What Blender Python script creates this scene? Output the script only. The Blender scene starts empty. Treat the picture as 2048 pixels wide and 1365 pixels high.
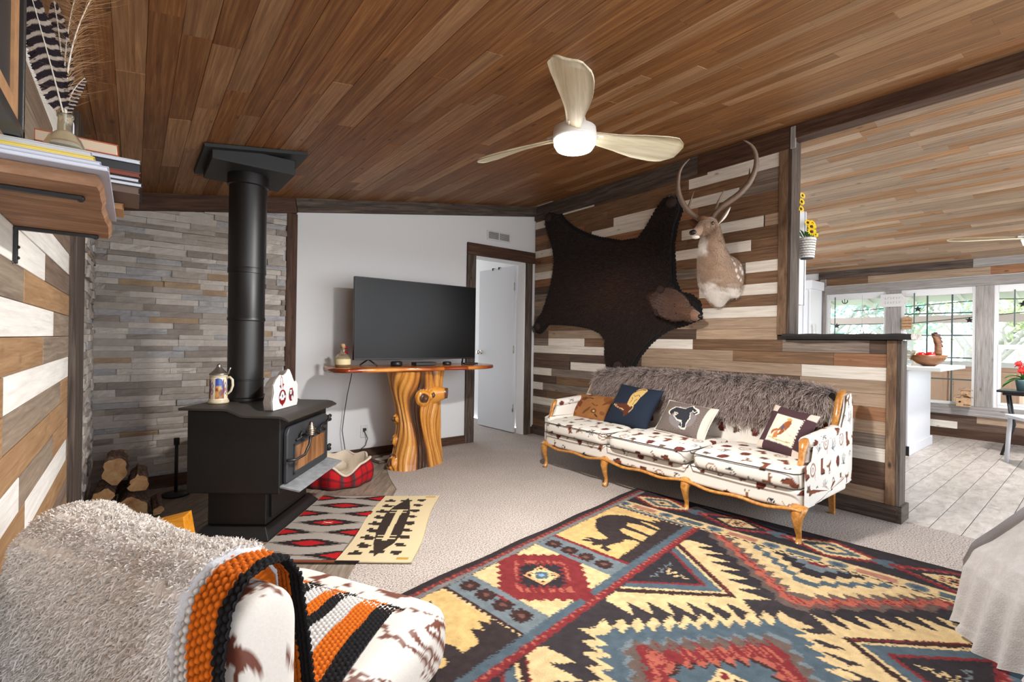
import bpy, bmesh, math, random
import numpy as np
from mathutils import Vector, Matrix, Euler, noise as mnoise
random.seed(7)
rng = np.random.default_rng(7)
S = bpy.context.scene
COL = S.collection
PI = math.pi

# ------------------------------------------------------------------ camera
H = 1.10
YAW, ROLL, FPX = 0.670748, 0.0151802, 952.7
cam = bpy.data.cameras.new('camera')
camo = bpy.data.objects.new('camera', cam)
COL.objects.link(camo)
S.camera = camo
cam.sensor_width = 36.0
cam.lens = 36.0 * FPX / 2048.0
cam.clip_start = 0.03
fw = Vector((math.sin(YAW), math.cos(YAW), 0)); rt0 = Vector((math.cos(YAW), -math.sin(YAW), 0)); up0 = Vector((0, 0, 1))
rt = rt0 * math.cos(ROLL) + up0 * math.sin(ROLL)
up = up0 * math.cos(ROLL) - rt0 * math.sin(ROLL)
m = Matrix((rt, up, -fw)).transposed().to_4x4()
m.translation = (0, 0, H)
camo.matrix_world = m

# ------------------------------------------------------------------ world, exposure
S.view_settings.view_transform = 'Standard'
S.view_settings.look = 'None'
S.view_settings.gamma = 1.0
S.view_settings.use_curve_mapping = False
S.view_settings.exposure = 1.3
W = bpy.data.worlds.new('sky'); S.world = W; W.use_nodes = True
wn = W.node_tree.nodes; wl = W.node_tree.links
bg = wn['Background']
wtc = wn.new('ShaderNodeTexCoord'); wsep = wn.new('ShaderNodeSeparateXYZ'); wr = wn.new('ShaderNodeValToRGB')
wl.new(wtc.outputs['Generated'], wsep.inputs[0]); wl.new(wsep.outputs['Z'], wr.inputs[0]); wl.new(wr.outputs[0], bg.inputs[0])
wr.color_ramp.elements[0].position = 0.0; wr.color_ramp.elements[0].color = (0.95, 0.97, 1.0, 1)
wr.color_ramp.elements[1].position = 0.6; wr.color_ramp.elements[1].color = (0.72, 0.85, 1.0, 1)
bg.inputs[1].default_value = 2.0

def light(name, kind, loc, energy, color=(1, 1, 1), **kw):
    d = bpy.data.lights.new(name, kind); d.energy = energy; d.color = color
    for k, v in kw.items(): setattr(d, k, v)
    o = bpy.data.objects.new(name, d); o.location = loc; COL.objects.link(o)
    return o

# ------------------------------------------------------------------ materials
def lin(c):
    def f(x):
        x = x / 255.0
        return x / 12.92 if x <= 0.04045 else ((x + 0.055) / 1.055) ** 2.4
    return (f(c[0]), f(c[1]), f(c[2]), 1.0)

MATS = {}
def newmat(name):
    m = bpy.data.materials.new(name); m.use_nodes = True
    MATS[name] = m
    return m, m.node_tree.nodes, m.node_tree.links, m.node_tree.nodes['Principled BSDF']

def plain(name, col, rough=0.6, metal=0.0, spec=0.5, emit=None, estr=0.0, bump=0.0, bscale=200.0, var=0.0, trans=0.0, alpha=None, sheen=0.0):
    m, n, l, b = newmat(name)
    c = lin(col)
    b.inputs['Roughness'].default_value = rough
    b.inputs['Metallic'].default_value = metal
    b.inputs['Specular IOR Level'].default_value = spec
    tc = n.new('ShaderNodeTexCoord'); ns = n.new('ShaderNodeTexNoise'); ns.inputs['Scale'].default_value = bscale
    l.new(tc.outputs['Object'], ns.inputs['Vector'])
    mx = n.new('ShaderNodeMix'); mx.data_type = 'RGBA'
    mx.inputs[6].default_value = tuple(x * (1 - var) for x in c[:3]) + (1,)
    mx.inputs[7].default_value = tuple(min(1, x * (1 + var)) for x in c[:3]) + (1,)
    l.new(ns.outputs['Fac'], mx.inputs[0]); l.new(mx.outputs[2], b.inputs['Base Color'])
    if bump:
        bp = n.new('ShaderNodeBump'); bp.inputs['Strength'].default_value = bump; bp.inputs['Distance'].default_value = 0.003
        l.new(ns.outputs['Fac'], bp.inputs['Height']); l.new(bp.outputs[0], b.inputs['Normal'])
    if emit:
        b.inputs['Emission Color'].default_value = lin(emit); b.inputs['Emission Strength'].default_value = estr
    if trans: b.inputs['Transmission Weight'].default_value = trans
    if alpha is not None: b.inputs['Alpha'].default_value = alpha
    if sheen: b.inputs['Sheen Weight'].default_value = sheen
    return m

def wood(name, cols, stretch=(1.2, 22, 22), rough=0.6, knots=0.35, var=0.35, bump=0.35, spec=0.35, scale=1.0, worn=0.0):
    """grain runs along the object's local X; every object gets its own offset and tone"""
    m, n, l, b = newmat(name)
    tc = n.new('ShaderNodeTexCoord'); oi = n.new('ShaderNodeObjectInfo')
    off = n.new('ShaderNodeVectorMath'); off.operation = 'SCALE'; off.inputs[0].default_value = (37.0, 61.0, 23.0)
    l.new(oi.outputs['Random'], off.inputs['Scale'])
    add = n.new('ShaderNodeVectorMath'); add.operation = 'ADD'
    l.new(tc.outputs['Object'], add.inputs[0]); l.new(off.outputs[0], add.inputs[1])
    mp = n.new('ShaderNodeMapping'); mp.inputs['Scale'].default_value = tuple(s * scale for s in stretch)
    l.new(add.outputs[0], mp.inputs['Vector'])
    n1 = n.new('ShaderNodeTexNoise'); n1.inputs['Scale'].default_value = 3.0; n1.inputs['Detail'].default_value = 6; n1.inputs['Roughness'].default_value = 0.65; n1.inputs['Distortion'].default_value = 0.6
    l.new(mp.outputs[0], n1.inputs['Vector'])
    n2 = n.new('ShaderNodeTexNoise'); n2.inputs['Scale'].default_value = 2.2 * scale; n2.inputs['Detail'].default_value = 3
    l.new(add.outputs[0], n2.inputs['Vector'])
    cr = n.new('ShaderNodeValToRGB'); l.new(n1.outputs['Fac'], cr.inputs[0])
    e = cr.color_ramp.elements
    e[0].position = 0.28; e[0].color = lin(cols[0])
    e[1].position = 0.72; e[1].color = lin(cols[-1])
    if len(cols) > 2:
        x = e.new(0.5); x.color = lin(cols[1])
    # tone per object
    hv = n.new('ShaderNodeHueSaturation')
    ma = n.new('ShaderNodeMath'); ma.operation = 'MULTIPLY_ADD'; ma.inputs[1].default_value = var; ma.inputs[2].default_value = 1 - var / 2
    r2 = n.new('ShaderNodeMath'); r2.operation = 'MULTIPLY'; r2.inputs[1].default_value = 17.31; l.new(oi.outputs['Random'], r2.inputs[0])
    r3 = n.new('ShaderNodeMath'); r3.operation = 'FRACT'; l.new(r2.outputs[0], r3.inputs[0])
    l.new(r3.outputs[0], ma.inputs[0])
    mm = n.new('ShaderNodeMath'); mm.operation = 'MULTIPLY_ADD'; mm.inputs[1].default_value = 0.35; mm.inputs[2].default_value = 0.82; l.new(n2.outputs['Fac'], mm.inputs[0])
    mv = n.new('ShaderNodeMath'); mv.operation = 'MULTIPLY'; l.new(ma.outputs[0], mv.inputs[0]); l.new(mm.outputs[0], mv.inputs[1])
    l.new(mv.outputs[0], hv.inputs['Value']); l.new(cr.outputs[0], hv.inputs['Color'])
    out = hv.outputs[0]
    if knots:
        vo = n.new('ShaderNodeTexVoronoi'); vo.inputs['Scale'].default_value = 1.0
        mk = n.new('ShaderNodeMapping'); mk.inputs['Scale'].default_value = (4.0 * scale, 9.0 * scale, 9.0 * scale); l.new(add.outputs[0], mk.inputs['Vector']); l.new(mk.outputs[0], vo.inputs['Vector'])
        kr = n.new('ShaderNodeValToRGB'); l.new(vo.outputs['Distance'], kr.inputs[0])
        kr.color_ramp.elements[0].position = 0.05; kr.color_ramp.elements[0].color = (1, 1, 1, 1)
        kr.color_ramp.elements[1].position = 0.12; kr.color_ramp.elements[1].color = (0, 0, 0, 1)
        mx = n.new('ShaderNodeMix'); mx.data_type = 'RGBA'
        km = n.new('ShaderNodeMath'); km.operation = 'MULTIPLY'; km.inputs[1].default_value = knots; l.new(kr.outputs[0], km.inputs[0])
        l.new(km.outputs[0], mx.inputs[0]); l.new(out, mx.inputs[6])
        dk = lin(cols[0]); mx.inputs[7].default_value = (dk[0] * .35, dk[1] * .3, dk[2] * .3, 1)
        out = mx.outputs[2]
    l.new(out, b.inputs['Base Color'])
    b.inputs['Roughness'].default_value = rough; b.inputs['Specular IOR Level'].default_value = spec
    bp = n.new('ShaderNodeBump'); bp.inputs['Strength'].default_value = bump; bp.inputs['Distance'].default_value = 0.004
    l.new(n1.outputs['Fac'], bp.inputs['Height']); l.new(bp.outputs[0], b.inputs['Normal'])
    return m

def painted(name, rough=0.85, nscale=400.0, amt=0.25, bump=0.4, spec=0.2, sheen=0.0, metal=0.0, dist=0.002):
    """colour comes from the mesh's own colour attribute (woven or printed pattern)"""
    m, n, l, b = newmat(name)
    at = n.new('ShaderNodeAttribute'); at.attribute_name = 'Col'
    tc = n.new('ShaderNodeTexCoord'); ns = n.new('ShaderNodeTexNoise'); ns.inputs['Scale'].default_value = nscale; ns.inputs['Detail'].default_value = 3
    l.new(tc.outputs['Object'], ns.inputs['Vector'])
    hv = n.new('ShaderNodeHueSaturation'); ma = n.new('ShaderNodeMath'); ma.operation = 'MULTIPLY_ADD'
    ma.inputs[1].default_value = amt * 2; ma.inputs[2].default_value = 1 - amt
    l.new(ns.outputs['Fac'], ma.inputs[0]); l.new(ma.outputs[0], hv.inputs['Value']); l.new(at.outputs['Color'], hv.inputs['Color']); l.new(hv.outputs[0], b.inputs['Base Color'])
    bp = n.new('ShaderNodeBump'); bp.inputs['Strength'].default_value = bump; bp.inputs['Distance'].default_value = dist
    l.new(ns.outputs['Fac'], bp.inputs['Height']); l.new(bp.outputs[0], b.inputs['Normal'])
    b.inputs['Roughness'].default_value = rough; b.inputs['Specular IOR Level'].default_value = spec; b.inputs['Metallic'].default_value = metal
    if sheen: b.inputs['Sheen Weight'].default_value = sheen
    return m

# ------------------------------------------------------------------ objects
def link(name, me, mat=None, parent=None, loc=None, rot=None, smooth=False, **props):
    o = bpy.data.objects.new(name, me); COL.objects.link(o)
    if mat is not None and me is not None and not me.materials:
        for mm in (mat if isinstance(mat, (list, tuple)) else [mat]): me.materials.append(mm)
    if parent is not None: o.parent = parent
    if loc is not None: o.location = loc
    if rot is not None: o.rotation_euler = rot
    if smooth:
        me.polygons.foreach_set('use_smooth', [True] * len(me.polygons))
    for k, v in props.items(): o[k] = v
    return o

def empty(name, loc, rz=0.0, label=None, category=None, group=None):
    o = bpy.data.objects.new(name, None); COL.objects.link(o); o.empty_display_size = 0.05
    o.location = loc; o.rotation_euler = (0, 0, rz)
    if label: o['label'] = label
    if category: o['category'] = category
    if group: o['group'] = group
    return o

def tag(o, label, category, group=None):
    o['label'] = label; o['category'] = category
    if group: o['group'] = group
    return o

def struct(o):
    o['kind'] = 'structure'; return o

class MB:
    """collects faces of one mesh"""
    def __init__(s): s.v = []; s.f = []; s.mi = []; s.cur = 0
    def add(s, vs, fs):
        b = len(s.v); s.v += [tuple(x) for x in vs]
        for f in fs: s.f.append(tuple(b + i for i in f)); s.mi.append(s.cur)
        return s
    def box(s, c, d, R=None, taper=None):
        x, y, z = d[0] / 2, d[1] / 2, d[2] / 2
        P = [Vector((sx * x, sy * y, sz * z)) for sz in (-1, 1) for sy in (-1, 1) for sx in (-1, 1)]
        if taper:
            for i in range(4, 8): P[i].x *= taper[0]; P[i].y *= taper[1]
        if R is not None: P = [R @ p for p in P]
        P = [p + Vector(c) for p in P]
        return s.add(P, [(0, 2, 3, 1), (4, 5, 7, 6), (0, 1, 5, 4), (2, 6, 7, 3), (0, 4, 6, 2), (1, 3, 7, 5)])
    def bbox(s, lo, hi):
        return s.box([(a + b) / 2 for a, b in zip(lo, hi)], [b - a for a, b in zip(lo, hi)])
    def tube(s, pts, r, n=8, cap=True, flat=None):
        pts = [Vector(p) for p in pts]; k = len(pts)
        rs = r if isinstance(r, (list, tuple)) else [r] * k
        t0 = (pts[1] - pts[0]).normalized(); a = t0.orthogonal().normalized()
        if flat is not None: a = (Vector(flat) - t0 * Vector(flat).dot(t0)).normalized()
        rings = []
        for i in range(k):
            t = (pts[min(i + 1, k - 1)] - pts[max(i - 1, 0)]).normalized()
            a = (a - t * a.dot(t)).normalized(); bq = t.cross(a)
            ri = rs[i]; ra, rb = (ri if isinstance(ri, (list, tuple)) else (ri, ri))
            rings.append([pts[i] + a * math.cos(2 * PI * j / n) * ra + bq * math.sin(2 * PI * j / n) * rb for j in range(n)])
        vs = [p for rg in rings for p in rg]; fs = []
        for i in range(k - 1):
            for j in range(n):
                fs.append((i * n + j, i * n + (j + 1) % n, (i + 1) * n + (j + 1) % n, (i + 1) * n + j))
        if cap: fs.append(tuple(range(n - 1, -1, -1))); fs.append(tuple((k - 1) * n + j for j in range(n)))
        return s.add(vs, fs)
    def lathe(s, prof, n=24, c=(0, 0, 0), R=None, sx=1.0, sy=1.0):
        vs = []
        for r, z in prof:
            for j in range(n):
                p = Vector((r * math.cos(2 * PI * j / n) * sx, r * math.sin(2 * PI * j / n) * sy, z))
                if R is not None: p = R @ p
                vs.append(p + Vector(c))
        fs = []
        for i in range(len(prof) - 1):
            for j in range(n): fs.append((i * n + j, i * n + (j + 1) % n, (i + 1) * n + (j + 1) % n, (i + 1) * n + j))
        if prof[0][0] > 1e-6: fs.append(tuple(range(n - 1, -1, -1)))
        if prof[-1][0] > 1e-6: fs.append(tuple((len(prof) - 1) * n + j for j in range(n)))
        return s.add(vs, fs)
    def prism(s, poly, thick, fr=None):
        """poly 2D (a,b) extruded; fr maps (a,b,h)->3D"""
        if fr is None: fr = lambda a, b, h: (a, b, h)
        k = len(poly)
        vs = [fr(a, b, 0) for a, b in poly] + [fr(a, b, thick) for a, b in poly]
        fs = [tuple(range(k - 1, -1, -1)), tuple(range(k, 2 * k))]
        for i in range(k): fs.append((i, (i + 1) % k, k + (i + 1) % k, k + i))
        return s.add(vs, fs)
    def sphere(s, c, r, n=12, m_=8, sc=(1, 1, 1), R=None):
        prof = [(r * math.sin(PI * i / m_), -r * math.cos(PI * i / m_)) for i in range(m_ + 1)]
        prof[0] = (r * 0.02, prof[0][1]); prof[-1] = (r * 0.02, prof[-1][1])
        vs = []
        for rr, z in prof:
            for j in range(n):
                p = Vector((rr * math.cos(2 * PI * j / n) * sc[0], rr * math.sin(2 * PI * j / n) * sc[1], z * sc[2]))
                if R is not None: p = R @ p
                vs.append(p + Vector(c))
        fs = []
        for i in range(m_):
            for j in range(n): fs.append((i * n + j, i * n + (j + 1) % n, (i + 1) * n + (j + 1) % n, (i + 1) * n + j))
        fs.append(tuple(range(n - 1, -1, -1))); fs.append(tuple(m_ * n + j for j in range(n)))
        return s.add(vs, fs)
    def mesh(s, name, fixn=True):
        me = bpy.data.meshes.new(name); me.from_pydata(s.v, [], s.f)
        if any(s.mi): me.polygons.foreach_set('material_index', s.mi)
        if fixn:
            bm = bmesh.new(); bm.from_mesh(me); bmesh.ops.recalc_face_normals(bm, faces=bm.faces); bm.to_mesh(me); bm.free()
        me.update(); return me
    def obj(s, name, mat, parent=None, smooth=False, bevel=0.0, seg=2, sub=0, auto=None, **kw):
        o = link(name, s.mesh(name), mat, parent, smooth=smooth or bevel > 0, **kw)
        if bevel:
            md = o.modifiers.new('bevel', 'BEVEL'); md.width = bevel; md.segments = seg; md.limit_method = 'ANGLE'; md.angle_limit = 0.6; md.harden_normals = True
        if sub:
            md = o.modifiers.new('sub', 'SUBSURF'); md.levels = sub; md.render_levels = sub
        return o

def smooth_angle(o, deg=35):
    me = o.data
    me.polygons.foreach_set('use_smooth', [True] * len(me.polygons))
    bm = bmesh.new(); bm.from_mesh(me)
    for e in bm.edges:
        if len(e.link_faces) == 2 and e.calc_face_angle(0) > math.radians(deg): e.smooth = False
    bm.to_mesh(me); bm.free()

def grid(name, P, mat, parent=None, col=None, closed_u=False, thick=0.0, smooth=True, double=False, **props):
    """P: (nu,nv,3) array of points; col: (nu,nv,3) linear colours"""
    nu, nv = P.shape[:2]
    idx = np.arange(nu * nv).reshape(nu, nv)
    a = idx[:-1, :-1].ravel(); b_ = idx[1:, :-1].ravel(); c = idx[1:, 1:].ravel(); d = idx[:-1, 1:].ravel()
    F = np.stack([a, b_, c, d], 1)
    if closed_u:
        F = np.concatenate([F, np.stack([idx[-1, :-1], idx[0, :-1], idx[0, 1:], idx[-1, 1:]], 1)])
    V = P.reshape(-1, 3)
    if thick:
        du = np.gradient(P, axis=0); dv = np.gradient(P, axis=1); nn = np.cross(du, dv); nn /= (np.linalg.norm(nn, axis=2, keepdims=True) + 1e-9)
        Q = (P - nn * thick).reshape(-1, 3); o_ = nu * nv
        V = np.concatenate([V, Q]); F2 = F[:, ::-1] + o_
        edge = list(idx[0, :]) + list(idx[1:, -1]) + list(idx[-1, -2::-1]) + list(idx[-2:0:-1, 0])
        e1 = np.array(edge); e2 = np.roll(e1, -1)
        F = np.concatenate([F, F2, np.stack([e1, e1 + o_, e2 + o_, e2], 1)])
        if col is not None: col = np.concatenate([col.reshape(-1, 3)] * 2)
    me = bpy.data.meshes.new(name)
    me.vertices.add(len(V)); me.vertices.foreach_set('co', V.astype(np.float32).ravel())
    me.loops.add(F.size); me.loops.foreach_set('vertex_index', F.astype(np.int32).ravel())
    me.polygons.add(len(F)); me.polygons.foreach_set('loop_start', np.arange(0, F.size, 4, dtype=np.int32))
    me.update(calc_edges=True)
    if col is not None:
        ca = me.color_attributes.new('Col', 'FLOAT_COLOR', 'POINT')
        cc = np.ones((len(V), 4), np.float32); cc[:, :3] = col.reshape(-1, 3); ca.data.foreach_set('color', cc.ravel())
    o = link(name, me, mat, parent, **props)
    if smooth: me.polygons.foreach_set('use_smooth', np.ones(len(F), bool))
    return o

def lin3(c): return np.array(lin(c)[:3])

class Canvas:
    """a flat pattern in metres, sampled onto mesh points"""
    def __init__(s, w, h, res, base):
        s.w, s.h, s.res = w, h, res
        s.a = np.zeros((int(w * res) + 1, int(h * res) + 1, 3)); s.a[:] = lin3(base)
        x = np.arange(s.a.shape[0]) / res; y = np.arange(s.a.shape[1]) / res
        s.X, s.Y = np.meshgrid(x, y, indexing='ij')
    def poly(s, pts, c):
        pts = np.array(pts, float); lo = pts.min(0); hi = pts.max(0)
        i0, i1 = max(0, int(lo[0] * s.res)), min(s.a.shape[0], int(hi[0] * s.res) + 2)
        j0, j1 = max(0, int(lo[1] * s.res)), min(s.a.shape[1], int(hi[1] * s.res) + 2)
        if i0 >= i1 or j0 >= j1: return s
        X = s.X[i0:i1, j0:j1]; Y = s.Y[i0:i1, j0:j1]; ins = np.zeros(X.shape, bool)
        n = len(pts); j = n - 1
        for i in range(n):
            xi, yi = pts[i]; xj, yj = pts[j]
            if yi != yj:
                cnd = ((yi > Y) != (yj > Y)) & (X < (xj - xi) * (Y - yi) / (yj - yi) + xi); ins ^= cnd
            j = i
        s.a[i0:i1, j0:j1][ins] = lin3(c); return s
    def ell(s, cx, cy, rx, ry, c, ang=0.0):
        R_ = max(rx, ry); i0, i1 = max(0, int((cx - R_) * s.res)), min(s.a.shape[0], int((cx + R_) * s.res) + 2)
        j0, j1 = max(0, int((cy - R_) * s.res)), min(s.a.shape[1], int((cy + R_) * s.res) + 2)
        if i0 >= i1 or j0 >= j1: return s
        X = s.X[i0:i1, j0:j1] - cx; Y = s.Y[i0:i1, j0:j1] - cy; ca, sa = math.cos(ang), math.sin(ang)
        u = (X * ca + Y * sa) / rx; v = (-X * sa + Y * ca) / ry
        s.a[i0:i1, j0:j1][u * u + v * v < 1] = lin3(c); return s
    def line(s, pts, w, c):
        for (x0, y0), (x1, y1) in zip(pts[:-1], pts[1:]):
            d = math.hypot(x1 - x0, y1 - y0) or 1e-6; nx, ny = -(y1 - y0) / d * w / 2, (x1 - x0) / d * w / 2
            s.poly([(x0 + nx, y0 + ny), (x1 + nx, y1 + ny), (x1 - nx, y1 - ny), (x0 - nx, y0 - ny)], c)
            s.ell(x1, y1, w / 2, w / 2, c)
        return s
    def rect(s, x0, y0, x1, y1, c): return s.poly([(x0, y0), (x1, y0), (x1, y1), (x0, y1)], c)
    def sample(s, u, v):
        i = np.clip((u * s.res).round().astype(int), 0, s.a.shape[0] - 1); j = np.clip((v * s.res).round().astype(int), 0, s.a.shape[1] - 1)
        return s.a[i, j]

def vnoise(u, v, scale, seed=0):
    """smooth value noise on arrays"""
    r = np.random.default_rng(seed).random((64, 64)); x = u * scale; y = v * scale
    xi = np.floor(x).astype(int); yi = np.floor(y).astype(int); fx = x - xi; fy = y - yi
    fx = fx * fx * (3 - 2 * fx); fy = fy * fy * (3 - 2 * fy)
    g = lambda a, b: r[a % 64, b % 64]
    return (g(xi, yi) * (1 - fx) + g(xi + 1, yi) * fx) * (1 - fy) + (g(xi, yi + 1) * (1 - fx) + g(xi + 1, yi + 1) * fx) * fy

def fbm(u, v, scale, seed=0, oct_=3):
    t = 0; a = 1; s_ = 0
    for k in range(oct_): t = t + a * vnoise(u, v, scale * 2 ** k, seed + k); s_ += a; a *= 0.5
    return t / s_

def dup(root, loc=None, rz=None, **props):
    r = root.copy(); COL.objects.link(r)
    if loc is not None: r.location = loc
    if rz is not None: r.rotation_euler = (0, 0, rz)
    for k, v in props.items(): r[k] = v
    for ch in list(root.children):
        c = ch.copy(); COL.objects.link(c); c.parent = r
        for g in ch.children:
            d = g.copy(); COL.objects.link(d); d.parent = c
    return r
# ------------------------------------------------------------------ lamps that give area light are in their fixtures; daylight comes from the sky
XL, XR, YD = -0.22, 3.74, 4.30
XW = 7.90
def zc(x): return 2.112 + 0.16 * x if x <= XR + 0.01 else 2.7104 - 0.128 * (x - XR)

# ---- woods and paints
wood('wood_white', [(196, 184, 170), (222, 213, 200), (236, 230, 220)], rough=.65, knots=.75, var=.12, bump=.25)
wood('wood_light', [(132, 110, 90), (160, 136, 113), (184, 160, 136)], rough=.6, knots=.6, var=.22)
wood('wood_mid', [(84, 60, 42), (112, 84, 60), (138, 106, 78)], rough=.6, knots=.5, var=.3)
wood('wood_orange', [(108, 72, 48), (140, 98, 68), (164, 120, 86)], rough=.6, knots=.8, var=.2)
wood('wood_dark', [(64, 48, 40), (88, 68, 56), (110, 88, 74)], rough=.6, knots=.5, var=.3)
wood('wood_grey', [(92, 80, 70), (122, 108, 96), (150, 136, 122)], rough=.65, knots=.5, var=.25)
TONE = dict(W='wood_white', L='wood_light', M='wood_mid', O='wood_orange', D='wood_dark', G='wood_grey')
wood('wall_left_white', [(208, 203, 196), (228, 224, 218), (240, 238, 233)], rough=.6, knots=.15, var=.08)
wood('wall_left_mid', [(128, 96, 66), (154, 120, 86), (176, 142, 106)], rough=.6, knots=.3, var=.15)
wood('wall_left_grey', [(104, 90, 78), (134, 118, 102), (158, 142, 124)], rough=.6, knots=.3, var=.15)
wood('wall_left_dark', [(92, 76, 64), (116, 98, 84), (138, 120, 104)], rough=.6, knots=.3, var=.15)
TONEL = dict(W='wall_left_white', M='wall_left_mid', L='wall_left_mid', G='wall_left_grey', D='wall_left_dark')
wood('ceiling_a', [(92, 54, 24), (124, 80, 42), (158, 114, 68)], rough=.5, knots=.7, var=.3, stretch=(0.9, 26, 26))
wood('ceiling_b', [(108, 74, 46), (142, 104, 70), (174, 134, 96)], rough=.5, knots=.7, var=.3, stretch=(0.9, 26, 26))
wood('ceiling_c', [(114, 92, 74), (142, 118, 96), (172, 148, 124)], rough=.5, knots=.8, var=.25, stretch=(0.9, 26, 26))
wood('ceiling_d', [(134, 110, 90), (162, 136, 112), (188, 164, 140)], rough=.55, knots=.8, var=.22, stretch=(0.9, 26, 26))
wood('barn_trim', [(46, 36, 30), (78, 66, 58), (110, 98, 88)], rough=.75, knots=.5, var=.12, bump=.8, stretch=(1, 14, 14))
wood('barn_brown', [(48, 30, 20), (72, 48, 34), (98, 70, 52)], rough=.7, knots=.5, var=.1, bump=.7, stretch=(1, 14, 14))
wood('barn_tan', [(72, 50, 36), (116, 90, 68), (146, 118, 92)], rough=.75, knots=.9, var=.1, bump=.9, stretch=(1.5, 10, 10))
wood('grey_trim', [(118, 112, 108), (148, 142, 138), (172, 167, 163)], rough=.75, knots=.5, var=.08, bump=.5)
plain('drywall', (218, 218, 218), rough=.9, spec=.2, bump=.12, bscale=90, var=.012)
plain('subwall', (60, 48, 40), rough=.95)
plain('grout', (120, 112, 104), rough=.95)
plain('white_paint', (200, 201, 205), rough=.45, var=.01)
plain('white_frame', (226, 226, 226), rough=.5)
m, n, l, b = newmat('carpet')
tc = n.new('ShaderNodeTexCoord')
nz = n.new('ShaderNodeTexNoise'); nz.inputs['Scale'].default_value = 130; nz.inputs['Detail'].default_value = 3; nz.inputs['Roughness'].default_value = .75
n3 = n.new('ShaderNodeTexNoise'); n3.inputs['Scale'].default_value = 3.0; n3.inputs['Detail'].default_value = 3
l.new(tc.outputs['Object'], nz.inputs['Vector']); l.new(tc.outputs['Object'], n3.inputs['Vector'])
cr = n.new('ShaderNodeValToRGB'); l.new(nz.outputs['Fac'], cr.inputs[0])
cr.color_ramp.elements[0].position = .36; cr.color_ramp.elements[0].color = lin((98, 84, 76))
cr.color_ramp.elements[1].position = .56; cr.color_ramp.elements[1].color = lin((198, 188, 180))
x = cr.color_ramp.elements.new(.45); x.color = lin((160, 148, 139))
hv = n.new('ShaderNodeHueSaturation'); ma = n.new('ShaderNodeMath'); ma.operation = 'MULTIPLY_ADD'; ma.inputs[1].default_value = .25; ma.inputs[2].default_value = .88
l.new(n3.outputs['Fac'], ma.inputs[0]); l.new(ma.outputs[0], hv.inputs['Value']); l.new(cr.outputs[0], hv.inputs['Color']); l.new(hv.outputs[0], b.inputs['Base Color'])
bp = n.new('ShaderNodeBump'); bp.inputs['Strength'].default_value = .9; bp.inputs['Distance'].default_value = .008; l.new(nz.outputs['Fac'], bp.inputs['Height']); l.new(bp.outputs[0], b.inputs['Normal'])
b.inputs['Roughness'].default_value = 1.0; b.inputs['Specular IOR Level'].default_value = .1

# ---- pieces share mesh data when size and material agree
_pc = {}
def piece(name, c, L, Wd, T, R3, mat, parent, bev=0.0015, jit=0.0):
    """a board: length along local X, width local Y, thickness local Z (face at +Z), bevelled front edges"""
    key = (round(L, 2), round(Wd, 3), round(T, 3), mat)
    if key not in _pc:
        L_, W_, T_ = key[0], key[1], key[2]
        x, y, z, e = L_ / 2, W_ / 2, T_ / 2, bev
        v = [(-x, -y, -z), (x, -y, -z), (x, y, -z), (-x, y, -z), (-x, -y, z - e), (x, -y, z - e), (x, y, z - e), (-x, y, z - e), (-x + e, -y + e, z), (x - e, -y + e, z), (x - e, y - e, z), (-x + e, y - e, z)]
        f = [(0, 3, 2, 1), (0, 1, 5, 4), (1, 2, 6, 5), (2, 3, 7, 6), (3, 0, 4, 7), (4, 5, 9, 8), (5, 6, 10, 9), (6, 7, 11, 10), (7, 4, 8, 11), (8, 9, 10, 11)]
        me = bpy.data.meshes.new(name); me.from_pydata(v, [], f); me.materials.append(MATS[mat]); me.update(); _pc[key] = me
    o = bpy.data.objects.new(name, _pc[key]); COL.objects.link(o); o.parent = parent
    mw = R3.to_4x4(); mw.translation = Vector(c) + R3 @ Vector((0, 0, jit)); o.matrix_basis = mw
    return o
def frame(x, y, z): return Matrix((Vector(x), Vector(y), Vector(z))).transposed()
R_WR = frame((0, -1, 0), (0, 0, 1), (-1, 0, 0))       # faces -X
R_WL = frame((0, 1, 0), (0, 0, 1), (1, 0, 0))         # faces +X
R_WB = frame((1, 0, 0), (0, 0, 1), (0, -1, 0))        # faces -Y
R_FX = frame((1, 0, 0), (0, 1, 0), (0, 0, 1)); R_FY = frame((0, 1, 0), (-1, 0, 0), (0, 0, 1))

# ---- floors
fl = struct(MB().prism([(-2.6, -2.2), (XR + .06, -2.2), (XR + .06, YD + 3.2), (2.4, YD + 3.2), (2.4, YD + .1), (1.80, YD + .1), (1.77, 4.03), (1.60, 3.55), (1.52, 3.25), (0.86, 2.28), (0.70, 2.05), (-0.5, 1.4), (-2.6, 1.4)], -0.05, lambda a, b_, h: (a, b_, h)).obj('floor', MATS['carpet']))
f2 = struct(MB().bbox((-.35, 1.3, -.08), (2.2, YD + .1, -.012)).obj('floor', MATS['grout']))
wood('hearth_plank', [(96, 84, 72), (134, 120, 106), (168, 154, 138)], rough=.45, knots=.3, var=.3, stretch=(1.2, 12, 12))
u_ = Vector((.61, .79, 0)).normalized(); v_ = Vector((.79, -.61, 0)).normalized()
Rh = frame((u_.x, u_.y, 0), (-u_.y, u_.x, 0), (0, 0, 1))
from mathutils.geometry import intersect_point_line
hp = [(-.3, 1.30), (.70, 1.90), (1.0, 2.2), (1.66, 3.2), (1.74, 3.5), (1.9, 4.0), (1.92, 4.3), (-.25, 4.3)]
def inside(p, poly):
    x, y = p; c = False; j = len(poly) - 1
    for i in range(len(poly)):
        xi, yi = poly[i]; xj, yj = poly[j]
        if (yi > y) != (yj > y) and x < (xj - xi) * (y - yi) / (yj - yi) + xi: c = not c
        j = i
    return c
org = Vector((.6, 2.8, 0))
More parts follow.
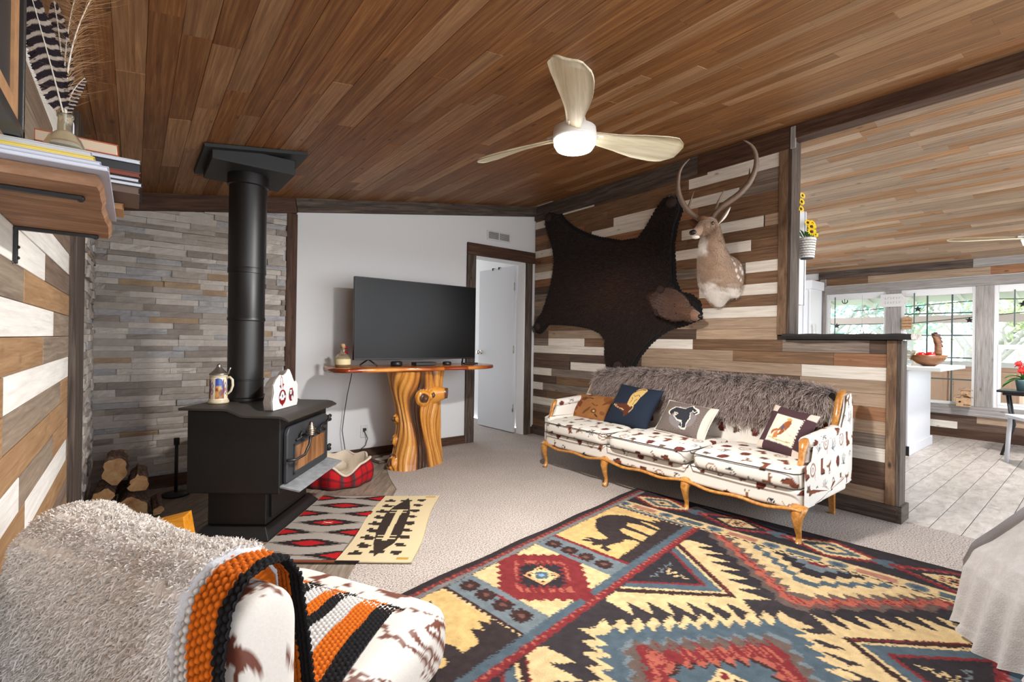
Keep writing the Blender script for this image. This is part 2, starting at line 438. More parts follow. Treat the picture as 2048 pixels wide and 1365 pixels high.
for r_ in range(-14, 16):
    w0 = r_ * .152
    s = -2.4 + (r_ * .37) % .6
    while s < 2.6:
        L = .6 if (r_ + int(s * 10)) % 3 else .9
        e0 = s
        # keep only the boards whose centre lies on the hearth, trimming at the edge by short pieces
        t = e0
        run = None
        while t < e0 + L:
            p = org + u_ * (t + .05) - v_ * w0
            ok = inside((p.x, p.y), hp)
            if ok and run is None: run = t
            if (not ok or t + .1 >= e0 + L) and run is not None:
                end = t if not ok else e0 + L
                if end - run > .08:
                    c = org + u_ * ((run + end) / 2) - v_ * w0
                    piece('floor_plank', (c.x, c.y, -.010), end - run - .004, .149, .012, Rh, 'hearth_plank', f2, bev=.002)
                run = None
            t += .1
        s += L
f3 = struct(MB().bbox((XR + .06, -2.2, -.08), (XW + .1, YD, -.006)).obj('floor', MATS['grout']))
wood('tile_pale', [(140, 129, 120), (178, 168, 160), (198, 190, 183)], rough=.35, knots=.25, var=.12, stretch=(2.5, 7, 7), bump=.15, spec=.5)
r_ = 0; y = -1.2
while y < 2.6:
    x = XR + .065 - (r_ * .41) % .9
    while x < XW + .1:
        x0, x1 = max(x, XR + .065), min(x + .9, XW + .1)
        if x1 - x0 > .06: piece('floor_tile', ((x0 + x1) / 2, y + .0725, -.003), round(x1 - x0, 2) - .004, .141, .008, R_FX, 'tile_pale', f3)
        x += .9
    y += .145; r_ += 1

# ---- ceilings of narrow boards
def ceiling(x0, x1, ya, yb, mats, seed, n_across):
    rr = random.Random(seed)
    zz0, zz1 = zc(x0 + 1e-4), zc(x1 - (1e-4 if x1 > XR else 0))
    sl = Vector((x1 - x0, 0, zz1 - zz0)); Ls = sl.length; ax = sl / Ls
    nrm = Vector((ax.z, 0, -ax.x))  # facing down
    base = MB().add([(x0, ya, zz0 + .012), (x1, ya, zz1 + .012), (x1, yb, zz1 + .012), (x0, yb, zz0 + .012), (x0, ya, zz0 + .08), (x1, ya, zz1 + .08), (x1, yb, zz1 + .08), (x0, yb, zz0 + .08)],
                    [(0, 1, 2, 3), (4, 7, 6, 5), (0, 4, 5, 1), (2, 6, 7, 3), (1, 5, 6, 2), (0, 3, 7, 4)]).obj('ceiling', MATS['subwall'])
    struct(base)
    R3 = frame((0, 1, 0), ax.cross(Vector((0, 0, 0))) if False else -ax if False else ax, nrm)
    R3 = frame((0, 1, 0), tuple(Vector(nrm).cross(Vector((0, 1, 0)))), tuple(nrm))
    wd = Ls / n_across
    for i in range(n_across):
        y = ya - rr.random() * .8
        while y < yb:
            L = rr.choice([.8, 1.0, 1.2, 1.4, .6, 1.1])
            a, b_ = max(y, ya), min(y + L, yb)
            y += L
            if b_ - a < .05: continue
            c = Vector((x0, 0, zz0)) + ax * (wd * (i + .5)) - nrm * .0
            piece('ceiling_plank', (c.x, (a + b_) / 2, c.z), b_ - a, wd - .0012, .016, R3, rr.choice(mats), base, bev=.0012, jit=rr.uniform(-.0012, .0012))
    return base
ceiling(XL - .03, XR, -1.7, YD + .02, ['ceiling_a', 'ceiling_a', 'ceiling_b'], 3, 44)
ceiling(XR, XW + .05, -1.7, YD - .3, ['ceiling_c', 'ceiling_d', 'ceiling_c', 'ceiling_b'], 5, 46)

# ---- plank wall between living room and kitchen
def planks_row(k, lo, hi, z0, p, spec, R3, xface, parent, tones, seed, defaults, outw):
    """spec: list of (y_from, y_to, tone); gaps are filled with default tones"""
    rr = random.Random(seed * 100 + k)
    segs = []; y = lo
    for a, b_, t in sorted(spec):
        a = max(a, lo); b_ = min(b_, hi)
        if a - y > .03:
            q = y
            while q < a - .02:
                L = min(rr.choice([.5, .7, .9, 1.1]), a - q)
                if a - q - L < .15: L = a - q
                segs.append((q, q + L, rr.choice(defaults))); q += L
        if b_ > a: segs.append((a, b_, t)); y = b_
    q = y
    while q < hi - .02:
        L = min(rr.choice([.5, .7, .9, 1.1]), hi - q)
        if hi - q - L < .15: L = hi - q
        segs.append((q, q + L, rr.choice(defaults))); q += L
    zlo = z0 + k * p
    for a, b_, t in segs:
        piece('plank', (xface - outw * .007, (a + b_) / 2, zlo + p / 2), b_ - a - .001, p - .0016, .014, R3, tones[t], parent, bev=.0012, jit=rr.uniform(-.001, .0012))

wrt = struct(MB().prism([(.835, .0), (YD + .1, .0), (YD + .1, 2.70), (1.478, 2.70), (1.478, 1.145), (.835, 1.145)], .105, lambda a, b_, h: (XR + .014 + h, a, b_)).obj('wall_right', MATS['subwall']))
SP = {0: [(.8, 1.3, 'L')], 1: [(.8, 1.9, 'D'), (4.0, 4.3, 'D')], 2: [(.8, 2.2, 'D')], 3: [(.8, 1.6, 'W'), (3.72, 4.3, 'W')], 4: [(.8, 1.7, 'G'), (4.06, 4.3, 'D')],
      5: [(.8, 1.06, 'L'), (1.06, 1.14, 'W'), (3.22, 4.12, 'G'), (4.13, 4.3, 'W')], 6: [(.8, 1.38, 'O'), (3.9, 4.3, 'D')], 7: [(.8, 1.6, 'L'), (3.18, 3.98, 'G'), (3.98, 4.3, 'W')],
      8: [(.8, 1.39, 'L'), (3.15, 3.68, 'W'), (3.7, 4.3, 'D')], 9: [(.8, 1.38, 'W'), (1.38, 2.75, 'L'), (3.69, 4.3, 'D')], 10: [(.8, 1.18, 'O'), (1.18, 1.88, 'M'), (1.88, 2.78, 'L'), (3.17, 4.3, 'W')],
      11: [(.8, .98, 'D'), (.98, 1.51, 'G'), (2.23, 2.72, 'W'), (3.48, 4.04, 'W')], 12: [(1.5, 2.2, 'L'), (3.19, 4.04, 'L')], 13: [(1.5, 2.4, 'L'), (3.2, 4.0, 'M')],
      14: [(1.52, 2.18, 'W')], 15: [(1.5, 2.0, 'M')], 16: [(1.52, 2.18, 'W'), (4.06, 4.3, 'L')], 18: [(1.53, 1.79, 'W'), (2.22, 2.44, 'G'), (3.93, 4.3, 'D')], 17: [(1.5, 2.2, 'M')],
      19: [(1.5, 2.4, 'M')], 20: [(1.5, 1.75, 'M'), (1.75, 2.43, 'W'), (3.93, 4.3, 'W')], 21: [(1.5, 2.3, 'M'), (3.94, 4.3, 'L')], 22: [(1.53, 1.65, 'L'), (1.66, 2.35, 'W')],
      23: [(1.5, 2.4, 'M'), (3.85, 4.3, 'W')], 24: [(1.5, 2.2, 'M'), (2.54, 3.4, 'W'), (4.08, 4.3, 'M')], 25: [(1.53, 1.85, 'G'), (1.85, 2.34, 'W'), (2.34, 3.11, 'W'), (3.11, 3.5, 'M')],
      26: [(1.53, 1.73, 'G'), (1.73, 2.29, 'M'), (4.09, 4.3, 'D')], 27: [(1.54, 2.29, 'W'), (4.09, 4.3, 'W')], 28: [(1.54, 2.12, 'W'), (3.37, 3.85, 'W')]}
for k in range(0, 29):
    lo = .888 if k < 12 else 1.547
    df = ['M', 'M', 'O', 'D', 'M', 'G'] if k > 12 else ['D', 'M', 'M', 'G', 'D']
    planks_row(k, lo, YD - .005, .104, .0862, SP.get(k, []), R_WR, XR, wrt, TONE, 11, df, -1)

def board(name, lo, hi, mat, kind='structure', bev=.003, parent=None):
    """a long board, grain along its longest side"""
    d = [b_ - a for a, b_ in zip(lo, hi)]; c = [(a + b_) / 2 for a, b_ in zip(lo, hi)]
    ax = d.index(max(d))
    R3 = {0: frame((1, 0, 0), (0, 1, 0), (0, 0, 1)), 1: frame((0, 1, 0), (0, 0, 1), (1, 0, 0)), 2: frame((0, 0, 1), (1, 0, 0), (0, 1, 0))}[ax]
    dl = {0: (d[0], d[1], d[2]), 1: (d[1], d[2], d[0]), 2: (d[2], d[0], d[1])}[ax]
    o = MB().box((0, 0, 0), dl).obj(name, MATS[mat], parent, bevel=bev, seg=1)
    mw = R3.to_4x4(); mw.translation = c; o.matrix_basis = mw
    if kind and parent is None: o['kind'] = kind
    return o
board('baseboard_right', (XR - .012, .80, 0), (XR + .012, YD, .103), 'barn_trim')
board('baseboard_right', (XR - .012, .80, 0), (XR + .16, .832, .103), 'barn_trim')
board('trim_1', (XR - .008, .835, .103), (XR + .014, .888, 1.14), 'barn_tan')
board('trim_2', (XR - .006, .813, .103), (XR + .125, .835, 1.14), 'barn_trim')
board('trim_3', (XR - .008, 1.482, 1.175), (XR + .014, 1.549, 2.545), 'barn_tan')
board('trim_4', (XR - .008, 1.460, 1.175), (XR + .15, 1.482, 2.62), 'barn_trim')
board('trim_5', (XR - .014, 1.478, 2.535), (XR + .012, 2.20, 2.70), 'barn_brown')
board('trim_6', (XR - .014, 2.20, 2.535), (XR + .012, YD, 2.70), 'barn_trim')
board('trim_7', (XR - .014, -1.7, 2.60), (XR + .11, 1.46, 2.712), 'barn_brown')
board('trim_8', (XR - .016, 1.435, 2.53), (XR - .004, 1.472, 2.69), 'grey_trim')
# dark live-edge ledge on the half wall
plain('charred', (44, 42, 42), rough=.7, bump=.9, bscale=40, var=.35)
wood('end_grain', [(110, 98, 88), (168, 158, 148), (206, 198, 190)], rough=.8, stretch=(12, 12, 12))
led = MB()
ny_ = 30; prof = []
for i in range(ny_ + 1):
    y = .752 + (1.49 - .752) * i / ny_
    a = XR - .075 + .012 * math.sin(y * 13) + .006 * math.sin(y * 31); b_ = XR + .17 + .008 * math.sin(y * 11 + 1)
    prof.append([(a + .012, y, 1.145), (b_, y, 1.145), (b_, y, 1.18), (a + .008, y, 1.181 + .002 * math.sin(y * 40)), (a - .006, y, 1.165)])
vs = [p for r in prof for p in r]; fs = []
for i in range(ny_):
    for j in range(5): fs.append((i * 5 + j, i * 5 + (j + 1) % 5, (i + 1) * 5 + (j + 1) % 5, (i + 1) * 5 + j))
fs.append(tuple(ny_ * 5 + j for j in range(5)))
led.add(vs, fs); led.cur = 1; led.add(prof[0], [(4, 3, 2, 1, 0)])
ledo = led.obj('trim_9', [MATS['charred'], MATS['end_grain']]); struct(ledo)

# ---- left wall with planks; the camera stands close to it
wlf = struct(MB().bbox((XL - .12, -1.7, 0), (XL - .014, YD + .1, 2.12)).obj('wall_left', MATS['subwall']))
SPL = {5: [(2.19, 2.74, 'M'), (1.0, 1.9, 'W')], 6: [(1.0, 1.78, 'M'), (1.78, 2.73, 'W')], 7: [(1.0, 1.68, 'W'), (1.68, 2.32, 'G'), (2.32, 2.78, 'M')], 8: [(.9, 2.23, 'M'), (2.23, 2.78, 'L')], 9: [(.6, 1.48, 'M'), (1.48, 2.53, 'G'), (2.53, 2.78, 'M')],
       10: [(.6, 1.49, 'M'), (1.49, 2.78, 'W')], 11: [(1.2, 2.06, 'M'), (2.06, 2.78, 'G')], 12: [(1.0, 2.29, 'W'), (2.29, 2.78, 'G')], 13: [(1.0, 1.72, 'G'), (1.72, 2.78, 'M')], 14: [(1.0, 2.08, 'W'), (2.08, 2.78, 'D')], 15: [(1.0, 1.5, 'W'), (1.66, 2.74, 'W')], 16: [(2.0, 2.78, 'D'), (1.0, 2.0, 'M')]}
for k in range(0, 24):
    planks_row(k, -1.7 if k > 3 else .5, 2.80, .050, .0868, SPL.get(k, []), R_WL, XL, wlf, TONEL, 21, ['M', 'G', 'W', 'D', 'M'], 1)
board('trim_10', (XL - .01, 2.80, 0), (XL + .022, 3.22, 2.08), 'barn_trim')

# ---- back wall: stacked stone, then white drywall
plain('stone_a', (164, 155, 146), rough=.8, bump=.9, bscale=28, var=.22)
plain('stone_b', (186, 178, 170), rough=.8, bump=.9, bscale=30, var=.18)
plain('stone_c', (142, 132, 124), rough=.8, bump=.9, bscale=30, var=.25)
plain('stone_d', (158, 134, 108), rough=.8, bump=.9, bscale=26, var=.3)
plain('stone_e', (156, 154, 154), rough=.6, bump=.9, bscale=40, var=.25, spec=.8)
plain('stone_f', (188, 180, 170), rough=.55, bump=1.0, bscale=50, var=.3, spec=1.0)
SM = ['stone_a'] * 5 + ['stone_b'] * 5 + ['stone_c'] * 3 + ['stone_d'] + ['stone_e'] * 2 + ['stone_f']
wbk = struct(MB().prism([(XL - .1, 0), (2.885, 0), (2.885, 2.02), (3.60, 2.02), (3.60, 0), (XR + .02, 0), (XR + .02, 2.72), (XL - .1, 2.09)], .1, lambda a, b_, h: (a, YD + h, b_)).obj('wall_back', MATS['drywall']))
def stone_mesh(L, hh, T, rr):
    """rough split-face block, 4 x 2 face grid with uneven depth"""
    nx, nz = 4, 2; v = []; f = []
    for i in range(nx + 1):
        for j in range(nz + 1):
            edge = i in (0, nx) or j in (0, nz)
            v.append((-L / 2 + L * i / nx, -hh / 2 + hh * j / nz, T + rr.uniform(-.005, .004) - (.004 if edge else 0)))
    for i in range(nx):
        for j in range(nz):
            a = i * (nz + 1) + j; f.append((a, a + nz + 1, a + nz + 2, a + 1))
    b0 = len(v); per = [i * (nz + 1) for i in range(nx + 1)] + [nx * (nz + 1) + j for j in range(1, nz + 1)] + [i * (nz + 1) + nz for i in range(nx - 1, -1, -1)] + [j for j in range(nz - 1, 0, -1)]
    for p in per: x, y, z = v[p]; v.append((x, y, 0))
    k = len(per)
    for i in range(k): f.append((per[i], per[(i + 1) % k], b0 + (i + 1) % k, b0 + i)[::-1])
    return v, f
def stones(parent, x0, x1, ztop, R3, origin, seed, rowh=.0415, lens=(.14, .2, .26, .3)):
    rr = random.Random(seed); lib = {}
    z = 0.0; cnt = 0
    while z < ztop(x1):
        h_ = rr.choice([.034, .042, .042, .05])
        x = x0 - rr.random() * .1
        while x < x1:
            L = rr.choice(lens); a, b_ = max(x, x0), min(x + L, x1); x += L
            if b_ - a < .03: continue
            zt = ztop((a + b_) / 2)
            if z + h_ * .4 > zt: continue
            mt = rr.choice(SM); key = (round(b_ - a, 2), h_, mt, rr.randint(0, 1))
            if key not in lib:
                v, f = stone_mesh(key[0] - .0015, h_ - .0015, rr.choice([.014, .02, .026]), rr)
                me = bpy.data.meshes.new('stone'); me.from_pydata(v, [], f); me.materials.append(MATS[mt]); me.update(); lib[key] = me
            o = bpy.data.objects.new('stone', lib[key]); COL.objects.link(o); o.parent = parent
            mw = R3.to_4x4(); mw.translation = Vector(origin) + R3 @ Vector(((a + b_) / 2, z + h_ / 2, rr.uniform(0, .006))); o.matrix_basis = mw; cnt += 1
        z += h_
    return cnt
ztop_b = lambda x: zc(x) - .12
n1 = stones(wbk, XL, .985, ztop_b, R_WB, (0, YD, 0), 31, lens=(.16, .22, .3, .26))
n2_ = stones(wlf, 3.225, YD - .02, lambda x: 1.98, R_WL, (XL - .014, 0, 0), 33, lens=(.2, .26, .34))
print('stones', n1, n2_)
board('trim_11', (.985, YD - .03, 0), (1.068, YD, 2.14), 'barn_brown')
# sloped crown boards along the ceiling of the back wall
def sloped(name, xa, xb, h_, y0, y1, mat):
    o = MB().add([(0, 0, 0), (xb - xa, 0, 0), (xb - xa, 0, 0), (0, 0, 0)], []) and None
    mb = MB(); L = math.hypot(xb - xa, zc(xb) - zc(xa)); mb.box((L / 2, 0, -h_ / 2), (L, y1 - y0, h_))
    o = mb.obj(name, MATS[mat], bevel=.003, seg=1)
    o.rotation_euler = (0, -math.atan2(zc(xb) - zc(xa), xb - xa), 0); o.location = (xa, (y0 + y1) / 2, zc(xa) - .004); struct(o); return o
sloped('trim_12', XL, 1.045, .13, YD - .032, YD - .004, 'barn_brown')
sloped('trim_13', 1.047, XR - .012, .118, YD - .034, YD - .004, 'barn_trim')
board('baseboard_back', (1.07, YD - .018, 0), (2.79, YD, .085), 'barn_brown')
board('baseboard_back', (3.675, YD - .018, 0), (XR - .01, YD, .085), 'barn_brown')
# door casing
board('trim_14', (2.775, YD - .026, 0), (2.885, YD, 2.02), 'barn_trim')
board('trim_15', (2.775, YD - .028, 2.022), (XR - .012, YD, 2.15), 'barn_brown')
board('trim_16', (3.600, YD - .026, 0), (3.69, YD, 2.02), 'barn_trim')
board('trim_17', (2.885, YD, 0), (2.90, YD + .12, 2.02), 'white_frame')
board('trim_18', (3.585, YD, 0), (3.60, YD + .12, 2.02), 'white_frame')
board('trim_19', (2.885, YD, 2.005), (3.60, YD + .12, 2.02), 'white_frame')
# corridor beyond the door
wh = struct(MB().bbox((2.36, YD + .1, 0), (2.50, 7.1, 2.5)).obj('wall_hall_left', MATS['subwall']))
rr = random.Random(5)
for k in range(0, 28):
    y = YD + .1 + rr.uniform(-.3, 0)
    while y < 7.1:
        L = rr.choice([.4, .7, 1.0]); a, b_ = max(y, YD + .1), min(y + L, 7.1); y += L
        if b_ - a > .03: piece('plank', (2.507, (a + b_) / 2, .05 + k * .087 + .043), b_ - a - .001, .0855, .014, R_WL, rr.choice(['wall_left_white', 'wall_left_white', 'wall_left_grey', 'wood_white']), wh)
struct(MB().bbox((2.36, YD + .1, 2.45), (4.6, 7.1, 2.55)).obj('ceiling', MATS['drywall']))
struct(MB().bbox((XR + .12, YD + .1, 0), (XR + .2, 7.1, 2.5)).obj('wall_hall_right', MATS['drywall']))

# ---- window wall of the dining side
wws = struct(MB().bbox((XW + .02, -1.7, 0), (XW + .12, 4.0, .27)).bbox((XW + .02, -1.7, 1.96), (XW + .12, 4.0, 2.25)).bbox((XW + .02, 2.62, .27), (XW + .12, 4.0, 1.96))
        .bbox((XW + .02, 1.745, .27), (XW + .12, 1.88, 1.96)).bbox((XW + .02, .875, .27), (XW + .12, 1.015, 1.96)).bbox((XW + .02, -.6, .27), (XW + .12, -.1, 1.96)).bbox((XW + .02, -1.7, .27), (XW + .12, -1.5, 1.96)).obj('wall_window', MATS['white_frame']))
rr = random.Random(8)
def wwrow(z0_, h_, segs):
    for a, b_, t in segs: piece('plank', (XW + .013, (a + b_) / 2, z0_ + h_ / 2), b_ - a - .001, h_ - .0015, .014, R_WR, TONE[t], wws)
wwrow(.196, .084, [(1.0, 2.6, 'D'), (-.2, 1.0, 'L'), (-1.7, -.2, 'D')])
wwrow(.105, .09, [(1.17, 2.6, 'W'), (.1, 1.17, 'D'), (-1.7, .1, 'M')])
board('baseboard_window', (XW - .005, -1.7, 0), (XW + .02, 2.7, .104), 'barn_brown')
wwrow(1.97, .10, [(2.1, 2.9, 'M'), (.9, 2.1, 'L'), (.2, .9, 'O'), (-1.7, .2, 'L')])
wwrow(1.955, .015, [(1.75, 2.9, 'W')])
board('trim_20', (XW - .01, -1.7, 2.07), (XW + .02, 1.05, 2.185), 'grey_trim')
board('trim_21', (XW - .01, 1.05, 2.07), (XW + .02, 2.7, 2.185), 'barn_trim')
board('trim_22', (XW - .015, -1.7, 1.845), (XW + .02, 2.62, 1.955), 'grey_trim')
board('trim_23', (XW - .03, -1.7, .282), (XW + .02, 2.62, .40), 'grey_trim')
board('trim_24', (XW - .008, .868, .40), (XW + .02, 1.018, 1.845), 'grey_trim')
board('trim_25', (XW - .008, 1.737, .40), (XW + .02, 1.888, 1.845), 'grey_trim')
board('trim_26', (XW - .008, 2.60, 0), (XW + .02, 2.68, 2.07), 'grey_trim')
board('trim_27', (XW - .008, -.62, .40), (XW + .02, -.1, 1.845), 'grey_trim')

m, n, l, b = newmat('window_glass')
b.inputs['Base Color'].default_value = (1, 1, 1, 1); b.inputs['Roughness'].default_value = 0.0; b.inputs['Transmission Weight'].default_value = 1.0; b.inputs['IOR'].default_value = 1.02
b.inputs['Specular IOR Level'].default_value = .5
plain('grid_dark', (70, 84, 84), rough=.5)
def window(name, ya, yb, grille=None, rail=None):
    w = empty(name, (XW + .05, (ya + yb) / 2, .40)); w['kind'] = 'structure'
    hw = (yb - ya) / 2; z0_, z1_ = .0, 1.445
    f = MB(); t = .035
    f.bbox((-.03, -hw, z0_), (.03, -hw + t, z1_)).bbox((-.03, hw - t, z0_), (.03, hw, z1_)).bbox((-.03, -hw + t, z0_), (.03, hw - t, z0_ + t)).bbox((-.03, -hw + t, z1_ - .085), (.03, hw - t, z1_))
    f.obj('window_frame', MATS['white_frame'], w, bevel=.003, seg=1)
    if rail:
        MB().bbox((-.035, -hw + t, rail - .03), (.03, hw - t, rail + .025)).obj('window_rail', MATS['white_frame'], w, bevel=.003, seg=1)
        q = MB(); q.bbox((-.035, -hw + t, t), (.02, -hw + t + .025, rail - .03)).bbox((-.035, hw - t - .025, t), (.02, hw - t, rail - .03)).bbox((-.035, -hw + t + .025, t), (.02, hw - t - .025, t + .03)).obj('sash', MATS['white_frame'], w, bevel=.002, seg=1)
    MB().bbox((-.003, -hw + t, t), (.003, hw - t, z1_ - .08)).obj('pane', MATS['window_glass'], w)
    if grille:
        for y in grille[0]: MB().bbox((-.016, y - (ya + yb) / 2 - .008, t), (-.006, y - (ya + yb) / 2 + .008, z1_ - .08)).obj('muntin', MATS['grid_dark'], w)
        for z in grille[1]: MB().bbox((-.018, -hw + t, z - .40 - .008), (-.008, hw - t, z - .40 + .008)).obj('muntin', MATS['grid_dark'], w)
    return w
window('window_1', 1.888, 2.60)
window('window_2', 1.018, 1.737, ((1.237, 1.474), (1.53, 1.253, .975, .71)))
window('window_3', -.10, .868, None, .72)
window('window_4', -1.5, -.62, None, .72)
# ================================================================== stove corner
plain('iron', (19, 19, 20), rough=.55, bump=.25, bscale=260, var=.15, spec=.5)
plain('iron_grey', (48, 51, 55), rough=.5, bump=.2, bscale=180, var=.15)
plain('iron_top', (56, 52, 48), rough=.5, bump=.15, bscale=120, var=.15)
plain('pipe_black', (20, 19, 20), rough=.42, bump=.05, bscale=60, var=.1, spec=.6)
plain('box_grey', (36, 38, 40), rough=.6)
plain('nickel', (206, 196, 180), rough=.25, metal=1.0)
plain('ash_plate', (128, 130, 132), rough=.6, bump=.6, bscale=22, var=.5)
m, n, l, b = newmat('stove_glass')
tc = n.new('ShaderNodeTexCoord'); mp = n.new('ShaderNodeMapping'); mp.inputs['Scale'].default_value = (9, 1, 1.5); l.new(tc.outputs['Object'], mp.inputs[0])
nz = n.new('ShaderNodeTexNoise'); nz.inputs['Scale'].default_value = 2; l.new(mp.outputs[0], nz.inputs[0]); cr = n.new('ShaderNodeValToRGB'); l.new(nz.outputs[0], cr.inputs[0])
cr.color_ramp.elements[0].color = lin((96, 66, 46)); cr.color_ramp.elements[1].color = lin((168, 118, 80)); cr.color_ramp.elements[0].position = .3; cr.color_ramp.elements[1].position = .7  # streaky orange-brown is a reflection put into the glass colour
l.new(cr.outputs[0], b.inputs[0]); b.inputs['Roughness'].default_value = .12

RZ = math.atan2(.79, .61)
ux, uy = math.cos(RZ), math.sin(RZ)
def SL(x, y):  # stove-local (from body front-left corner) to world
    return (.625 + ux * x - uy * y, 2.79 + uy * x + ux * y)
cx_, cy_ = SL(.33, .25)
st = empty('wood_stove', (cx_, cy_, 0), RZ, 'black pedestal wood stove with a brown reflection coloured into its glass door against the stone wall', 'stove')
def L3(x, y, z): return (x - .33, y - .25, z)
def sbox(mb, x0, x1, y0, y1, z0, z1): return mb.bbox(L3(x0, y0, z0), L3(x1, y1, z1))
mb = MB(); mb.box(L3(.335, .26, .03), (.69, .42, .06), taper=(.86, .80)); mb.obj('base_plate', MATS['iron'], st, bevel=.004)
sbox(MB(), .06, .60, .10, .42, .06, .26).obj('pedestal', MATS['iron'], st, bevel=.006)
dr = sbox(MB(), .10, .56, .085, .10, .09, .235).obj('ash_drawer', MATS['iron'], st, bevel=.004)
MB().sphere(L3(.34, .07, .205), .013).obj('knob', MATS['nickel'], dr, smooth=True)
mb = MB(); k = [(0, 0), (.5, 0), (.5, .45), (.26, .45), (.20, .415), (0, .415)]
mb.prism([(a, b_ + .25) for a, b_ in k], .66, lambda a, b_, h: L3(h, a, b_)); mb.obj('body', MATS['iron'], st, bevel=.008)
top = MB(); pr = [(-.06, .655), (-.03, .672), (.0, .678), (.19, .680), (.27, .714), (.53, .716), (.53, .702), (.275, .70), (.195, .666), (.0, .664), (-.02, .66), (-.055, .645)]
top.prism(pr, .72, lambda a, b_, h: L3(h - .03, a, b_)); top.obj('top_plate', MATS['iron_top'], st, bevel=.003)
# flared lip under the front edge of the top
# door
d = MB(); arch = [(.03, .30), (.62, .30), (.62, .56)] + [(.62 - .05 + .05 * math.cos(t) - .0, .56 + .045 * math.sin(t)) for t in np.linspace(0.2, PI / 2, 5)] + [(.08 - .05 * math.sin(t), .56 + .045 * math.cos(t)) for t in np.linspace(0, PI / 2 - .2, 5)] + [(.03, .56)]
door = d.prism([(a, b_) for a, b_ in arch], .028, lambda a, b_, h: L3(a, -h, b_)).obj('door', MATS['iron_grey'], st, bevel=.010, seg=3)
f = MB(); f.bbox(L3(.10, -.034, .33), L3(.57, -.026, .345)).bbox(L3(.10, -.034, .49), L3(.57, -.026, .502)).bbox(L3(.10, -.034, .33), L3(.115, -.026, .502)).bbox(L3(.555, -.034, .33), L3(.57, -.026, .502)).obj('glass_rim', MATS['iron_grey'], door)
MB().bbox(L3(.113, -.031, .343), L3(.557, -.025, .491)).obj('glass', MATS['stove_glass'], door)
# cast branch over the glass
br = MB(); rr = random.Random(2)
br.tube([L3(.12, -.036, .52), L3(.25, -.042, .535), L3(.38, -.04, .525), L3(.52, -.038, .55), L3(.58, -.036, .545)], [.006, .008, .009, .007, .004], 6)
for k in range(9):
    x = .15 + k * .05; z = .53 + .006 * math.sin(k)
    br.tube([L3(x, -.040, z), L3(x + .02, -.046, z + rr.uniform(.012, .028) * (-1) ** k), L3(x + .045, -.040, z + rr.uniform(.0, .02) * (-1) ** k)], [.004, .009, .002], 5)
br.obj('cast_branch', MATS['iron'], door, smooth=True)
hd = MB(); hd.tube([L3(.02, -.03, .43), L3(.05, -.06, .425), L3(.12, -.085, .44), L3(.17, -.09, .49), L3(.185, -.09, .545)], .0075, 8); hnd = hd.obj('handle', MATS['pipe_black'], door, smooth=True)
sp = MB(); pts = []
for i in range(61):
    t = i / 60; a = t * 2 * PI * 7; r_ = .021 * (math.sin(PI * min(1, t * .9 + .12)) ** .7)
    pts.append(L3(.187 + r_ * math.cos(a), -.09 + r_ * math.sin(a), .535 + .075 * t))
sp.tube(pts, .0042, 6); sp.lathe([(.008, .53), (.017, .55), (.019, .575), (.012, .605), (.006, .615), (0, .618)], 12, (L3(.187, -.09, 0))); sp.obj('coil_grip', MATS['nickel'], hnd, smooth=True)
for z in (.36, .56):
    MB().tube([L3(.655, -.02, z - .02), L3(.655, -.02, z + .02)], .012, 10).sphere(L3(.675, -.02, z + .012), .012).sphere(L3(.675, -.02, z - .012), .012).obj('hinge', MATS['iron'], st, smooth=True)
MB().tube([L3(.63, -.02, .635), L3(.69, -.02, .635)], .006, 8).obj('air_lever', MATS['nickel'], st, smooth=True)
sh_ = MB(); sh_.prism([(0, .285), (-.105, .262), (-.112, .268), (-.108, .272), (0, .296)], .66, lambda a, b_, h: L3(h, a, b_)); sh_.obj('ash_lip', MATS['ash_plate'], st, bevel=.002)

px_, py_ = .540, 3.31
pipe = empty('stove_pipe', (px_, py_, .716), 0, 'tall black stove pipe rising from the wood stove to the ceiling box', 'pipe')
MB().lathe([(.112, 0), (.112, .015), (.101, .02), (.100, .12), (.104, .122), (.104, .128), (.0985, .13), (.0985, .48)], 40).obj('lower_pipe', MATS['pipe_black'], pipe, smooth=True)
MB().lathe([(.0985, .48), (.1035, .485), (.1035, .50), (.100, .505), (.100, .77), (.1045, .772), (.1045, .80), (.103, .805)], 40).obj('middle_pipe', MATS['pipe_black'], pipe, smooth=True)
MB().lathe([(.103, .805), (.103, 1.30), (.113, 1.305), (.113, 1.35), (.108, 1.44)], 40).obj('upper_pipe', MATS['pipe_black'], pipe, smooth=True)
for o in pipe.children: smooth_angle(o, 40)
zb = 2.085 - .716
MB().bbox((-.215, -.215, zb), (.215, .215, zb + .09)).obj('ceiling_box', MATS['box_grey'], pipe, bevel=.004)
cp = MB().box((0, 0, 0), (.54, .56, .02)).obj('ceiling_plate', MATS['box_grey'], pipe, bevel=.002); cp.rotation_euler = (0, -math.atan(.16), 0); cp.location = (.01, .02, zc(px_) - .716 - .020)

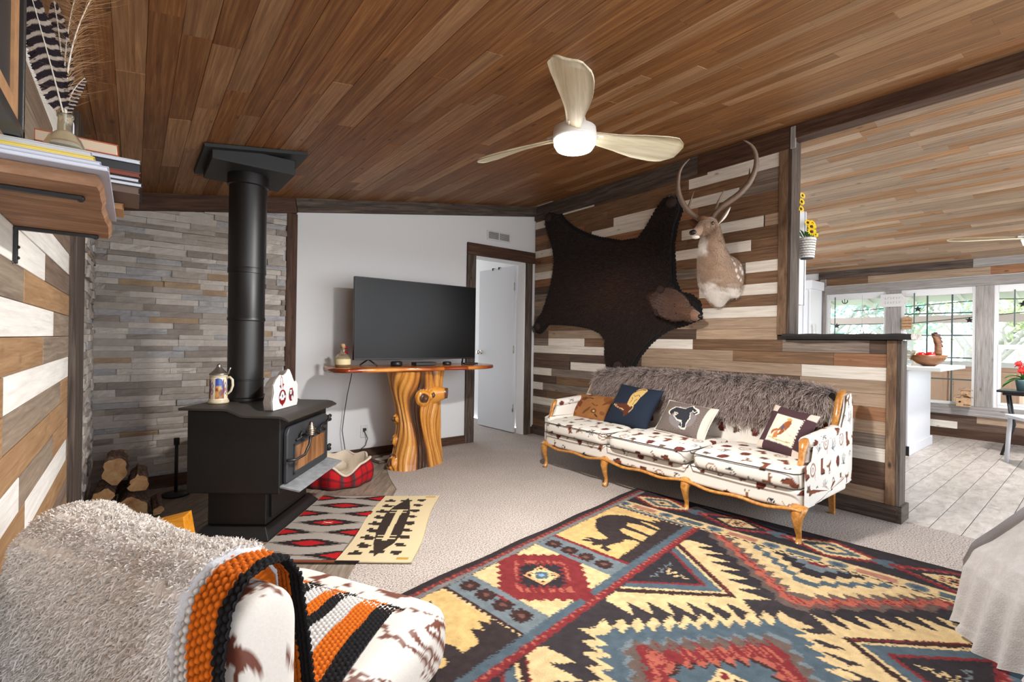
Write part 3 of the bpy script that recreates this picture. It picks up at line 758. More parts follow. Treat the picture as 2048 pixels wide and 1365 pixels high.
# ---- beer stein
cs = Canvas(.32, .20, 1200, (226, 214, 186)); C_ = cs
C_.rect(0, 0, .32, .022, (206, 190, 156)).rect(0, .150, .32, .156, (196, 178, 140))
for x0 in (0.0, .08, .16, .24):
    C_.rect(x0 + .006, .03, x0 + .052, .135, (44, 74, 150)).rect(x0 + .006, .03, x0 + .052, .075, (150, 96, 52)).ell(x0 + .028, .082, .020, .018, (206, 150, 70)).ell(x0 + .040, .060, .012, .020, (112, 60, 36)).ell(x0 + .018, .058, .010, .022, (190, 132, 60)).poly([(x0 + .006, .10), (x0 + .03, .075), (x0 + .006, .075)], (120, 60, 40)).ell(x0 + .038, .092, .008, .006, (170, 180, 120)).ell(x0 + .026, .135, .020, .010, (44, 74, 150))
    C_.ell(x0 + .068, .085, .011, .035, (60, 86, 150)).ell(x0 + .068, .085, .007, .025, (226, 214, 196)).ell(x0 + .068, .08, .004, .012, (190, 130, 70)).rect(x0 + .054, .03, x0 + .0555, .14, (150, 60, 44))
ss = empty('beer_stein', (.386, 3.204, .717), .6, 'cream painted ceramic stein with a pewter lid on the stove top', 'stein')
th = np.linspace(0, 2 * PI, 65)[:-1]; prof = [(.051, 0), (.054, .004), (.054, .012), (.049, .02), (.047, .026), (.0465, .08), (.0455, .14), (.045, .150), (.047, .153), (.044, .158), (.043, .162)]
zz = np.interp(np.linspace(0, 1, 60), np.linspace(0, 1, len(prof)), [p[1] for p in prof]); rr_ = np.interp(np.linspace(0, 1, 60), np.linspace(0, 1, len(prof)), [p[0] for p in prof])
P = np.zeros((64, 60, 3)); P[:, :, 0] = np.cos(th)[:, None] * rr_; P[:, :, 1] = np.sin(th)[:, None] * rr_; P[:, :, 2] = zz
painted('glazed', rough=.25, nscale=60, amt=.06, bump=.05, spec=.6)
grid('mug', P, MATS['glazed'], ss, col=cs.sample((th / (2 * PI) * .32)[:, None] + 0 * zz[None], zz[None] + 0 * th[:, None]), closed_u=True)
plain('pewter', (170, 164, 154), rough=.32, metal=.9, var=.15, bscale=80)
MB().lathe([(.048, .162), (.048, .168), (.040, .176), (.026, .190), (.014, .206), (.010, .212), (.012, .217), (.006, .224), (0, .226)], 28).obj('lid', MATS['pewter'], ss, smooth=True)
MB().tube([(.044, 0, .166), (.056, 0, .172), (.060, 0, .19), (.066, 0, .205)], [.006, .006, .004, .005], 8).obj('thumb_lever', MATS['pewter'], ss, smooth=True)
plain('ceramic_cream', (224, 212, 184), rough=.3)
MB().tube([(.045, 0, .145), (.064, 0, .150), (.078, 0, .135), (.080, 0, .10), (.070, 0, .07), (.055, 0, .055), (.046, 0, .05)], [.006, .0065, .007, .007, .006, .006, .005], 10).obj('handle', MATS['ceramic_cream'], ss, smooth=True)
ss.rotation_euler = (0, 0, -.65)

# ---- painted stone slab
a0_ = math.atan2(3.16 - 2.98, .80 - .645)
sg = empty('painted_stone', (.715, 3.065, .682), a0_, 'jagged white-faced stone slab with red pottery motifs standing on the stove', 'ornament')
out = [(-.125, .0), (.118, .0), (.128, .02), (.125, .115), (.105, .135), (.085, .132), (.055, .175), (.035, .20), (.015, .205), (-.005, .185), (-.03, .175), (-.07, .178), (-.105, .155), (-.128, .13), (-.120, .09), (-.135, .05)]
MB().prism([(a * 1.02, b_) for a, b_ in out], .045, lambda a, b_, h: (a + (.02 * h / .045 - .03 * h / .045 if False else 0), .003 + h, b_ * (1 - .08 * h / .045))).obj('stone_back', MATS['stone_c'], sg, bevel=.004)
sg.scale = (1.12, 1.12, 1.12)
cv = Canvas(.30, .22, 1500, (214, 214, 212)); O2 = lambda a, b_: (a + .15, b_)
red = (128, 24, 28)
def ce(a, b_, ra, rb, c, g=0): cv.ell(a + .15, b_, ra, rb, c, g)
cv.line([(.100, .105), (.093, .155), (.101, .172), (.112, .155), (.118, .105)], .004, (120, 30, 34)); cv.poly([(.082, .120), (.098, .130), (.096, .108)], red); cv.poly([(.114, .132), (.130, .128), (.120, .112)], red)
ce(-.035, .060, .036, .040, red); ce(-.035, .066, .026, .024, (60, 60, 64)); ce(-.035, .064, .018, .026, (236, 236, 234)); ce(-.035, .066, .006, .010, (80, 80, 84)); cv.poly([(.085, .045), (.145, .045), (.115, .010)], red); ce(-.060, .060, .006, .008, (236, 236, 234)); ce(-.010, .060, .006, .008, (236, 236, 234))
ce(.055, .062, .026, .034, (70, 66, 68)); cv.rect(.188, .085, .222, .100, red); cv.poly([(.180, .06), (.205, .06), (.205, .028), (.190, .035)], red); ce(.052, .078, .011, .013, (236, 236, 234)); ce(.052, .078, .004, .006, (90, 100, 100)); ce(.066, .046, .008, .012, (236, 236, 234)); ce(.072, .07, .010, .012, red)
# face as a dense sheet clipped to the outline
nx, nz = 130, 96; xs = np.linspace(-.137, .13, nx); zs = np.linspace(0, .206, nz)
def clipped_sheet(name, poly, xs, zs, fn, mat, parent, canvas, ou, ov, thick=0):
    me = bpy.data.meshes.new(name); X, Z = np.meshgrid(xs, zs, indexing='ij')
    keep = np.array([[inside((x, z), poly) for z in (zs[:-1] + zs[1:]) / 2] for x in (xs[:-1] + xs[1:]) / 2])
    idx = np.arange(X.size).reshape(X.shape); q = np.argwhere(keep); F = [(idx[i, j], idx[i + 1, j], idx[i + 1, j + 1], idx[i, j + 1]) for i, j in q]
    V = fn(X.ravel(), Z.ravel()); me.from_pydata([tuple(v) for v in V], [], F)
    cc = np.ones((X.size, 4), np.float32); cc[:, :3] = canvas.sample(X.ravel() + ou, Z.ravel() + ov)
    ca = me.color_attributes.new('Col', 'FLOAT_COLOR', 'POINT'); ca.data.foreach_set('color', cc.ravel())
    bm = bmesh.new(); bm.from_mesh(me); bmesh.ops.delete(bm, geom=[v for v in bm.verts if not v.link_faces], context='VERTS'); bm.to_mesh(me); bm.free()
    return link(name, me, mat, parent)
painted('stone_paint', rough=.5, nscale=80, amt=.04, bump=.2)
clipped_sheet('painted_face', out, xs, zs, lambda x, z: np.stack([x, 0 * x, z], 1), MATS['stone_paint'], sg, cv, .15, 0)

# ---- logs in the corner
wood('bark', [(70, 52, 42), (112, 88, 74), (150, 128, 112)], rough=.95, bump=1.0, stretch=(6, 18, 18), knots=0, var=.3)
wood('log_end', [(150, 106, 66), (188, 144, 98), (208, 170, 126)], rough=.8, bump=.5, stretch=(5, 5, 5), knots=0, var=.25)
def log(name, loc, r, L, rz, tilt, label, seed, split=False):
    rr = random.Random(seed); n_ = 22; segs = 8
    rad = [r * (1 + .16 * math.sin(2 * PI * j / n_ * 2 + seed) + .08 * math.sin(5 * 2 * PI * j / n_ + seed * 2) + rr.uniform(-.05, .05)) for j in range(n_)]
    if split: rad = [rd * (.45 if .25 < (j / n_) < .55 else 1) for j, rd in enumerate(rad)]
    vs = []
    for i in range(segs + 1):
        x = -L / 2 + L * i / segs
        for j in range(n_):
            q = rad[j] * (1 + rr.uniform(-.05, .05)); a = 2 * PI * j / n_; vs.append((x, q * math.cos(a), q * math.sin(a)))
    fs = [(i * n_ + j, (i + 1) * n_ + j, (i + 1) * n_ + (j + 1) % n_, i * n_ + (j + 1) % n_) for i in range(segs) for j in range(n_)]
    mb = MB(); mb.add(vs, fs); mb.cur = 1; mb.add(vs[:n_], [tuple(range(n_))]); mb.add(vs[-n_:], [tuple(range(n_ - 1, -1, -1))])
    o = mb.obj(name, [MATS['bark'], MATS['log_end']]); o.location = loc; o.rotation_euler = (0, tilt, rz); tag(o, label, 'log', 'firewood in the stone corner'); return o
aim = math.atan2(-3.5, -.1)
log('log', (.015, 3.72, .083), .068, .34, aim, 0, 'large split log with a broad tan cut end, front of the firewood pile', 3)
log('log', (-.125, 3.70, .060), .050, .34, aim - .02, 0, 'log with an orange-tan end at the bottom left of the firewood pile', 5)
log('log', (-.125, 3.74, .170), .046, .32, aim, 0, 'grey-ended log lying on the left of the firewood pile', 7)
log('log', (.020, 3.76, .222), .058, .30, aim + .02, 0, 'rough barky log with an orange edge, right of the firewood pile', 9, True)
log('log', (-.075, 3.78, .300), .066, .30, aim, 0, 'shaggy reddish bark log topping the firewood pile', 11)
log('log', (.125, 3.74, .036), .026, .30, aim + .05, 0, 'thin grey branch end low on the right of the firewood pile', 13)
plain('tool_black', (24, 24, 26), rough=.5)
tl = empty('fire_tool', (.24, 4.02, 0), 0, 'black upright fireplace tool standing between firewood and stove', 'fire tool')
MB().tube([(0, 0, .02), (0, 0, .36)], .011, 10).obj('shaft', MATS['tool_black'], tl, smooth=True)
MB().box((0, 0, .37), (.034, .02, .05)).obj('grip', MATS['tool_black'], tl, bevel=.005)
MB().lathe([(.0, 0), (.085, 0), (.085, .012), (.02, .02), (0, .02)], 20).obj('base', MATS['tool_black'], tl, smooth=True)
wood('yellow_wood', [(196, 116, 20), (222, 144, 34), (236, 166, 60)], rough=.6, stretch=(2, 14, 14), knots=0, var=0, bump=.5)
yb = MB(); yb.add([(-.22, -.06, 0), (.20, -.06, 0), (.20, .06, 0), (-.22, .06, 0), (-.22, -.06, .135), (.17, -.05, .215), (.17, .05, .215), (-.22, .06, .135), (-.05, -.058, .165), (-.05, .058, .165)],
    [(0, 3, 2, 1), (0, 1, 5, 8, 4), (1, 2, 6, 5), (2, 3, 7, 9, 6), (3, 0, 4, 7), (4, 8, 9, 7), (8, 5, 6, 9)])
o = yb.obj('kindling_block', MATS['yellow_wood'], bevel=.004); o.location = (.065, 2.93, 0); o.rotation_euler = (0, 0, -.42); tag(o, 'bright orange-yellow wedge of split wood on the hearth behind the fleece chair', 'wood block')
board('baseboard_stone', (XL + .04, YD - .045, 0), (.985, YD - .03, .09), 'barn_brown')

# ---- dog bed
def plaid(u, v):
    c = np.zeros(u.shape + (3,)); c[:] = lin3((172, 26, 30)); 
    def band(t, p, w, o_=0): return (((t + o_) / p) % 1) < w
    dk = lin3((70, 26, 34)); gr = lin3((52, 62, 60)); wh = lin3((214, 200, 190))
    for t in (u, v):
        c[band(t, .075, .30)] = c[band(t, .075, .30)] * .35 + dk * .65
        c[band(t, .075, .06, .052)] = gr; c[band(t, .075, .035, .028)] = wh * .8
    return c
painted('plaid_cloth', rough=.9, nscale=300, amt=.12, bump=.3)
plain('cream_fleece', (206, 190, 168), rough=.95, bump=.8, bscale=120, var=.12, sheen=.3)
bd = empty('dog_bed', (1.25, 3.70, 0), .25, 'small red plaid pet bed with cream fleece lining beside the stove', 'pet bed')
nt, nv = 96, 24; th = np.linspace(0, 2 * PI, nt + 1)[:-1]; vv = np.linspace(0, 1, nv)
Rb = .235 * (1 + .05 * np.cos(th * 8)); dip = 1 - .45 * np.exp(-((np.angle(np.exp(1j * (th + 1.9)))) / .35) ** 2)
hgt = .165 * dip * (1 + .06 * np.cos(th * 8))
P = np.zeros((nt, nv, 3)); Q = np.zeros((nt, nv, 3))
for j, v in enumerate(vv):
    r_ = Rb * (1 + .07 * math.sin(v * PI)) - .02 * v ** 3; P[:, j] = np.stack([r_ * np.cos(th), r_ * np.sin(th), hgt * v + .004], 1)
    r2 = (Rb - .02) * (1 - v) + .0 * v; r2 = np.where(v < .45, Rb - .02 - .06 * (v / .45), (Rb - .08) * (1 - (v - .45) / .55)); z2 = np.where(v < .45, hgt * (1 - v / .45 * .72), hgt * .28 * (1 - (v - .45) / .55) + .045 * (v - .45) / .55)
    Q[:, j] = np.stack([r2 * np.cos(th), r2 * np.sin(th), z2 + .004 + .006 * np.sin(th * 9 + v * 9)], 1)
uu = (th * .235)[:, None] + 0 * vv[None]; v2 = vv[None] * .165 + 0 * th[:, None]
grid('bed_wall', P, MATS['plaid_cloth'], bd, col=plaid(uu, v2 + .01), closed_u=True)
grid('lining', Q, MATS['cream_fleece'], bd, closed_u=True)
MB().tube([(Rb[i] * math.cos(th[i]) * .95, Rb[i] * math.sin(th[i]) * .95, hgt[i] + .004) for i in list(range(nt)) + [0]], .009, 8).obj('rim', MATS['cream_fleece'], bd, smooth=True)
MB().sphere((.06, .10, .085), .06, 14, 10, (1.1, .8, .8)).obj('cushion', MATS['cream_fleece'], bd, smooth=True)

tr = empty('floor_tray', (1.84, 4.13, 0), .12, 'flat pale tray of papers lying on the floor between pet bed and stump', 'tray')
plain('paper_pale', (214, 208, 198), rough=.8, var=.05, bscale=30); plain('tray_brown', (112, 96, 84), rough=.6)
MB().bbox((-.15, -.11, .002), (.15, .11, .010)).obj('tray_base', MATS['tray_brown'], tr)
MB().bbox((-.15, -.11, .010), (.15, -.10, .022)).bbox((-.15, .10, .010), (.15, .11, .022)).bbox((-.15, -.10, .010), (-.14, .10, .022)).bbox((.14, -.10, .010), (.15, .10, .022)).obj('tray_rim', MATS['tray_brown'], tr)
for x, y, r_ in ((-.07, -.02, .2), (.03, .02, -.3), (.07, -.04, .5)):
    q = MB().box((0, 0, 0), (.11, .08, .003)).obj('paper', MATS['paper_pale'], tr); q.location = (x, y, .0125 + (r_ + 1) * .002); q.rotation_euler = (0, 0, r_)

# ---- woven rugs in front of the stove
def rugsheet(name, canvas, w, h, res, loc, rz, mat, lift=.006, warp=.002, parent=None, seed=0, thick=.004, edge=None):
    nu, nv = int(w * res) + 1, int(h * res) + 1; u = np.linspace(0, w, nu); v = np.linspace(0, h, nv); U, V = np.meshgrid(u, v, indexing='ij')
    P = np.zeros((nu, nv, 3)); P[:, :, 0] = U; P[:, :, 1] = V
    if edge is not None: P[:, :, 0], P[:, :, 1] = edge(U, V)
    P[:, :, 2] = lift + thick + warp * (fbm(U, V, 6, seed) - .5) * 2
    o = grid(name, P, mat, parent, col=canvas.sample(U, V), thick=thick); o.location = loc; o.rotation_euler = (0, 0, rz); return o
painted('woven', rough=.95, nscale=420, amt=.16, bump=.5)
def serrated(cv, cx, cy, rx, ry, c, n_=5, depth=.4):
    """lozenge with stepped, spiky outline; long axis along y"""
    pts = []
    for q in ((1, 1), (-1, 1), (-1, -1), (1, -1)):
        seq = []
        for i in range(n_ + 1):
            t = i / n_; x = rx * (1 - t); y = ry * t
            seq.append((x * q[0], y * q[1])); 
            if i < n_: seq.append(((x - rx / n_ * depth * 1.6) * q[0], (y + ry / n_ * -.1) * q[1]))
        if q in ((-1, 1), (1, -1)): seq = seq[::-1]
        pts += seq
    cv.poly([(cx + a, cy + b_) for a, b_ in pts], c)
W1, W2, LR = .425, .375, 1.0
cr1 = Canvas(W1, LR, 700, (150, 141, 132))
RED = (164, 22, 26); BK = (38, 28, 28)
def loz(cv, cx, cy, rx, ry, star=False):
    n_ = 9; r = random.Random(int(cy * 1000 + cx * 77)); h_ = ry / n_ * 1.02
    for k in range(-n_, n_ + 1):
        t = abs(k) / n_; y = cy + k * ry / n_; L = rx * (1 - t) + .012 + .045 * (k % 2 == 0) * (1 - .5 * t) + r.uniform(0, .01)
        cv.rect(cx - L, y - h_ * .5, cx + L, y + h_ * .5, BK); cv.poly([(cx - L, y - h_ * .5), (cx - L - .02, y), (cx - L, y + h_ * .5)], BK); cv.poly([(cx + L, y - h_ * .5), (cx + L + .02, y), (cx + L, y + h_ * .5)], BK)
    for k in range(-n_ + 3, n_ - 2):
        t = abs(k) / (n_ - 2.2); y = cy + k * ry / n_; L = rx * (1 - t) * .62 + .004 * (k % 2)
        cv.rect(cx - L, y - h_ * .55, cx + L, y + h_ * .55, RED)
    if star: cv.poly([(cx - .03, cy - .012), (cx, cy - .004), (cx + .03, cy - .012), (cx + .012, cy), (cx + .03, cy + .012), (cx, cy + .004), (cx - .03, cy + .012), (cx - .012, cy)], (220, 200, 170))
for i, y in enumerate(np.linspace(.07, .93, 7)):
    if i % 2 == 0: loz(cr1, .0, y, .155, .050); loz(cr1, W1, y, .155, .050)
    else: loz(cr1, W1 / 2, y, .145, .050, star=(i == 3))
cr1.rect(0, 0, W1, .018, (120, 66, 44)).rect(0, .018, W1, .024, (60, 40, 36)).rect(0, LR - .012, W1, LR, (96, 44, 44))
rzr = math.atan2(2.165 - 2.923, 1.118 - 1.728) - PI / 2   # local y runs from near edge to far edge
rzr = math.atan2(.81, .62) - PI / 2
r1 = rugsheet('woven_rug', cr1, W1, LR, 250, (.440, 2.605, 0), rzr, MATS['woven'], seed=4)
tag(r1, 'grey woven rug with red and black serrated diamonds beside the stove', 'rug')
cr2 = Canvas(W2, LR, 700, (196, 178, 142)); BR = (48, 38, 32); CRM = (196, 178, 142)
for k in range(9):
    y = .08 + k * .098; st_ = .012 * (k % 2)
    cr2.poly([(.03 + st_, y), (.10, y), (.10, y + .03), (.075, y + .03), (.075, y + .05), (.05, y + .05), (.05, y + .025), (.03 + st_, y + .025)], BR)
    cr2.poly([(.345 - .05 - st_, y + .045), (.24, y + .045), (.24, y + .015), (.26, y + .015), (.26, y), (.29, y), (.29, y + .02), (.295 - st_, y + .02)], BR)
cr2.poly([(.17, .06), (.20, .15), (.23, .22), (.25, .36), (.25, .64), (.22, .78), (.20, .86), (.17, .94), (.15, .86), (.12, .78), (.10, .64), (.10, .36), (.12, .22), (.14, .15)], BR)
for k in range(7):
    y = .16 + k * .10
    cr2.rect(.060, y, .105, y + .018, BR).rect(.078, y + .018, .12, y + .034, BR).rect(.25, y + .02, .30, y + .038, BR).rect(.235, y + .038, .275, y + .055, BR)
cr2.rect(.13, .0 + .10, .21, .13, BR).rect(.13, .87, .21, .90, BR)
cr2.poly([(.155, .25), (.185, .25), (.195, .72), (.16, .72)], (196, 178, 138)).rect(.12, .27, .225, .285, (196, 178, 138)).rect(.12, .31, .225, .322, (196, 178, 138)).rect(.12, .66, .225, .672, (196, 178, 138)).rect(.12, .70, .225, .715, (196, 178, 138))
for k in range(6): cr2.rect(.10 + .004 * k, .12 + k * .008, .13, .124 + k * .008, CRM)
cr2.rect(.29, .03, .35, .055, (168, 128, 60)).rect(.28, .945, .35, .97, (178, 138, 66)).rect(0, LR - .014, W2, LR, (36, 30, 30)).rect(0, 0, .12, .014, (40, 32, 30))
r2 = rugsheet('woven_rug', cr2, W2, LR * .985, 250, (.440 + W1 * math.cos(rzr), 2.605 + W1 * math.sin(rzr) , 0), rzr, MATS['woven'], seed=9, edge=lambda U, V: (U + .010 * np.sin(V * 7), V + .02 * U / .375 * (V > .5)))
tag(r2, 'cream woven rug with dark brown stepped pattern next to the grey one', 'rug')
# ================================================================== stump console, TV
def ridge_col(t, cols):
    t = np.clip(t, 0, 1) * (len(cols) - 1); i = np.minimum(t.astype(int), len(cols) - 2); f = (t - i)[..., None]
    c = np.array([lin3(c) for c in cols]); return c[i] * (1 - f) + c[i + 1] * f
painted('varnished', rough=.18, nscale=50, amt=.16, bump=.12, spec=.6)
con = empty('stump_console', (1.95, 3.80, 0), 0, 'varnished tree stump console with a live-edge slab top under the television', 'console table')
nt, nz = 360, 150; th = np.linspace(0, 2 * PI, nt + 1)[:-1]; zz = np.linspace(0, .828, nz); T, Z = np.meshgrid(th, zz, indexing='ij')
base = np.interp(zz, [0, .05, .2, .4, .55, .7, .828], [.225, .215, .195, .185, .190, .215, .235])[None]
tw = T + .25 * np.sin(Z * 4) + .12 * np.sin(Z * 11 + T * 2)
rid = np.abs(np.sin(tw * 6.5)) ** .6 * .5 + np.abs(np.sin(tw * 4.0 + 1.3 + .8 * Z)) ** .5 * .5
deep = np.clip((np.sin(tw * 3.0 + .7 * np.sin(Z * 5)) * .6 + np.sin(tw * 7.0 + Z * 2) * .4 - .30) / .45, 0, 1)
rid = rid * .7 + .3 * np.abs(np.sin(tw * 14 + .5 * np.sin(Z * 9)))
R_ = base * (1 + .06 * np.sin(T * 2 + .6) + .05 * np.sin(T * 3 + 2)) - .030 * (1 - rid) - .035 * deep
colr = ridge_col(.95 * rid - .9 * deep + .25 * (fbm(T, Z, 5, 3) - .5) + .05, [(56, 34, 22), (98, 58, 28), (160, 98, 40), (192, 130, 56), (212, 156, 84)])
def knot(t0, z0, r0, out_, dark=True):
    global R_, colr
    dt = np.angle(np.exp(1j * (T - t0))) * .2; d = np.sqrt(dt ** 2 + (Z - z0) ** 2); k = np.clip(1 - d / r0, 0, 1)
    R_ = R_ + out_ * (k ** .8) ; ring = (d < r0 * .75) & (d > r0 * .55); colr[ring] = lin3((214, 150, 66))
    c = d < r0 * .5; colr[c] = lin3((92, 60, 44)); c2 = (d < r0 * .5) & (np.sin(d / r0 * 40) > .3); colr[c2] = lin3((70, 42, 30)); colr[(d < r0) & (d > r0 * .75)] = lin3((196, 126, 44))
fa = math.atan2(-3.8, -1.95)
knot(fa + .42, .60, .075, .05); knot(fa + .85, .62, .05, .05); knot(fa - 1.05, .42, .045, .05); knot(fa - 1.15, .235, .055, .05); knot(fa - .95, .06, .07, .05)
P = np.stack([1.12 * R_ * np.cos(T) + .02 * np.sin(Z * 5), R_ * np.sin(T) * .85, Z], 2)
stp = grid('stump', P, MATS['varnished'], con, col=colr, closed_u=True)
def stub(az, z0, L, r0, r1, nm='branch_stub'):
    nn = 20; t = np.linspace(0, 1, 14); a = np.linspace(0, 2 * PI, nn + 1)[:-1]; P = np.zeros((nn, 14, 3)); cc = np.zeros((nn, 14, 3))
    dirv = np.array([math.cos(az), math.sin(az) * .85, .12]); s_ = np.array([-math.sin(az), math.cos(az), 0]); u2 = np.array([0, 0, 1.])
    for i, tt in enumerate(t):
        r_ = r0 + (r1 - r0) * min(1, tt / .8) if tt < .85 else r1 * (1 - (tt - .85) / .15 * .98); dd = .13 + L * min(tt / .85, 1)
        for j in range(nn): P[j, i] = dirv * dd + np.array([0, 0, z0]) + (s_ * math.cos(a[j]) + u2 * math.sin(a[j])) * r_ * (1 + .06 * math.sin(3 * a[j]))
        cc[:, i] = lin3((206, 140, 56)) if tt < .72 else lin3((98, 58, 36))
    grid(nm, P, MATS['varnished'], con, col=cc, closed_u=True)
stub(fa + 1.35, .60, .16, .095, .045); stub(fa - .95, .06, .10, .07, .045)
# slab: live-edge outline
nu, nv = 120, 30; u = np.linspace(0, 1, nu)
X = 1.205 + (2.755 - 1.205) * u
yf = 3.60 + .02 * np.sin(u * 9) + .015 * np.sin(u * 23) + .16 * np.clip(1 - u / .06, 0, 1) ** 2 + .16 * np.clip((u - .88) / .12, 0, 1) ** 1.5
yb_ = 4.12 - .02 * np.sin(u * 7) - .14 * np.clip(1 - u / .05, 0, 1) ** 2
v = np.linspace(0, 1, nv); pa = np.linspace(0, 2 * PI, 41)[:-1]
P = np.zeros((40, nu, 3)); cc = np.zeros((40, nu, 3))
for j, a in enumerate(pa):
    sx = np.sign(math.cos(a)) * abs(math.cos(a)) ** .25; sz = np.sign(math.sin(a)) * abs(math.sin(a)) ** .6
    yc, hw = (yf + yb_) / 2, (yb_ - yf) / 2
    P[j, :, 0] = X; P[j, :, 1] = yc + hw * sx; P[j, :, 2] = .850 + .021 * sz
    t = .55 + .35 * np.sin(u * 14 + 2 * sx) * .6 + .3 * (fbm(u * 3, 0 * u + sx, 6, 5) - .5); edge = abs(sx) > .93
    cc[j] = ridge_col(np.clip(t - (.0 if not edge else 0), 0, 1), [(110, 44, 16), (158, 78, 30), (206, 128, 56), (226, 160, 84)])
    red_ = (u < .12) | ((u > .58) & (u < .74)) | (u > .9)
    if edge: cc[j, red_] = lin3((136, 52, 18))
P[:, 0, 1] = P[:, 0, 1].mean(); P[:, -1, 1] = P[:, -1, 1].mean(); P[:, 0, 2] = .85; P[:, -1, 2] = .85
slab = grid('slab_top', P, MATS['varnished'], con, col=cc, closed_u=True)
slab.location = (-1.95, -3.80, 0)

plain('tv_black', (18, 18, 19), rough=.35); plain('tv_screen', (14, 14, 14), rough=.28, spec=.22); plain('plastic_dark', (28, 28, 30), rough=.4)
tv = empty('television', (2.02, 3.90, .872), 0, 'large flat black television standing on the stump console', 'television')
MB().bbox((-.60, -.02, .05), (.60, .02, .745)).obj('bezel', MATS['tv_black'], tv, bevel=.004)
MB().bbox((-.593, -.0225, .062), (.593, -.019, .738)).obj('screen', MATS['tv_screen'], tv)
MB().bbox((-.45, .02, .12), (.45, .055, .55)).obj('back_shell', MATS['plastic_dark'], tv, bevel=.01)
for s in (-1, 1):
    MB().tube([(s * .47, .0, .055), (s * .47 - .05 * s, -.07, .005)], .007, 8).tube([(s * .47, .0, .055), (s * .47 + .04 * s, .08, .005)], .007, 8).obj('foot', MATS['plastic_dark'], tv, smooth=True)
def gadget(name, loc, dims, label, cat, mat='plastic_dark', r=.004):
    o = MB().box((0, 0, dims[2] / 2), dims).obj(name, MATS[mat], bevel=r); o.location = loc; return tag(o, label, cat)
gadget('media_box', (2.02, 3.80, .873), (.20, .10, .028), 'low black media box under the middle of the television', 'electronics')
o = MB().lathe([(0, 0), (.045, 0), (.05, .008), (.05, .030), (.04, .038), (0, .038)], 24).obj('smart_speaker', MATS['plastic_dark'], smooth=True); o.location = (1.76, 3.80, .873); tag(o, 'round black puck speaker under the left half of the television', 'speaker')
o = MB().lathe([(0, 0), (.038, 0), (.04, .006), (.04, .024), (.03, .030), (0, .030)], 24).obj('black_jar', MATS['plastic_dark'], smooth=True); o.location = (2.25, 3.79, .873); tag(o, 'small round black tin under the right half of the television', 'tin')
gadget('remote_control', (2.50, 3.78, .873), (.15, .04, .016), 'slim black remote control on the right end of the slab', 'remote')
# bottle
m, n, l, b = newmat('clear_glass'); b.inputs['Transmission Weight'].default_value = .9; b.inputs['Roughness'].default_value = .03; b.inputs['IOR'].default_value = 1.45; b.inputs['Base Color'].default_value = lin((236, 232, 214))
plain('cork', (186, 148, 104), rough=.9, var=.2, bscale=120); plain('label_cream', (222, 206, 160), rough=.7); plain('amber', (196, 150, 74), rough=.1, trans=.5)
bt = empty('glass_bottle', (1.315, 3.84, .871), 0, 'round clear bottle with cork stopper and cream label left of the television', 'bottle')
MB().lathe([(0, 0), (.055, 0), (.060, .006), (.060, .06), (.052, .085), (.028, .105), (.016, .115), (.015, .150), (.019, .152), (.019, .158), (.012, .158)], 30).obj('flask', MATS['clear_glass'], bt, smooth=True)
MB().lathe([(.0, .004), (.054, .004), (.055, .02), (.055, .034), (0, .035)], 26).obj('liquor', MATS['amber'], bt, smooth=True)
MB().lathe([(.0608, .02), (.0612, .022), (.0612, .062), (.0608, .064)], 30).obj('label_band', MATS['label_cream'], bt, smooth=True)
MB().lathe([(.011, .145), (.012, .158), (.017, .160), (.018, .175), (.012, .186), (0, .188)], 18).obj('stopper', MATS['cork'], bt, smooth=True)
plain('candle_red', (140, 24, 30), rough=.4)
cd = empty('red_candle', (1.375, 3.99, .871), 0, 'small dark red candle in a jar tucked behind the clear bottle', 'candle')
MB().lathe([(0, 0), (.03, 0), (.032, .13), (.0, .13)], 20).obj('wax', MATS['candle_red'], cd, smooth=True)
for k in range(5): MB().sphere((.015 * math.cos(k * 1.3), .015 * math.sin(k * 1.3), .155 + .008 * (k % 2)), .015, 8, 6).obj('blossom', MATS['candle_red'], cd, smooth=True)
# cord, outlet, vent
plain('cord_black', (40, 40, 42), rough=.5); plain('vent_white', (208, 208, 208), rough=.5); plain('socket_dark', (60, 60, 62), rough=.5)
o = MB().tube([(1.50, 4.11, .86), (1.50, 4.15, .78), (1.49, 4.22, .60), (1.475, 4.25, .42), (1.46, 4.25, .28), (1.485, 4.24, .10), (1.52, 4.24, .035), (1.60, 4.25, .075), (1.68, 4.26, .12), (1.70, 4.265, .18), (1.675, 4.275, .245), (1.665, 4.285, .25)], .0035, 6).obj('power_cord', MATS['cord_black'], smooth=True); tag(o, 'thin dark power cord hanging from the slab down to the wall outlet', 'cord')
ol = empty('wall_outlet', (1.68, YD - .004, .245), 0, 'white wall outlet left of the stump with a plug in it', 'outlet')
MB().box((0, -.0, 0), (.072, .008, .115)).obj('cover_plate', MATS['vent_white'], ol, bevel=.002)
for z in (-.02, .02): MB().box((0, -.006, z), (.034, .006, .028)).obj('socket', MATS['vent_white'], ol, bevel=.001)
MB().box((-.004, -.018, .018), (.026, .024, .024)).obj('plug', MATS['cord_black'], ol, bevel=.003)
vt = empty('air_vent', (3.20, YD - .003, 2.27), 0, 'white louvered air vent on the wall above the doorway', 'vent')
MB().bbox((-.165, -.006, -.055), (.165, .003, -.038)).bbox((-.165, -.006, .038), (.165, .003, .055)).bbox((-.165, -.006, -.038), (-.145, .003, .038)).bbox((.145, -.006, -.038), (.165, .003, .038)).bbox((-.006, -.007, -.038), (.006, .003, .038)).obj('vent_frame', MATS['vent_white'], vt)
for k in range(7):
    z = -.032 + k * .0107; MB().box((0, -.002, z), (.29, .008, .0035), Matrix.Rotation(.6, 3, 'X')).obj('louver', MATS['vent_white'], vt)
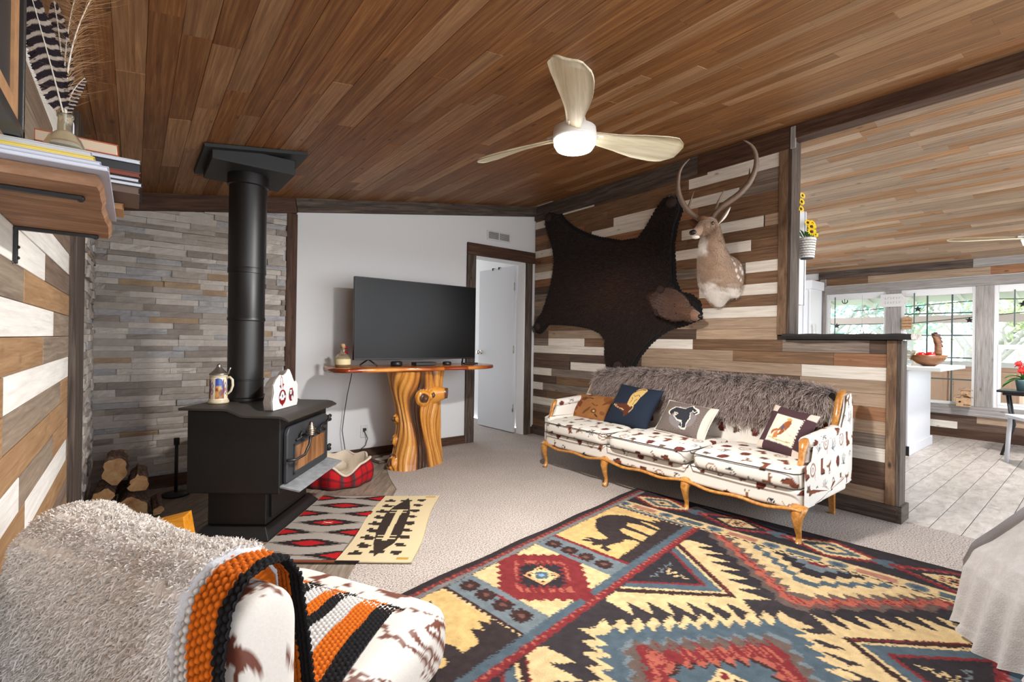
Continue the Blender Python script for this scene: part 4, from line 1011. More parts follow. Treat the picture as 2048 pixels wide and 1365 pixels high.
MB().bbox((-.145, -.0005, -.038), (.145, .002, .038)).obj('vent_back', MATS['socket_dark'], vt)

# open door leaf
dr = empty('door_1', (3.575, YD + .13, 0), math.radians(92)); dr['kind'] = 'structure'
MB().bbox((.0, -.0, .012), (.70, .035, 2.0)).obj('door_leaf', MATS['white_paint'], dr, bevel=.002)
kb = MB(); kb.lathe([(.0, .0), (.026, 0), (.026, .006), (.012, .010), (.011, .03), (.026, .042), (.028, .055), (.018, .066), (0, .068)], 20, (.645, .035, .95), Matrix.Rotation(-PI / 2, 3, 'X')); kb.obj('door_knob', MATS['nickel'], dr, smooth=True)
kb = MB(); kb.lathe([(.0, .0), (.026, 0), (.026, .006), (.012, .010), (.011, .03), (.026, .042), (.028, .055), (.018, .066), (0, .068)], 20, (.645, 0, .95), Matrix.Rotation(PI / 2, 3, 'X')); kb.obj('door_knob', MATS['nickel'], dr, smooth=True)
for z in (.3, 1.0, 1.75): MB().tube([(0, .036, z - .045), (0, .036, z + .045)], .008, 8).obj('hinge', MATS['pewter'], dr, smooth=True)
for x in (.3, .42): MB().box((x, .02, 1.995), (.012, .05, .03)).obj('door_hook', MATS['tv_black'], dr)
# ================================================================== sofa with western print
def western(w, h, seed, dens=1.0, base=(224, 218, 208)):
    cv = Canvas(w, h, 420, base); rr = random.Random(seed)
    pts = []; step = .118 / dens ** .5
    ny = int(h / step) + 2; nx = int(w / step) + 2; k = 0
    for i in range(nx):
        for j in range(ny):
            x = (i + .5 * (j % 2)) * step + rr.uniform(-.015, .015); y = j * step + rr.uniform(-.012, .012); a = rr.uniform(-.5, .5); t = (i * 3 + j * 5 + rr.randint(0, 1)) % 7
            ca, sa = math.cos(a), math.sin(a); s = rr.uniform(1.35, 1.6)
            T = lambda p: [(x + s * (u * ca - v * sa), y + s * (u * sa + v * ca)) for u, v in p]
            if t == 0:   # bandana
                cv.poly(T([(-.018, -.012), (-.006, -.026), (.014, -.02), (.018, .008), (.010, .024), (-.012, .02), (-.02, .006)]), (92, 44, 38)).poly(T([(-.01, .0), (.008, -.012), (.010, .014)]), (122, 52, 44))
            elif t == 1:  # boot
                cv.poly(T([(-.012, .030), (.010, .030), (.008, -.005), (.028, -.018), (.028, -.026), (-.012, -.026)]), (120, 66, 46)).poly(T([(-.012, -.026), (-.004, -.032), (.030, -.030), (.028, -.024)]), (44, 34, 32)).line(T([(-.012, .03), (.010, .03)]), .004, (60, 40, 34))
            elif t == 2:  # cactus
                for q in (-.018, -.009, 0, .009, .018): cv.line(T([(q * .4, -.024), (q, .0), (q * 1.3, .022 - abs(q) * .6)]), .004, (44, 52, 58))
                cv.line(T([(-.022, -.024), (.022, -.024)]), .003, (70, 66, 60))
            elif t == 3:  # hat
                cv.ell(x, y, .030, .010, (78, 58, 48), a).poly(T([(-.015, .0), (-.012, .022), (0, .018), (.012, .022), (.015, .0)]), (104, 80, 66))
            elif t == 4:  # saddle
                cv.poly(T([(-.028, .012), (-.01, .006), (.010, .010), (.024, .020), (.022, .002), (.006, -.006), (.008, -.026), (-.002, -.028), (-.006, -.006), (-.022, -.002)]), (128, 86, 64)).line(T([(0, -.01), (-.008, -.034), (.010, -.034), (.004, -.012)]), .003, (110, 80, 56))
            elif t == 5:  # lasso coil
                for rr_ in (.024, .018): cv.ell(x, y, rr_ * s, rr_ * s * 1.1, (150, 110, 84) if rr_ > .02 else base)
                cv.ell(x, y, .012, .014, (120, 78, 58)); cv.line(T([(.02, -.01), (.03, -.036)]), .004, (130, 96, 72)); cv.ell(x, y, .007, .009, base)
            else:         # horseshoe
                cv.ell(x, y, .018, .020, (96, 84, 78)); cv.ell(x, y - .004, .011, .016, base); cv.rect(x - .008, y - .024, x + .008, y - .008, base)
    return cv
painted('western_cloth', rough=.85, nscale=500, amt=.06, bump=.25)
wood('honey_wood', [(150, 92, 36), (186, 126, 58), (212, 158, 88)], rough=.28, knots=0, var=.1, stretch=(2, 14, 14), bump=.1, spec=.6)
plain('piping_dark', (58, 50, 46), rough=.8)
SC = Vector((3.24, 2.09, 0))
sofa = empty('sofa', SC, 0, 'long cream sofa in western cowboy print with honey wood frame along the plank wall', 'sofa')
def W2(o): o.location = o.location - SC; return o
CVS = western(2.4, 1.9, 5)
def resample(p, n_, closed=False):
    p = np.array(p, float); q = np.vstack([p, p[:1]]) if closed else p
    d = np.r_[0, np.cumsum(np.linalg.norm(np.diff(q, axis=0), axis=1))]; t = np.linspace(0, d[-1], n_ + 1)[:-1] if closed else np.linspace(0, d[-1], n_)
    return np.stack([np.interp(t, d, q[:, k]) for k in range(q.shape[1])], 1), t
def softbar(name, section, y0, y1, parent, mat, canvas=None, n_=150, m_=110, p_=9, uv=(0, 0), bulge=None, colour=None, axis=1):
    """closed cross-section (x,z) swept along Y with soft rounded ends"""
    sec, arc = resample(section, n_, True); c = sec.mean(0)
    tt = np.linspace(-PI / 2, PI / 2, m_); e = np.sin(tt); e = np.sign(e) * (1 - (1 - np.abs(e)) ** 1.0); yy = (y0 + y1) / 2 + (y1 - y0) / 2 * e
    sc = np.maximum(1e-3, 1 - np.abs(e) ** p_) ** (1 / 3.0)
    P = np.zeros((n_, m_, 3)); P[:, :, 0] = c[0] + (sec[:, 0] - c[0])[:, None] * sc; P[:, :, 1] = yy; P[:, :, 2] = c[1] + (sec[:, 1] - c[1])[:, None] * sc
    if bulge is not None: P = bulge(P, e)
    cc = None
    if canvas is not None: cc = canvas.sample((yy[None] - y0 + uv[0]) + 0 * arc[:, None], arc[:, None] + uv[1] + 0 * yy[None])
    return grid(name, P, mat, parent, col=cc, closed_u=True)
def rrect(x0, x1, z0, z1, r, crown=0, k=6):
    pts = []
    for cx, cz, a0 in ((x1 - r, z1 - r, 0), (x0 + r, z1 - r, PI / 2), (x0 + r, z0 + r, PI), (x1 - r, z0 + r, 3 * PI / 2)):
        for i in range(k + 1):
            a = a0 + PI / 2 * i / k; pts.append((cx + r * math.cos(a), cz + r * math.sin(a)))
    if crown:
        pts = [(x, z + (crown * (1 - ((x - (x0 + x1) / 2) / ((x1 - x0) / 2)) ** 2) if z > (z0 + z1) / 2 else 0)) for x, z in np.vstack([resample(pts, 60, True)[0]])]
    return pts
ys = [1.035, 1.70, 2.385, 3.10]
for k in range(3):
    x0 = 2.80 - .012 * (k == 1)
    o = softbar('seat_cushion', rrect(x0, 3.44, .308, .405, .03, .022), ys[k] + .004, ys[k + 1] - .004, sofa, MATS['western_cloth'], CVS, p_=14, uv=(ys[k] - 1.0, .1 + .33 * k)); W2(o)
    for z in (.318, .400):
        W2(MB().tube([(3.2, ys[k] + .006, z), (x0 + .03, ys[k] + .008, z), (x0 + .002, ys[k] + .03, z), (x0 - .003, (ys[k] + ys[k + 1]) / 2, z), (x0 + .002, ys[k + 1] - .03, z), (x0 + .03, ys[k + 1] - .008, z)], .0035, 6).obj('piping', MATS['piping_dark'], sofa, smooth=True))
W2(softbar('front_panel', rrect(2.83, 3.58, .195, .312, .02), 1.02, 3.12, sofa, MATS['western_cloth'], CVS, n_=220, m_=300, p_=60, uv=(0, .9)))
bk = [(3.40, .36), (3.41, .50), (3.44, .62), (3.475, .74), (3.50, .785), (3.54, .80), (3.60, .79), (3.63, .76), (3.63, .60), (3.62, .30), (3.58, .28)]
def bkb(P, e):
    f = (P[:, :, 2] - .36) / .44; P[:, :, 2] += np.clip(f, 0, 1) * (.028 * (1 - e ** 2) - .035 * np.abs(e) ** 6); P[:, :, 0] -= .012 * (1 - e ** 2) * np.clip(1 - f, 0, 1); return P
W2(softbar('backrest', bk, 1.10, 3.16, sofa, MATS['western_cloth'], CVS, n_=220, m_=320, p_=40, uv=(.13, .35), bulge=bkb))
for sgn, yc in ((-1, 1.065), (1, 3.085)):
    # side panel, padded arm, wooden post and wing strip
    pan = [(2.86, .20), (2.86, .43), (2.94, .46), (2.97, .54), (3.10, .575), (3.40, .59), (3.47, .70), (3.50, .79), (3.58, .80), (3.62, .74), (3.62, .24)]
    P_, _ = resample(pan, 90, True)
    W2(softbar('arm_panel', pan, yc - .03, yc + .03, sofa, MATS['western_cloth'], CVS, n_=200, m_=24, p_=6, uv=(1.1 + sgn * .4, .2)))
    # flat printed outer face
    xs = np.linspace(2.86, 3.62, 150); zs = np.linspace(.20, .80, 120)
    so = clipped_sheet('arm_side', pan, xs, zs, lambda x, z, s=sgn, yc=yc: np.stack([x, 0 * x + yc + s * (.0335 + .006 * np.sin((x - 2.86) / .76 * PI)), z], 1), MATS['western_cloth'], sofa, CVS, -1.8 if sgn < 0 else -1.2, .3)
    W2(so)
    t = np.linspace(0, 1, 40); a = np.linspace(0, 2 * PI, 49)[:-1]
    xx = 2.945 + t * .52; rr_ = .040 * np.minimum(1, (np.minimum(t, 1 - t) / .06)) ** .4 + .001; P = np.zeros((48, 40, 3))
    for i in range(48): P[i, :, 0] = xx; P[i, :, 1] = yc + rr_ * math.cos(a[i]) * 1.05; P[i, :, 2] = .552 + .03 * t + rr_ * math.sin(a[i]) * .8
    W2(grid('arm_pad', P, MATS['western_cloth'], sofa, col=CVS.sample(xx[None] - 2.4 + 0 * a[:, None], (a * .046)[:, None] + .8 + 0 * xx[None]), closed_u=True))
    po = MB(); po.tube([(2.875, yc, .30), (2.88, yc, .42), (2.905, yc, .46), (2.915, yc, .51), (2.935, yc, .552), (2.965, yc, .570)], [(.016, .017), (.015, .016), (.014, .017), (.014, .018), (.019, .026), (.014, .018)], 14, flat=(1, 0, 0)); W2(po.obj('arm_post', MATS['honey_wood'], sofa, smooth=True))
    wg = MB(); wg.tube([(3.40, yc, .60), (3.44, yc, .68), (3.475, yc, .76), (3.50, yc, .795), (3.545, yc, .812), (3.58, yc, .80)], [(.009, .018), (.010, .020), (.011, .021), (.012, .021), (.012, .019), (.008, .013)], 12, flat=(1, 0, 0)); W2(wg.obj('wing_frame', MATS['honey_wood'], sofa, smooth=True))
ly = [1.05, 1.72, 2.40, 3.075]
ap = []
for i in range(121):
    y = 1.03 + (3.10 - 1.03) * i / 120; u = ((y - 1.05) / .675) % 1.0
    z = .200 - .016 * math.exp(-((min(u, 1 - u)) / .07) ** 2) * 0 - .014 * math.sin(PI * u) ** 2 + .008 * math.cos(4 * PI * u)
    ap.append((2.822 - .004 * math.cos(2 * PI * u), y, z))
W2(MB().tube(ap, [(.010, .014)] * len(ap), 10, flat=(0, 0, 1)).obj('apron', MATS['honey_wood'], sofa, smooth=True))
for y in ly:
    W2(MB().tube([(2.85, y, .225), (2.832, y, .20), (2.818, y, .165), (2.828, y, .11), (2.845, y, .06), (2.842, y, .025), (2.825, y, .008), (2.818, y, .002)], [(.020, .045), (.024, .040), (.026, .028), (.018, .019), (.013, .0135), (.014, .016), (.020, .021), (.014, .016)], 14, flat=(1, 0, 0)).obj('leg', MATS['honey_wood'], sofa, smooth=True))
for y in (1.13, 3.04):
    W2(MB().tube([(3.56, y, .24), (3.60, y, .0)], [.030, .018], 4, flat=(1, 1, 0)).obj('leg', MATS['honey_wood'], sofa, smooth=False))

# ---- hair helper
def strands(name, roots, dirs, length, width, colr, colt, mat, parent=None, droop=.4, seed=0, levels=3):
    r = np.random.default_rng(seed); N = len(roots); L = length * r.uniform(.55, 1.15, N)[:, None]
    side = np.cross(dirs, r.normal(size=(N, 3))); side /= np.linalg.norm(side, axis=1, keepdims=True) + 1e-9
    V = np.zeros((N, levels * 2, 3)); Cc = np.zeros((N, levels * 2, 3)); g = np.array([0, 0, -1.0])
    for k in range(levels):
        t = k / (levels - 1); p = roots + dirs * L * t + g * (L * droop * t * t) + side * (L * .12 * math.sin(t * 3)); w = width * (1 - .85 * t)
        V[:, 2 * k] = p - side * w; V[:, 2 * k + 1] = p + side * w; c = colr * (1 - t) + colt * t; Cc[:, 2 * k] = c; Cc[:, 2 * k + 1] = c
    base = (np.arange(N) * levels * 2)[:, None]; F = []
    for k in range(levels - 1): F.append(np.concatenate([base + 2 * k, base + 2 * k + 1, base + 2 * k + 3, base + 2 * k + 2], 1))
    F = np.stack(F, 1).reshape(-1, 4); me = bpy.data.meshes.new(name); V = V.reshape(-1, 3)
    me.vertices.add(len(V)); me.vertices.foreach_set('co', V.astype(np.float32).ravel()); me.loops.add(F.size); me.loops.foreach_set('vertex_index', F.astype(np.int32).ravel())
    me.polygons.add(len(F)); me.polygons.foreach_set('loop_start', np.arange(0, F.size, 4, dtype=np.int32)); me.update(calc_edges=True)
    ca = me.color_attributes.new('Col', 'FLOAT_COLOR', 'POINT'); cc = np.ones((len(V), 4), np.float32); cc[:, :3] = Cc.reshape(-1, 3); ca.data.foreach_set('color', cc.ravel())
    return link(name, me, mat, parent, kind='stuff')
painted('fur', rough=.7, nscale=60, amt=.15, bump=0, spec=.3, sheen=.3)
# ---- long-haired throw over the sofa back
fu = empty('fur_throw', (3.5, 2.15, .6), 0, 'shaggy grey-brown long-haired fur throw draped over the sofa back', 'fur throw')
prof = [(3.648, .62), (3.655, .76), (3.62, .815), (3.55, .828), (3.49, .81), (3.455, .75), (3.43, .68), (3.41, .60), (3.405, .55)]
pr_, ta = resample(prof, 40); yv = np.linspace(1.13, 3.08, 120)
e_ = (yv - 2.13) / 1.03
P = np.zeros((120, 40, 3)); f_ = np.clip((pr_[:, 1] - .36) / .44, 0, 1)
P[:, :, 0] = pr_[:, 0][None]; P[:, :, 1] = yv[:, None]; P[:, :, 2] = pr_[:, 1][None] + f_[None] * (.028 * (1 - e_ ** 2) - .03 * np.abs(e_) ** 6)[:, None] + (.02 * np.sin(yv * 9) * 1)[:, None] * (np.arange(40) > 34)[None] * 0
furbase = grid('hide', P, MATS['fur'], fu, col=np.zeros((120, 40, 3)) + lin3((92, 78, 72)), thick=.006); furbase.location = (-3.5, -2.15, -.6)
N = 42000; ri = rng.random(N) * 119; rj = rng.random(N) ** .9 * 39; i0 = ri.astype(int); j0 = np.minimum(rj.astype(int), 38); fi = (ri - i0)[:, None]; fj = (rj - j0)[:, None]; i1 = np.minimum(i0 + 1, 119)
root = (P[i0, j0] * (1 - fi) + P[i1, j0] * fi) * (1 - fj) + (P[i0, j0 + 1] * (1 - fi) + P[i1, j0 + 1] * fi) * fj
nrm = np.cross(np.gradient(P, axis=0), np.gradient(P, axis=1)); nrm /= np.linalg.norm(nrm, axis=2, keepdims=True); nn = nrm[i0, j0]
if nn[:, 0][(rj > 25)].mean() > 0: nn = -nn
tn = P[i0, j0 + 1] - P[i0, j0]; tn /= np.linalg.norm(tn, axis=1, keepdims=True)
swirl = np.stack([0 * root[:, 1], np.sin(root[:, 1] * 17 + root[:, 2] * 23) * .5 + .55 * np.sin(root[:, 1] * 61 + 3 * np.sin(root[:, 2] * 40)), 0 * root[:, 1]], 1)
dd = nn * .55 + tn * .75 + swirl * .7 + rng.normal(size=(N, 3)) * .22; dd /= np.linalg.norm(dd, axis=1, keepdims=True)
mixv = rng.random(N)[:, None]; ct = lin3((226, 208, 198)) * mixv + lin3((122, 100, 92)) * (1 - mixv)
crr = lin3((80, 62, 56)) * np.ones((N, 1)); hs = strands('hair', root, dd, .068, .0024, crr, ct, MATS['fur'], fu, droop=.25, seed=3); hs.location = (-3.5, -2.15, -.6)

# ---- pillows
painted('pillow_cloth', rough=.9, nscale=350, amt=.1, bump=.35)
def pillow(name, c, w, h, th_, lean, roll, yaw, canvas, back, label, corner=None, pinch=.06, piping=None):
    root = empty(name, c, 0, label, 'pillow')
    nu, na = 120, 160; u = np.linspace(-1, 1, nu); a = np.linspace(0, 2 * PI, na + 1)[:-1]; va = np.cos(a); sgn = np.sign(np.sin(a)); prof_ = np.abs(np.sin(a))
    U, V = np.meshgrid(u, va, indexing='ij'); SG = sgn[None] * prof_[None] ** .75
    X = U * w / 2 * (1 - pinch * (1 - V ** 2)); Z = V * h / 2 * (1 - pinch * (1 - U ** 2)); Y = -SG * th_ / 2 * (1 - np.abs(U) ** 3.0) ** .55 * (1 + .12 * (fbm(U + 2, V + 2, 3, 5) - .5))
    P = np.stack([X, Y, Z], 2); cc = canvas.sample((U + 1) / 2 * canvas.w, (V + 1) / 2 * canvas.h); cc[:, sgn < 0] = lin3(back)
    b_ = grid('pillow_body', P, MATS['pillow_cloth'], root, col=cc, closed_u=False)
    me = b_.data
    bm = bmesh.new(); bm.from_mesh(me); bmesh.ops.remove_doubles(bm, verts=bm.verts, dist=1e-5); bm.to_mesh(me); bm.free()
    # join the open seam at the side of the loop
    root.rotation_mode = 'QUATERNION'
    upv = Vector((math.sin(lean), 0, math.cos(lean))); rtv = Vector((-math.sin(yaw), -math.cos(yaw), 0)); rtv = (rtv - upv * rtv.dot(upv)).normalized()
    yv_ = upv.cross(rtv); Rm = Matrix((rtv, yv_, upv)).transposed(); Rm = Rm @ Matrix.Rotation(roll, 3, 'Y'); root.rotation_quaternion = Rm.to_quaternion()
    if piping:
        pts = []; 
        for s, e2 in (((-1, -1), (1, -1)), ((1, -1), (1, 1)), ((1, 1), (-1, 1)), ((-1, 1), (-1, -1))):
            for i in range(12):
                t = i / 12; uu = s[0] + (e2[0] - s[0]) * t; vv = s[1] + (e2[1] - s[1]) * t; pts.append((uu * w / 2 * (1 - pinch * (1 - vv ** 2)), 0, vv * h / 2 * (1 - pinch * (1 - uu ** 2))))
        pts.append(pts[0]); MB().tube(pts, .0045, 6, cap=False).obj('piping', MATS[piping], root, smooth=True)
    return root
c1 = Canvas(.46, .30, 500, (150, 100, 58)); rr = random.Random(4)
for k in range(16): c1.ell(rr.uniform(0, .46), rr.uniform(0, .3), rr.uniform(.02, .06), rr.uniform(.012, .04), rr.choice([(126, 78, 44), (170, 120, 74), (112, 66, 36), (158, 106, 60)]), rr.uniform(0, 3))
c1.poly([(.10, .13), (.16, .11), (.17, .17), (.13, .20), (.11, .18)], (110, 62, 40)).line([(.17, .22), (.22, .245), (.27, .235)], .012, (84, 52, 30)).line([(.28, .18), (.33, .155), (.36, .16)], .008, (80, 52, 32)).ell(.34, .09, .032, .026, (104, 66, 40)).ell(.34, .09, .014, .012, (196, 160, 110)).line([(.36, .06), (.39, .04)], .014, (70, 44, 26))
pillow('throw_pillow', (3.235, 2.93, .510), .46, .26, .10, .62, 0, .04, c1, (140, 92, 52), 'tan brown mottled pillow at the far left end of the sofa')
c2 = Canvas(.44, .40, 500, (34, 42, 56))
bt_ = [(.235, .37), (.255, .385), (.30, .385), (.325, .36), (.31, .30), (.29, .22), (.275, .18), (.24, .17), (.205, .19), (.20, .22), (.205, .29)]
c2.poly([(.20, .20), (.275, .18), (.28, .17), (.27, .13), (.235, .08), (.205, .095), (.06, .15), (.055, .165), (.075, .185), (.13, .175), (.18, .185)], (92, 50, 34)).poly([(.235, .08), (.21, .06), (.20, .095)], (92, 50, 34)).poly(bt_, (206, 172, 108))
c2.line([(.21, .31), (.24, .35), (.27, .37), (.30, .37)], .010, (110, 66, 40)).line([(.225, .29), (.25, .275), (.275, .30), (.29, .285)], .005, (96, 60, 40)).line([(.225, .20), (.235, .24), (.225, .26)], .005, (96, 60, 40)).line([(.26, .19), (.265, .24), (.285, .25)], .005, (96, 60, 40)).line([(.06, .17), (.09, .145), (.15, .13), (.19, .125)], .006, (214, 182, 140)).line([(.055, .16), (.08, .165), (.11, .15)], .005, (214, 182, 140)).line([(.25, .11), (.275, .15), (.278, .18)], .006, (214, 182, 140)).line([(.20, .19), (.24, .168), (.275, .178)], .006, (220, 190, 130))
pillow('throw_pillow', (3.235, 2.455, .572), .43, .375, .13, .60, .05, -.03, c2, (34, 42, 56), 'navy pillow with a brown and tan cowboy boot', piping=None)
c3 = Canvas(.40, .27, 500, (112, 100, 94)); rr = random.Random(6)
for k in range(70):
    x, y = rr.uniform(0, .4), rr.uniform(0, .27); c3.ell(x, y, .010, .010, (128, 112, 104)); c3.ell(x, y, .006, .006, (96, 84, 80))
c3.ell(.20, .13, .11, .095, (126, 118, 118)).rect(.355, 0, .40, .27, (206, 196, 182)).rect(0, .262, .4, .27, (206, 196, 182)).rect(0, 0, .012, .27, (206, 192, 172))
hs_ = [(.08, .17), (.11, .20), (.15, .205), (.19, .20), (.21, .225), (.23, .245), (.25, .225), (.285, .215), (.30, .19), (.285, .165), (.26, .19), (.245, .175), (.262, .13), (.25, .09), (.255, .05), (.225, .045), (.20, .06), (.21, .10), (.17, .10), (.13, .13), (.15, .16), (.12, .155), (.10, .13), (.075, .15)]
cxh = np.array(hs_).mean(0); c3.poly([((x - cxh[0]) * 1.12 + cxh[0], (y - cxh[1]) * 1.12 + cxh[1]) for x, y in hs_], (226, 216, 200)).poly(hs_, (48, 50, 56)).line([(.24, .235), (.29, .21), (.275, .185), (.255, .20)], .006, (226, 216, 200)).line([(.12, .16), (.14, .13), (.155, .15)], .006, (226, 216, 200)).line([(.225, .05), (.215, .085), (.19, .09)], .005, (226, 216, 200))
plain('white_cord', (222, 214, 200), rough=.9)
pillow('throw_pillow', (3.215, 1.965, .532), .41, .275, .11, .66, .07, -.02, c3, (200, 188, 170), 'grey-brown pillow with a dark horse-and-rider silhouette and cream ends', piping='white_cord')
c4 = Canvas(.30, .32, 500, (74, 52, 56)); c4.rect(.06, .06, .24, .26, (222, 212, 190))
for x0, y0 in ((0, 0), (.25, 0), (0, .27), (.25, .27)): c4.rect(x0, y0, x0 + .05, y0 + .05, (206, 190, 176))
for k in range(24):
    t = .06 + k * .18 / 23; c4.rect(t - .002, .054, t + .002, .060, (220, 205, 195)); t = .06 + k * .20 / 23; c4.rect(.240, t - .002, .246, t + .002, (220, 205, 195))
c4.poly([(.085, .10), (.10, .13), (.135, .145), (.165, .20), (.175, .235), (.15, .225), (.13, .19), (.12, .155), (.09, .145), (.075, .12)], (160, 90, 50)).poly([(.12, .10), (.15, .12), (.175, .17), (.185, .21), (.165, .24), (.15, .20), (.135, .14)], (146, 84, 46)).ell(.16, .235, .018, .010, (196, 150, 80)).poly([(.10, .08), (.13, .09), (.12, .14), (.10, .12)], (184, 122, 70)).line([(.07, .085), (.13, .075), (.22, .08)], .007, (176, 156, 100)).line([(.15, .16), (.20, .13), (.24, .12)], .003, (190, 180, 160)).ell(.14, .17, .012, .018, (84, 84, 100))
pillow('throw_pillow', (3.215, 1.262, .555), .29, .31, .10, .50, .20, .10, c4, (90, 66, 68), 'dark plum bordered pillow with a cream panel of a brown horse, by the right arm')
# ================================================================== bearskin on the plank wall
painted('bear_fur', rough=.75, nscale=40, amt=.25, bump=0, spec=.15, sheen=.15)
plain('felt_black', (22, 20, 20), rough=.95, bump=.3, bscale=200)
bear = [(4.03, 2.585), (3.96, 2.56), (3.86, 2.52), (3.80, 2.44), (3.66, 2.33), (3.45, 2.22), (3.28, 2.155), (3.00, 2.075), (2.80, 2.07), (2.70, 2.17), (2.58, 2.33), (2.52, 2.385), (2.44, 2.39), (2.37, 2.34), (2.36, 2.27), (2.41, 2.15), (2.44, 1.98), (2.43, 1.82), (2.42, 1.66), (2.36, 1.53), (2.25, 1.50), (2.18, 1.44), (2.16, 1.33), (2.30, 1.28), (2.44, 1.25), (2.54, 1.20), (2.66, 1.11), (2.78, .98), (2.86, .84), (3.14, .82), (3.17, .98), (3.17, 1.13), (3.24, 1.21), (3.40, 1.27), (3.62, 1.30), (3.84, 1.315), (4.03, 1.32), (4.10, 1.26), (4.17, 1.215), (4.235, 1.225), (4.255, 1.29), (4.215, 1.35), (4.13, 1.42), (4.06, 1.56), (3.99, 1.72), (3.95, 1.88), (3.93, 2.03), (3.97, 2.20), (4.03, 2.32), (4.09, 2.46), (4.09, 2.55)]
def offset_poly(poly, d):
    n = len(poly); out = []
    A = sum(poly[i][0] * poly[(i + 1) % n][1] - poly[(i + 1) % n][0] * poly[i][1] for i in range(n)); s = 1 if A > 0 else -1
    for i in range(n):
        p, q, r = np.array(poly[i - 1]), np.array(poly[i]), np.array(poly[(i + 1) % n]); e = r - p; e = e / (np.linalg.norm(e) + 1e-9); out.append(tuple(q + np.array([e[1], -e[0]]) * d * s))
    return out
BS = empty('bear_skin', (3.70, 3.15, 1.65), 0, 'dark brown bear skin with head spread on the plank wall above the sofa', 'bear skin')
BL = Vector((3.70, 3.15, 1.65))
# scalloped felt edge
ob, arc = resample(offset_poly(bear, .016), 900, True); tang = np.roll(ob, -1, 0) - ob; tang /= np.linalg.norm(tang, axis=1, keepdims=True) + 1e-9
A = (ob[:, 0] * np.roll(ob[:, 1], -1) - np.roll(ob[:, 0], -1) * ob[:, 1]).sum(); nr = np.stack([tang[:, 1], -tang[:, 0]], 1) * (1 if A > 0 else -1)
sc = np.abs(np.sin(arc * PI / .036)) ** .5 * .016; ob2 = ob + nr * sc[:, None]
o = MB().prism([tuple(p) for p in ob2], .007, lambda a, b_, h: (XR - .002 - h, a, b_)).obj('felt_edge', MATS['felt_black'], BS); o.location = -BL
bp_, _ = resample(bear, 220, True)
o = MB().prism([tuple(p) for p in bp_], .022, lambda a, b_, h: (XR - .009 - h, a, b_)).obj('pelt', MATS['felt_black'], BS, bevel=.006); o.location = -BL
def inpoly(P, poly):
    x, y = P[:, 0], P[:, 1]; ins = np.zeros(len(P), bool); n = len(poly); j = n - 1
    for i in range(n):
        xi, yi = poly[i]; xj, yj = poly[j]
        if yi != yj: ins ^= ((yi > y) != (yj > y)) & (x < (xj - xi) * (y - yi) / (yj - yi) + xi)
        j = i
    return ins
inner = offset_poly(bear, -.004); q = np.stack([rng.uniform(2.1, 4.35, 110000), rng.uniform(.8, 2.6, 110000)], 1); q = q[inpoly(q, inner)][:46000]; N = len(q)
root = np.stack([np.full(N, XR - .030), q[:, 0], q[:, 1]], 1)
flow = q - np.array([2.5, 1.52]); flow /= np.linalg.norm(flow, axis=1, keepdims=True) + 1e-6
sw = np.sin(q[:, 0] * 9 + q[:, 1] * 7)
dd = np.stack([-.42 - .1 * sw, flow[:, 0] * .8 + .15 * sw, flow[:, 1] * .7 - .25], 1) + rng.normal(size=(N, 3)) * .18; dd /= np.linalg.norm(dd, axis=1, keepdims=True)
cen = np.exp(-(((q[:, 0] - 3.1) / .55) ** 2 + ((q[:, 1] - 1.6) / .28) ** 2))[:, None] + .6 * np.exp(-(((q[:, 0] - 2.45) / .25) ** 2 + ((q[:, 1] - 1.5) / .16) ** 2))[:, None]
tip = lin3((62, 46, 40)) * (1 - cen.clip(0, 1)) + lin3((104, 70, 54)) * cen.clip(0, 1); tip = tip * rng.uniform(.7, 1.35, N)[:, None]
o = strands('hair', root, dd, .034, .0016, lin3((28, 22, 20)) * np.ones((N, 1)), tip, MATS['bear_fur'], BS, droop=.2, seed=8); o.location = -BL
def loft(name, pts, radii, n_, m_, mat, parent, colf, upv=(0, 0, 1), shape=None, cap=True):
    pts = np.array(pts, float); rad = np.array([(r, r) if np.isscalar(r) else r for r in radii], float); k = len(pts); t = np.linspace(0, k - 1, m_); i = np.minimum(t.astype(int), k - 2); f = (t - i)[:, None]
    def cr_(A):
        g = lambda j: A[np.clip(j, 0, k - 1)]; p0, p1, p2, p3 = g(i - 1), g(i), g(i + 1), g(i + 2)
        return .5 * ((2 * p1) + (-p0 + p2) * f + (2 * p0 - 5 * p1 + 4 * p2 - p3) * f ** 2 + (-p0 + 3 * p1 - 3 * p2 + p3) * f ** 3)
    C_ = cr_(pts); Rr = np.maximum(cr_(rad), .001); T_ = np.gradient(C_, axis=0); T_ /= np.linalg.norm(T_, axis=1, keepdims=True); up_ = np.array(upv, float)
    sd = np.cross(T_, up_); sd /= np.linalg.norm(sd, axis=1, keepdims=True) + 1e-9; u2 = np.cross(sd, T_); a = np.linspace(0, 2 * PI, n_ + 1)[:-1]
    P = C_[None] + np.cos(a)[:, None, None] * sd[None] * Rr[None, :, 0:1] + np.sin(a)[:, None, None] * u2[None] * Rr[None, :, 1:2]
    if shape is not None: P = shape(P, a, t)
    P[:, 0] = P[:, 0].mean(0); P[:, -1] = P[:, -1].mean(0)
    return grid(name, P, mat, parent, col=colf(P, a, t / (k - 1)), closed_u=True)
def bcol(P, a, t):
    c = np.zeros(P.shape); tt = np.clip((t - .45) / .4, 0, 1)[None, :, None]; c[:] = lin3((92, 62, 48)) * (1 - tt) + lin3((132, 98, 76)) * tt; c *= (.8 + .4 * fbm(P[:, :, 1] * 4, P[:, :, 2] * 4, 8, 2))[..., None]; return c
painted('short_hair', rough=.75, nscale=160, amt=.3, bump=.6, spec=.2, sheen=.3, dist=.004)
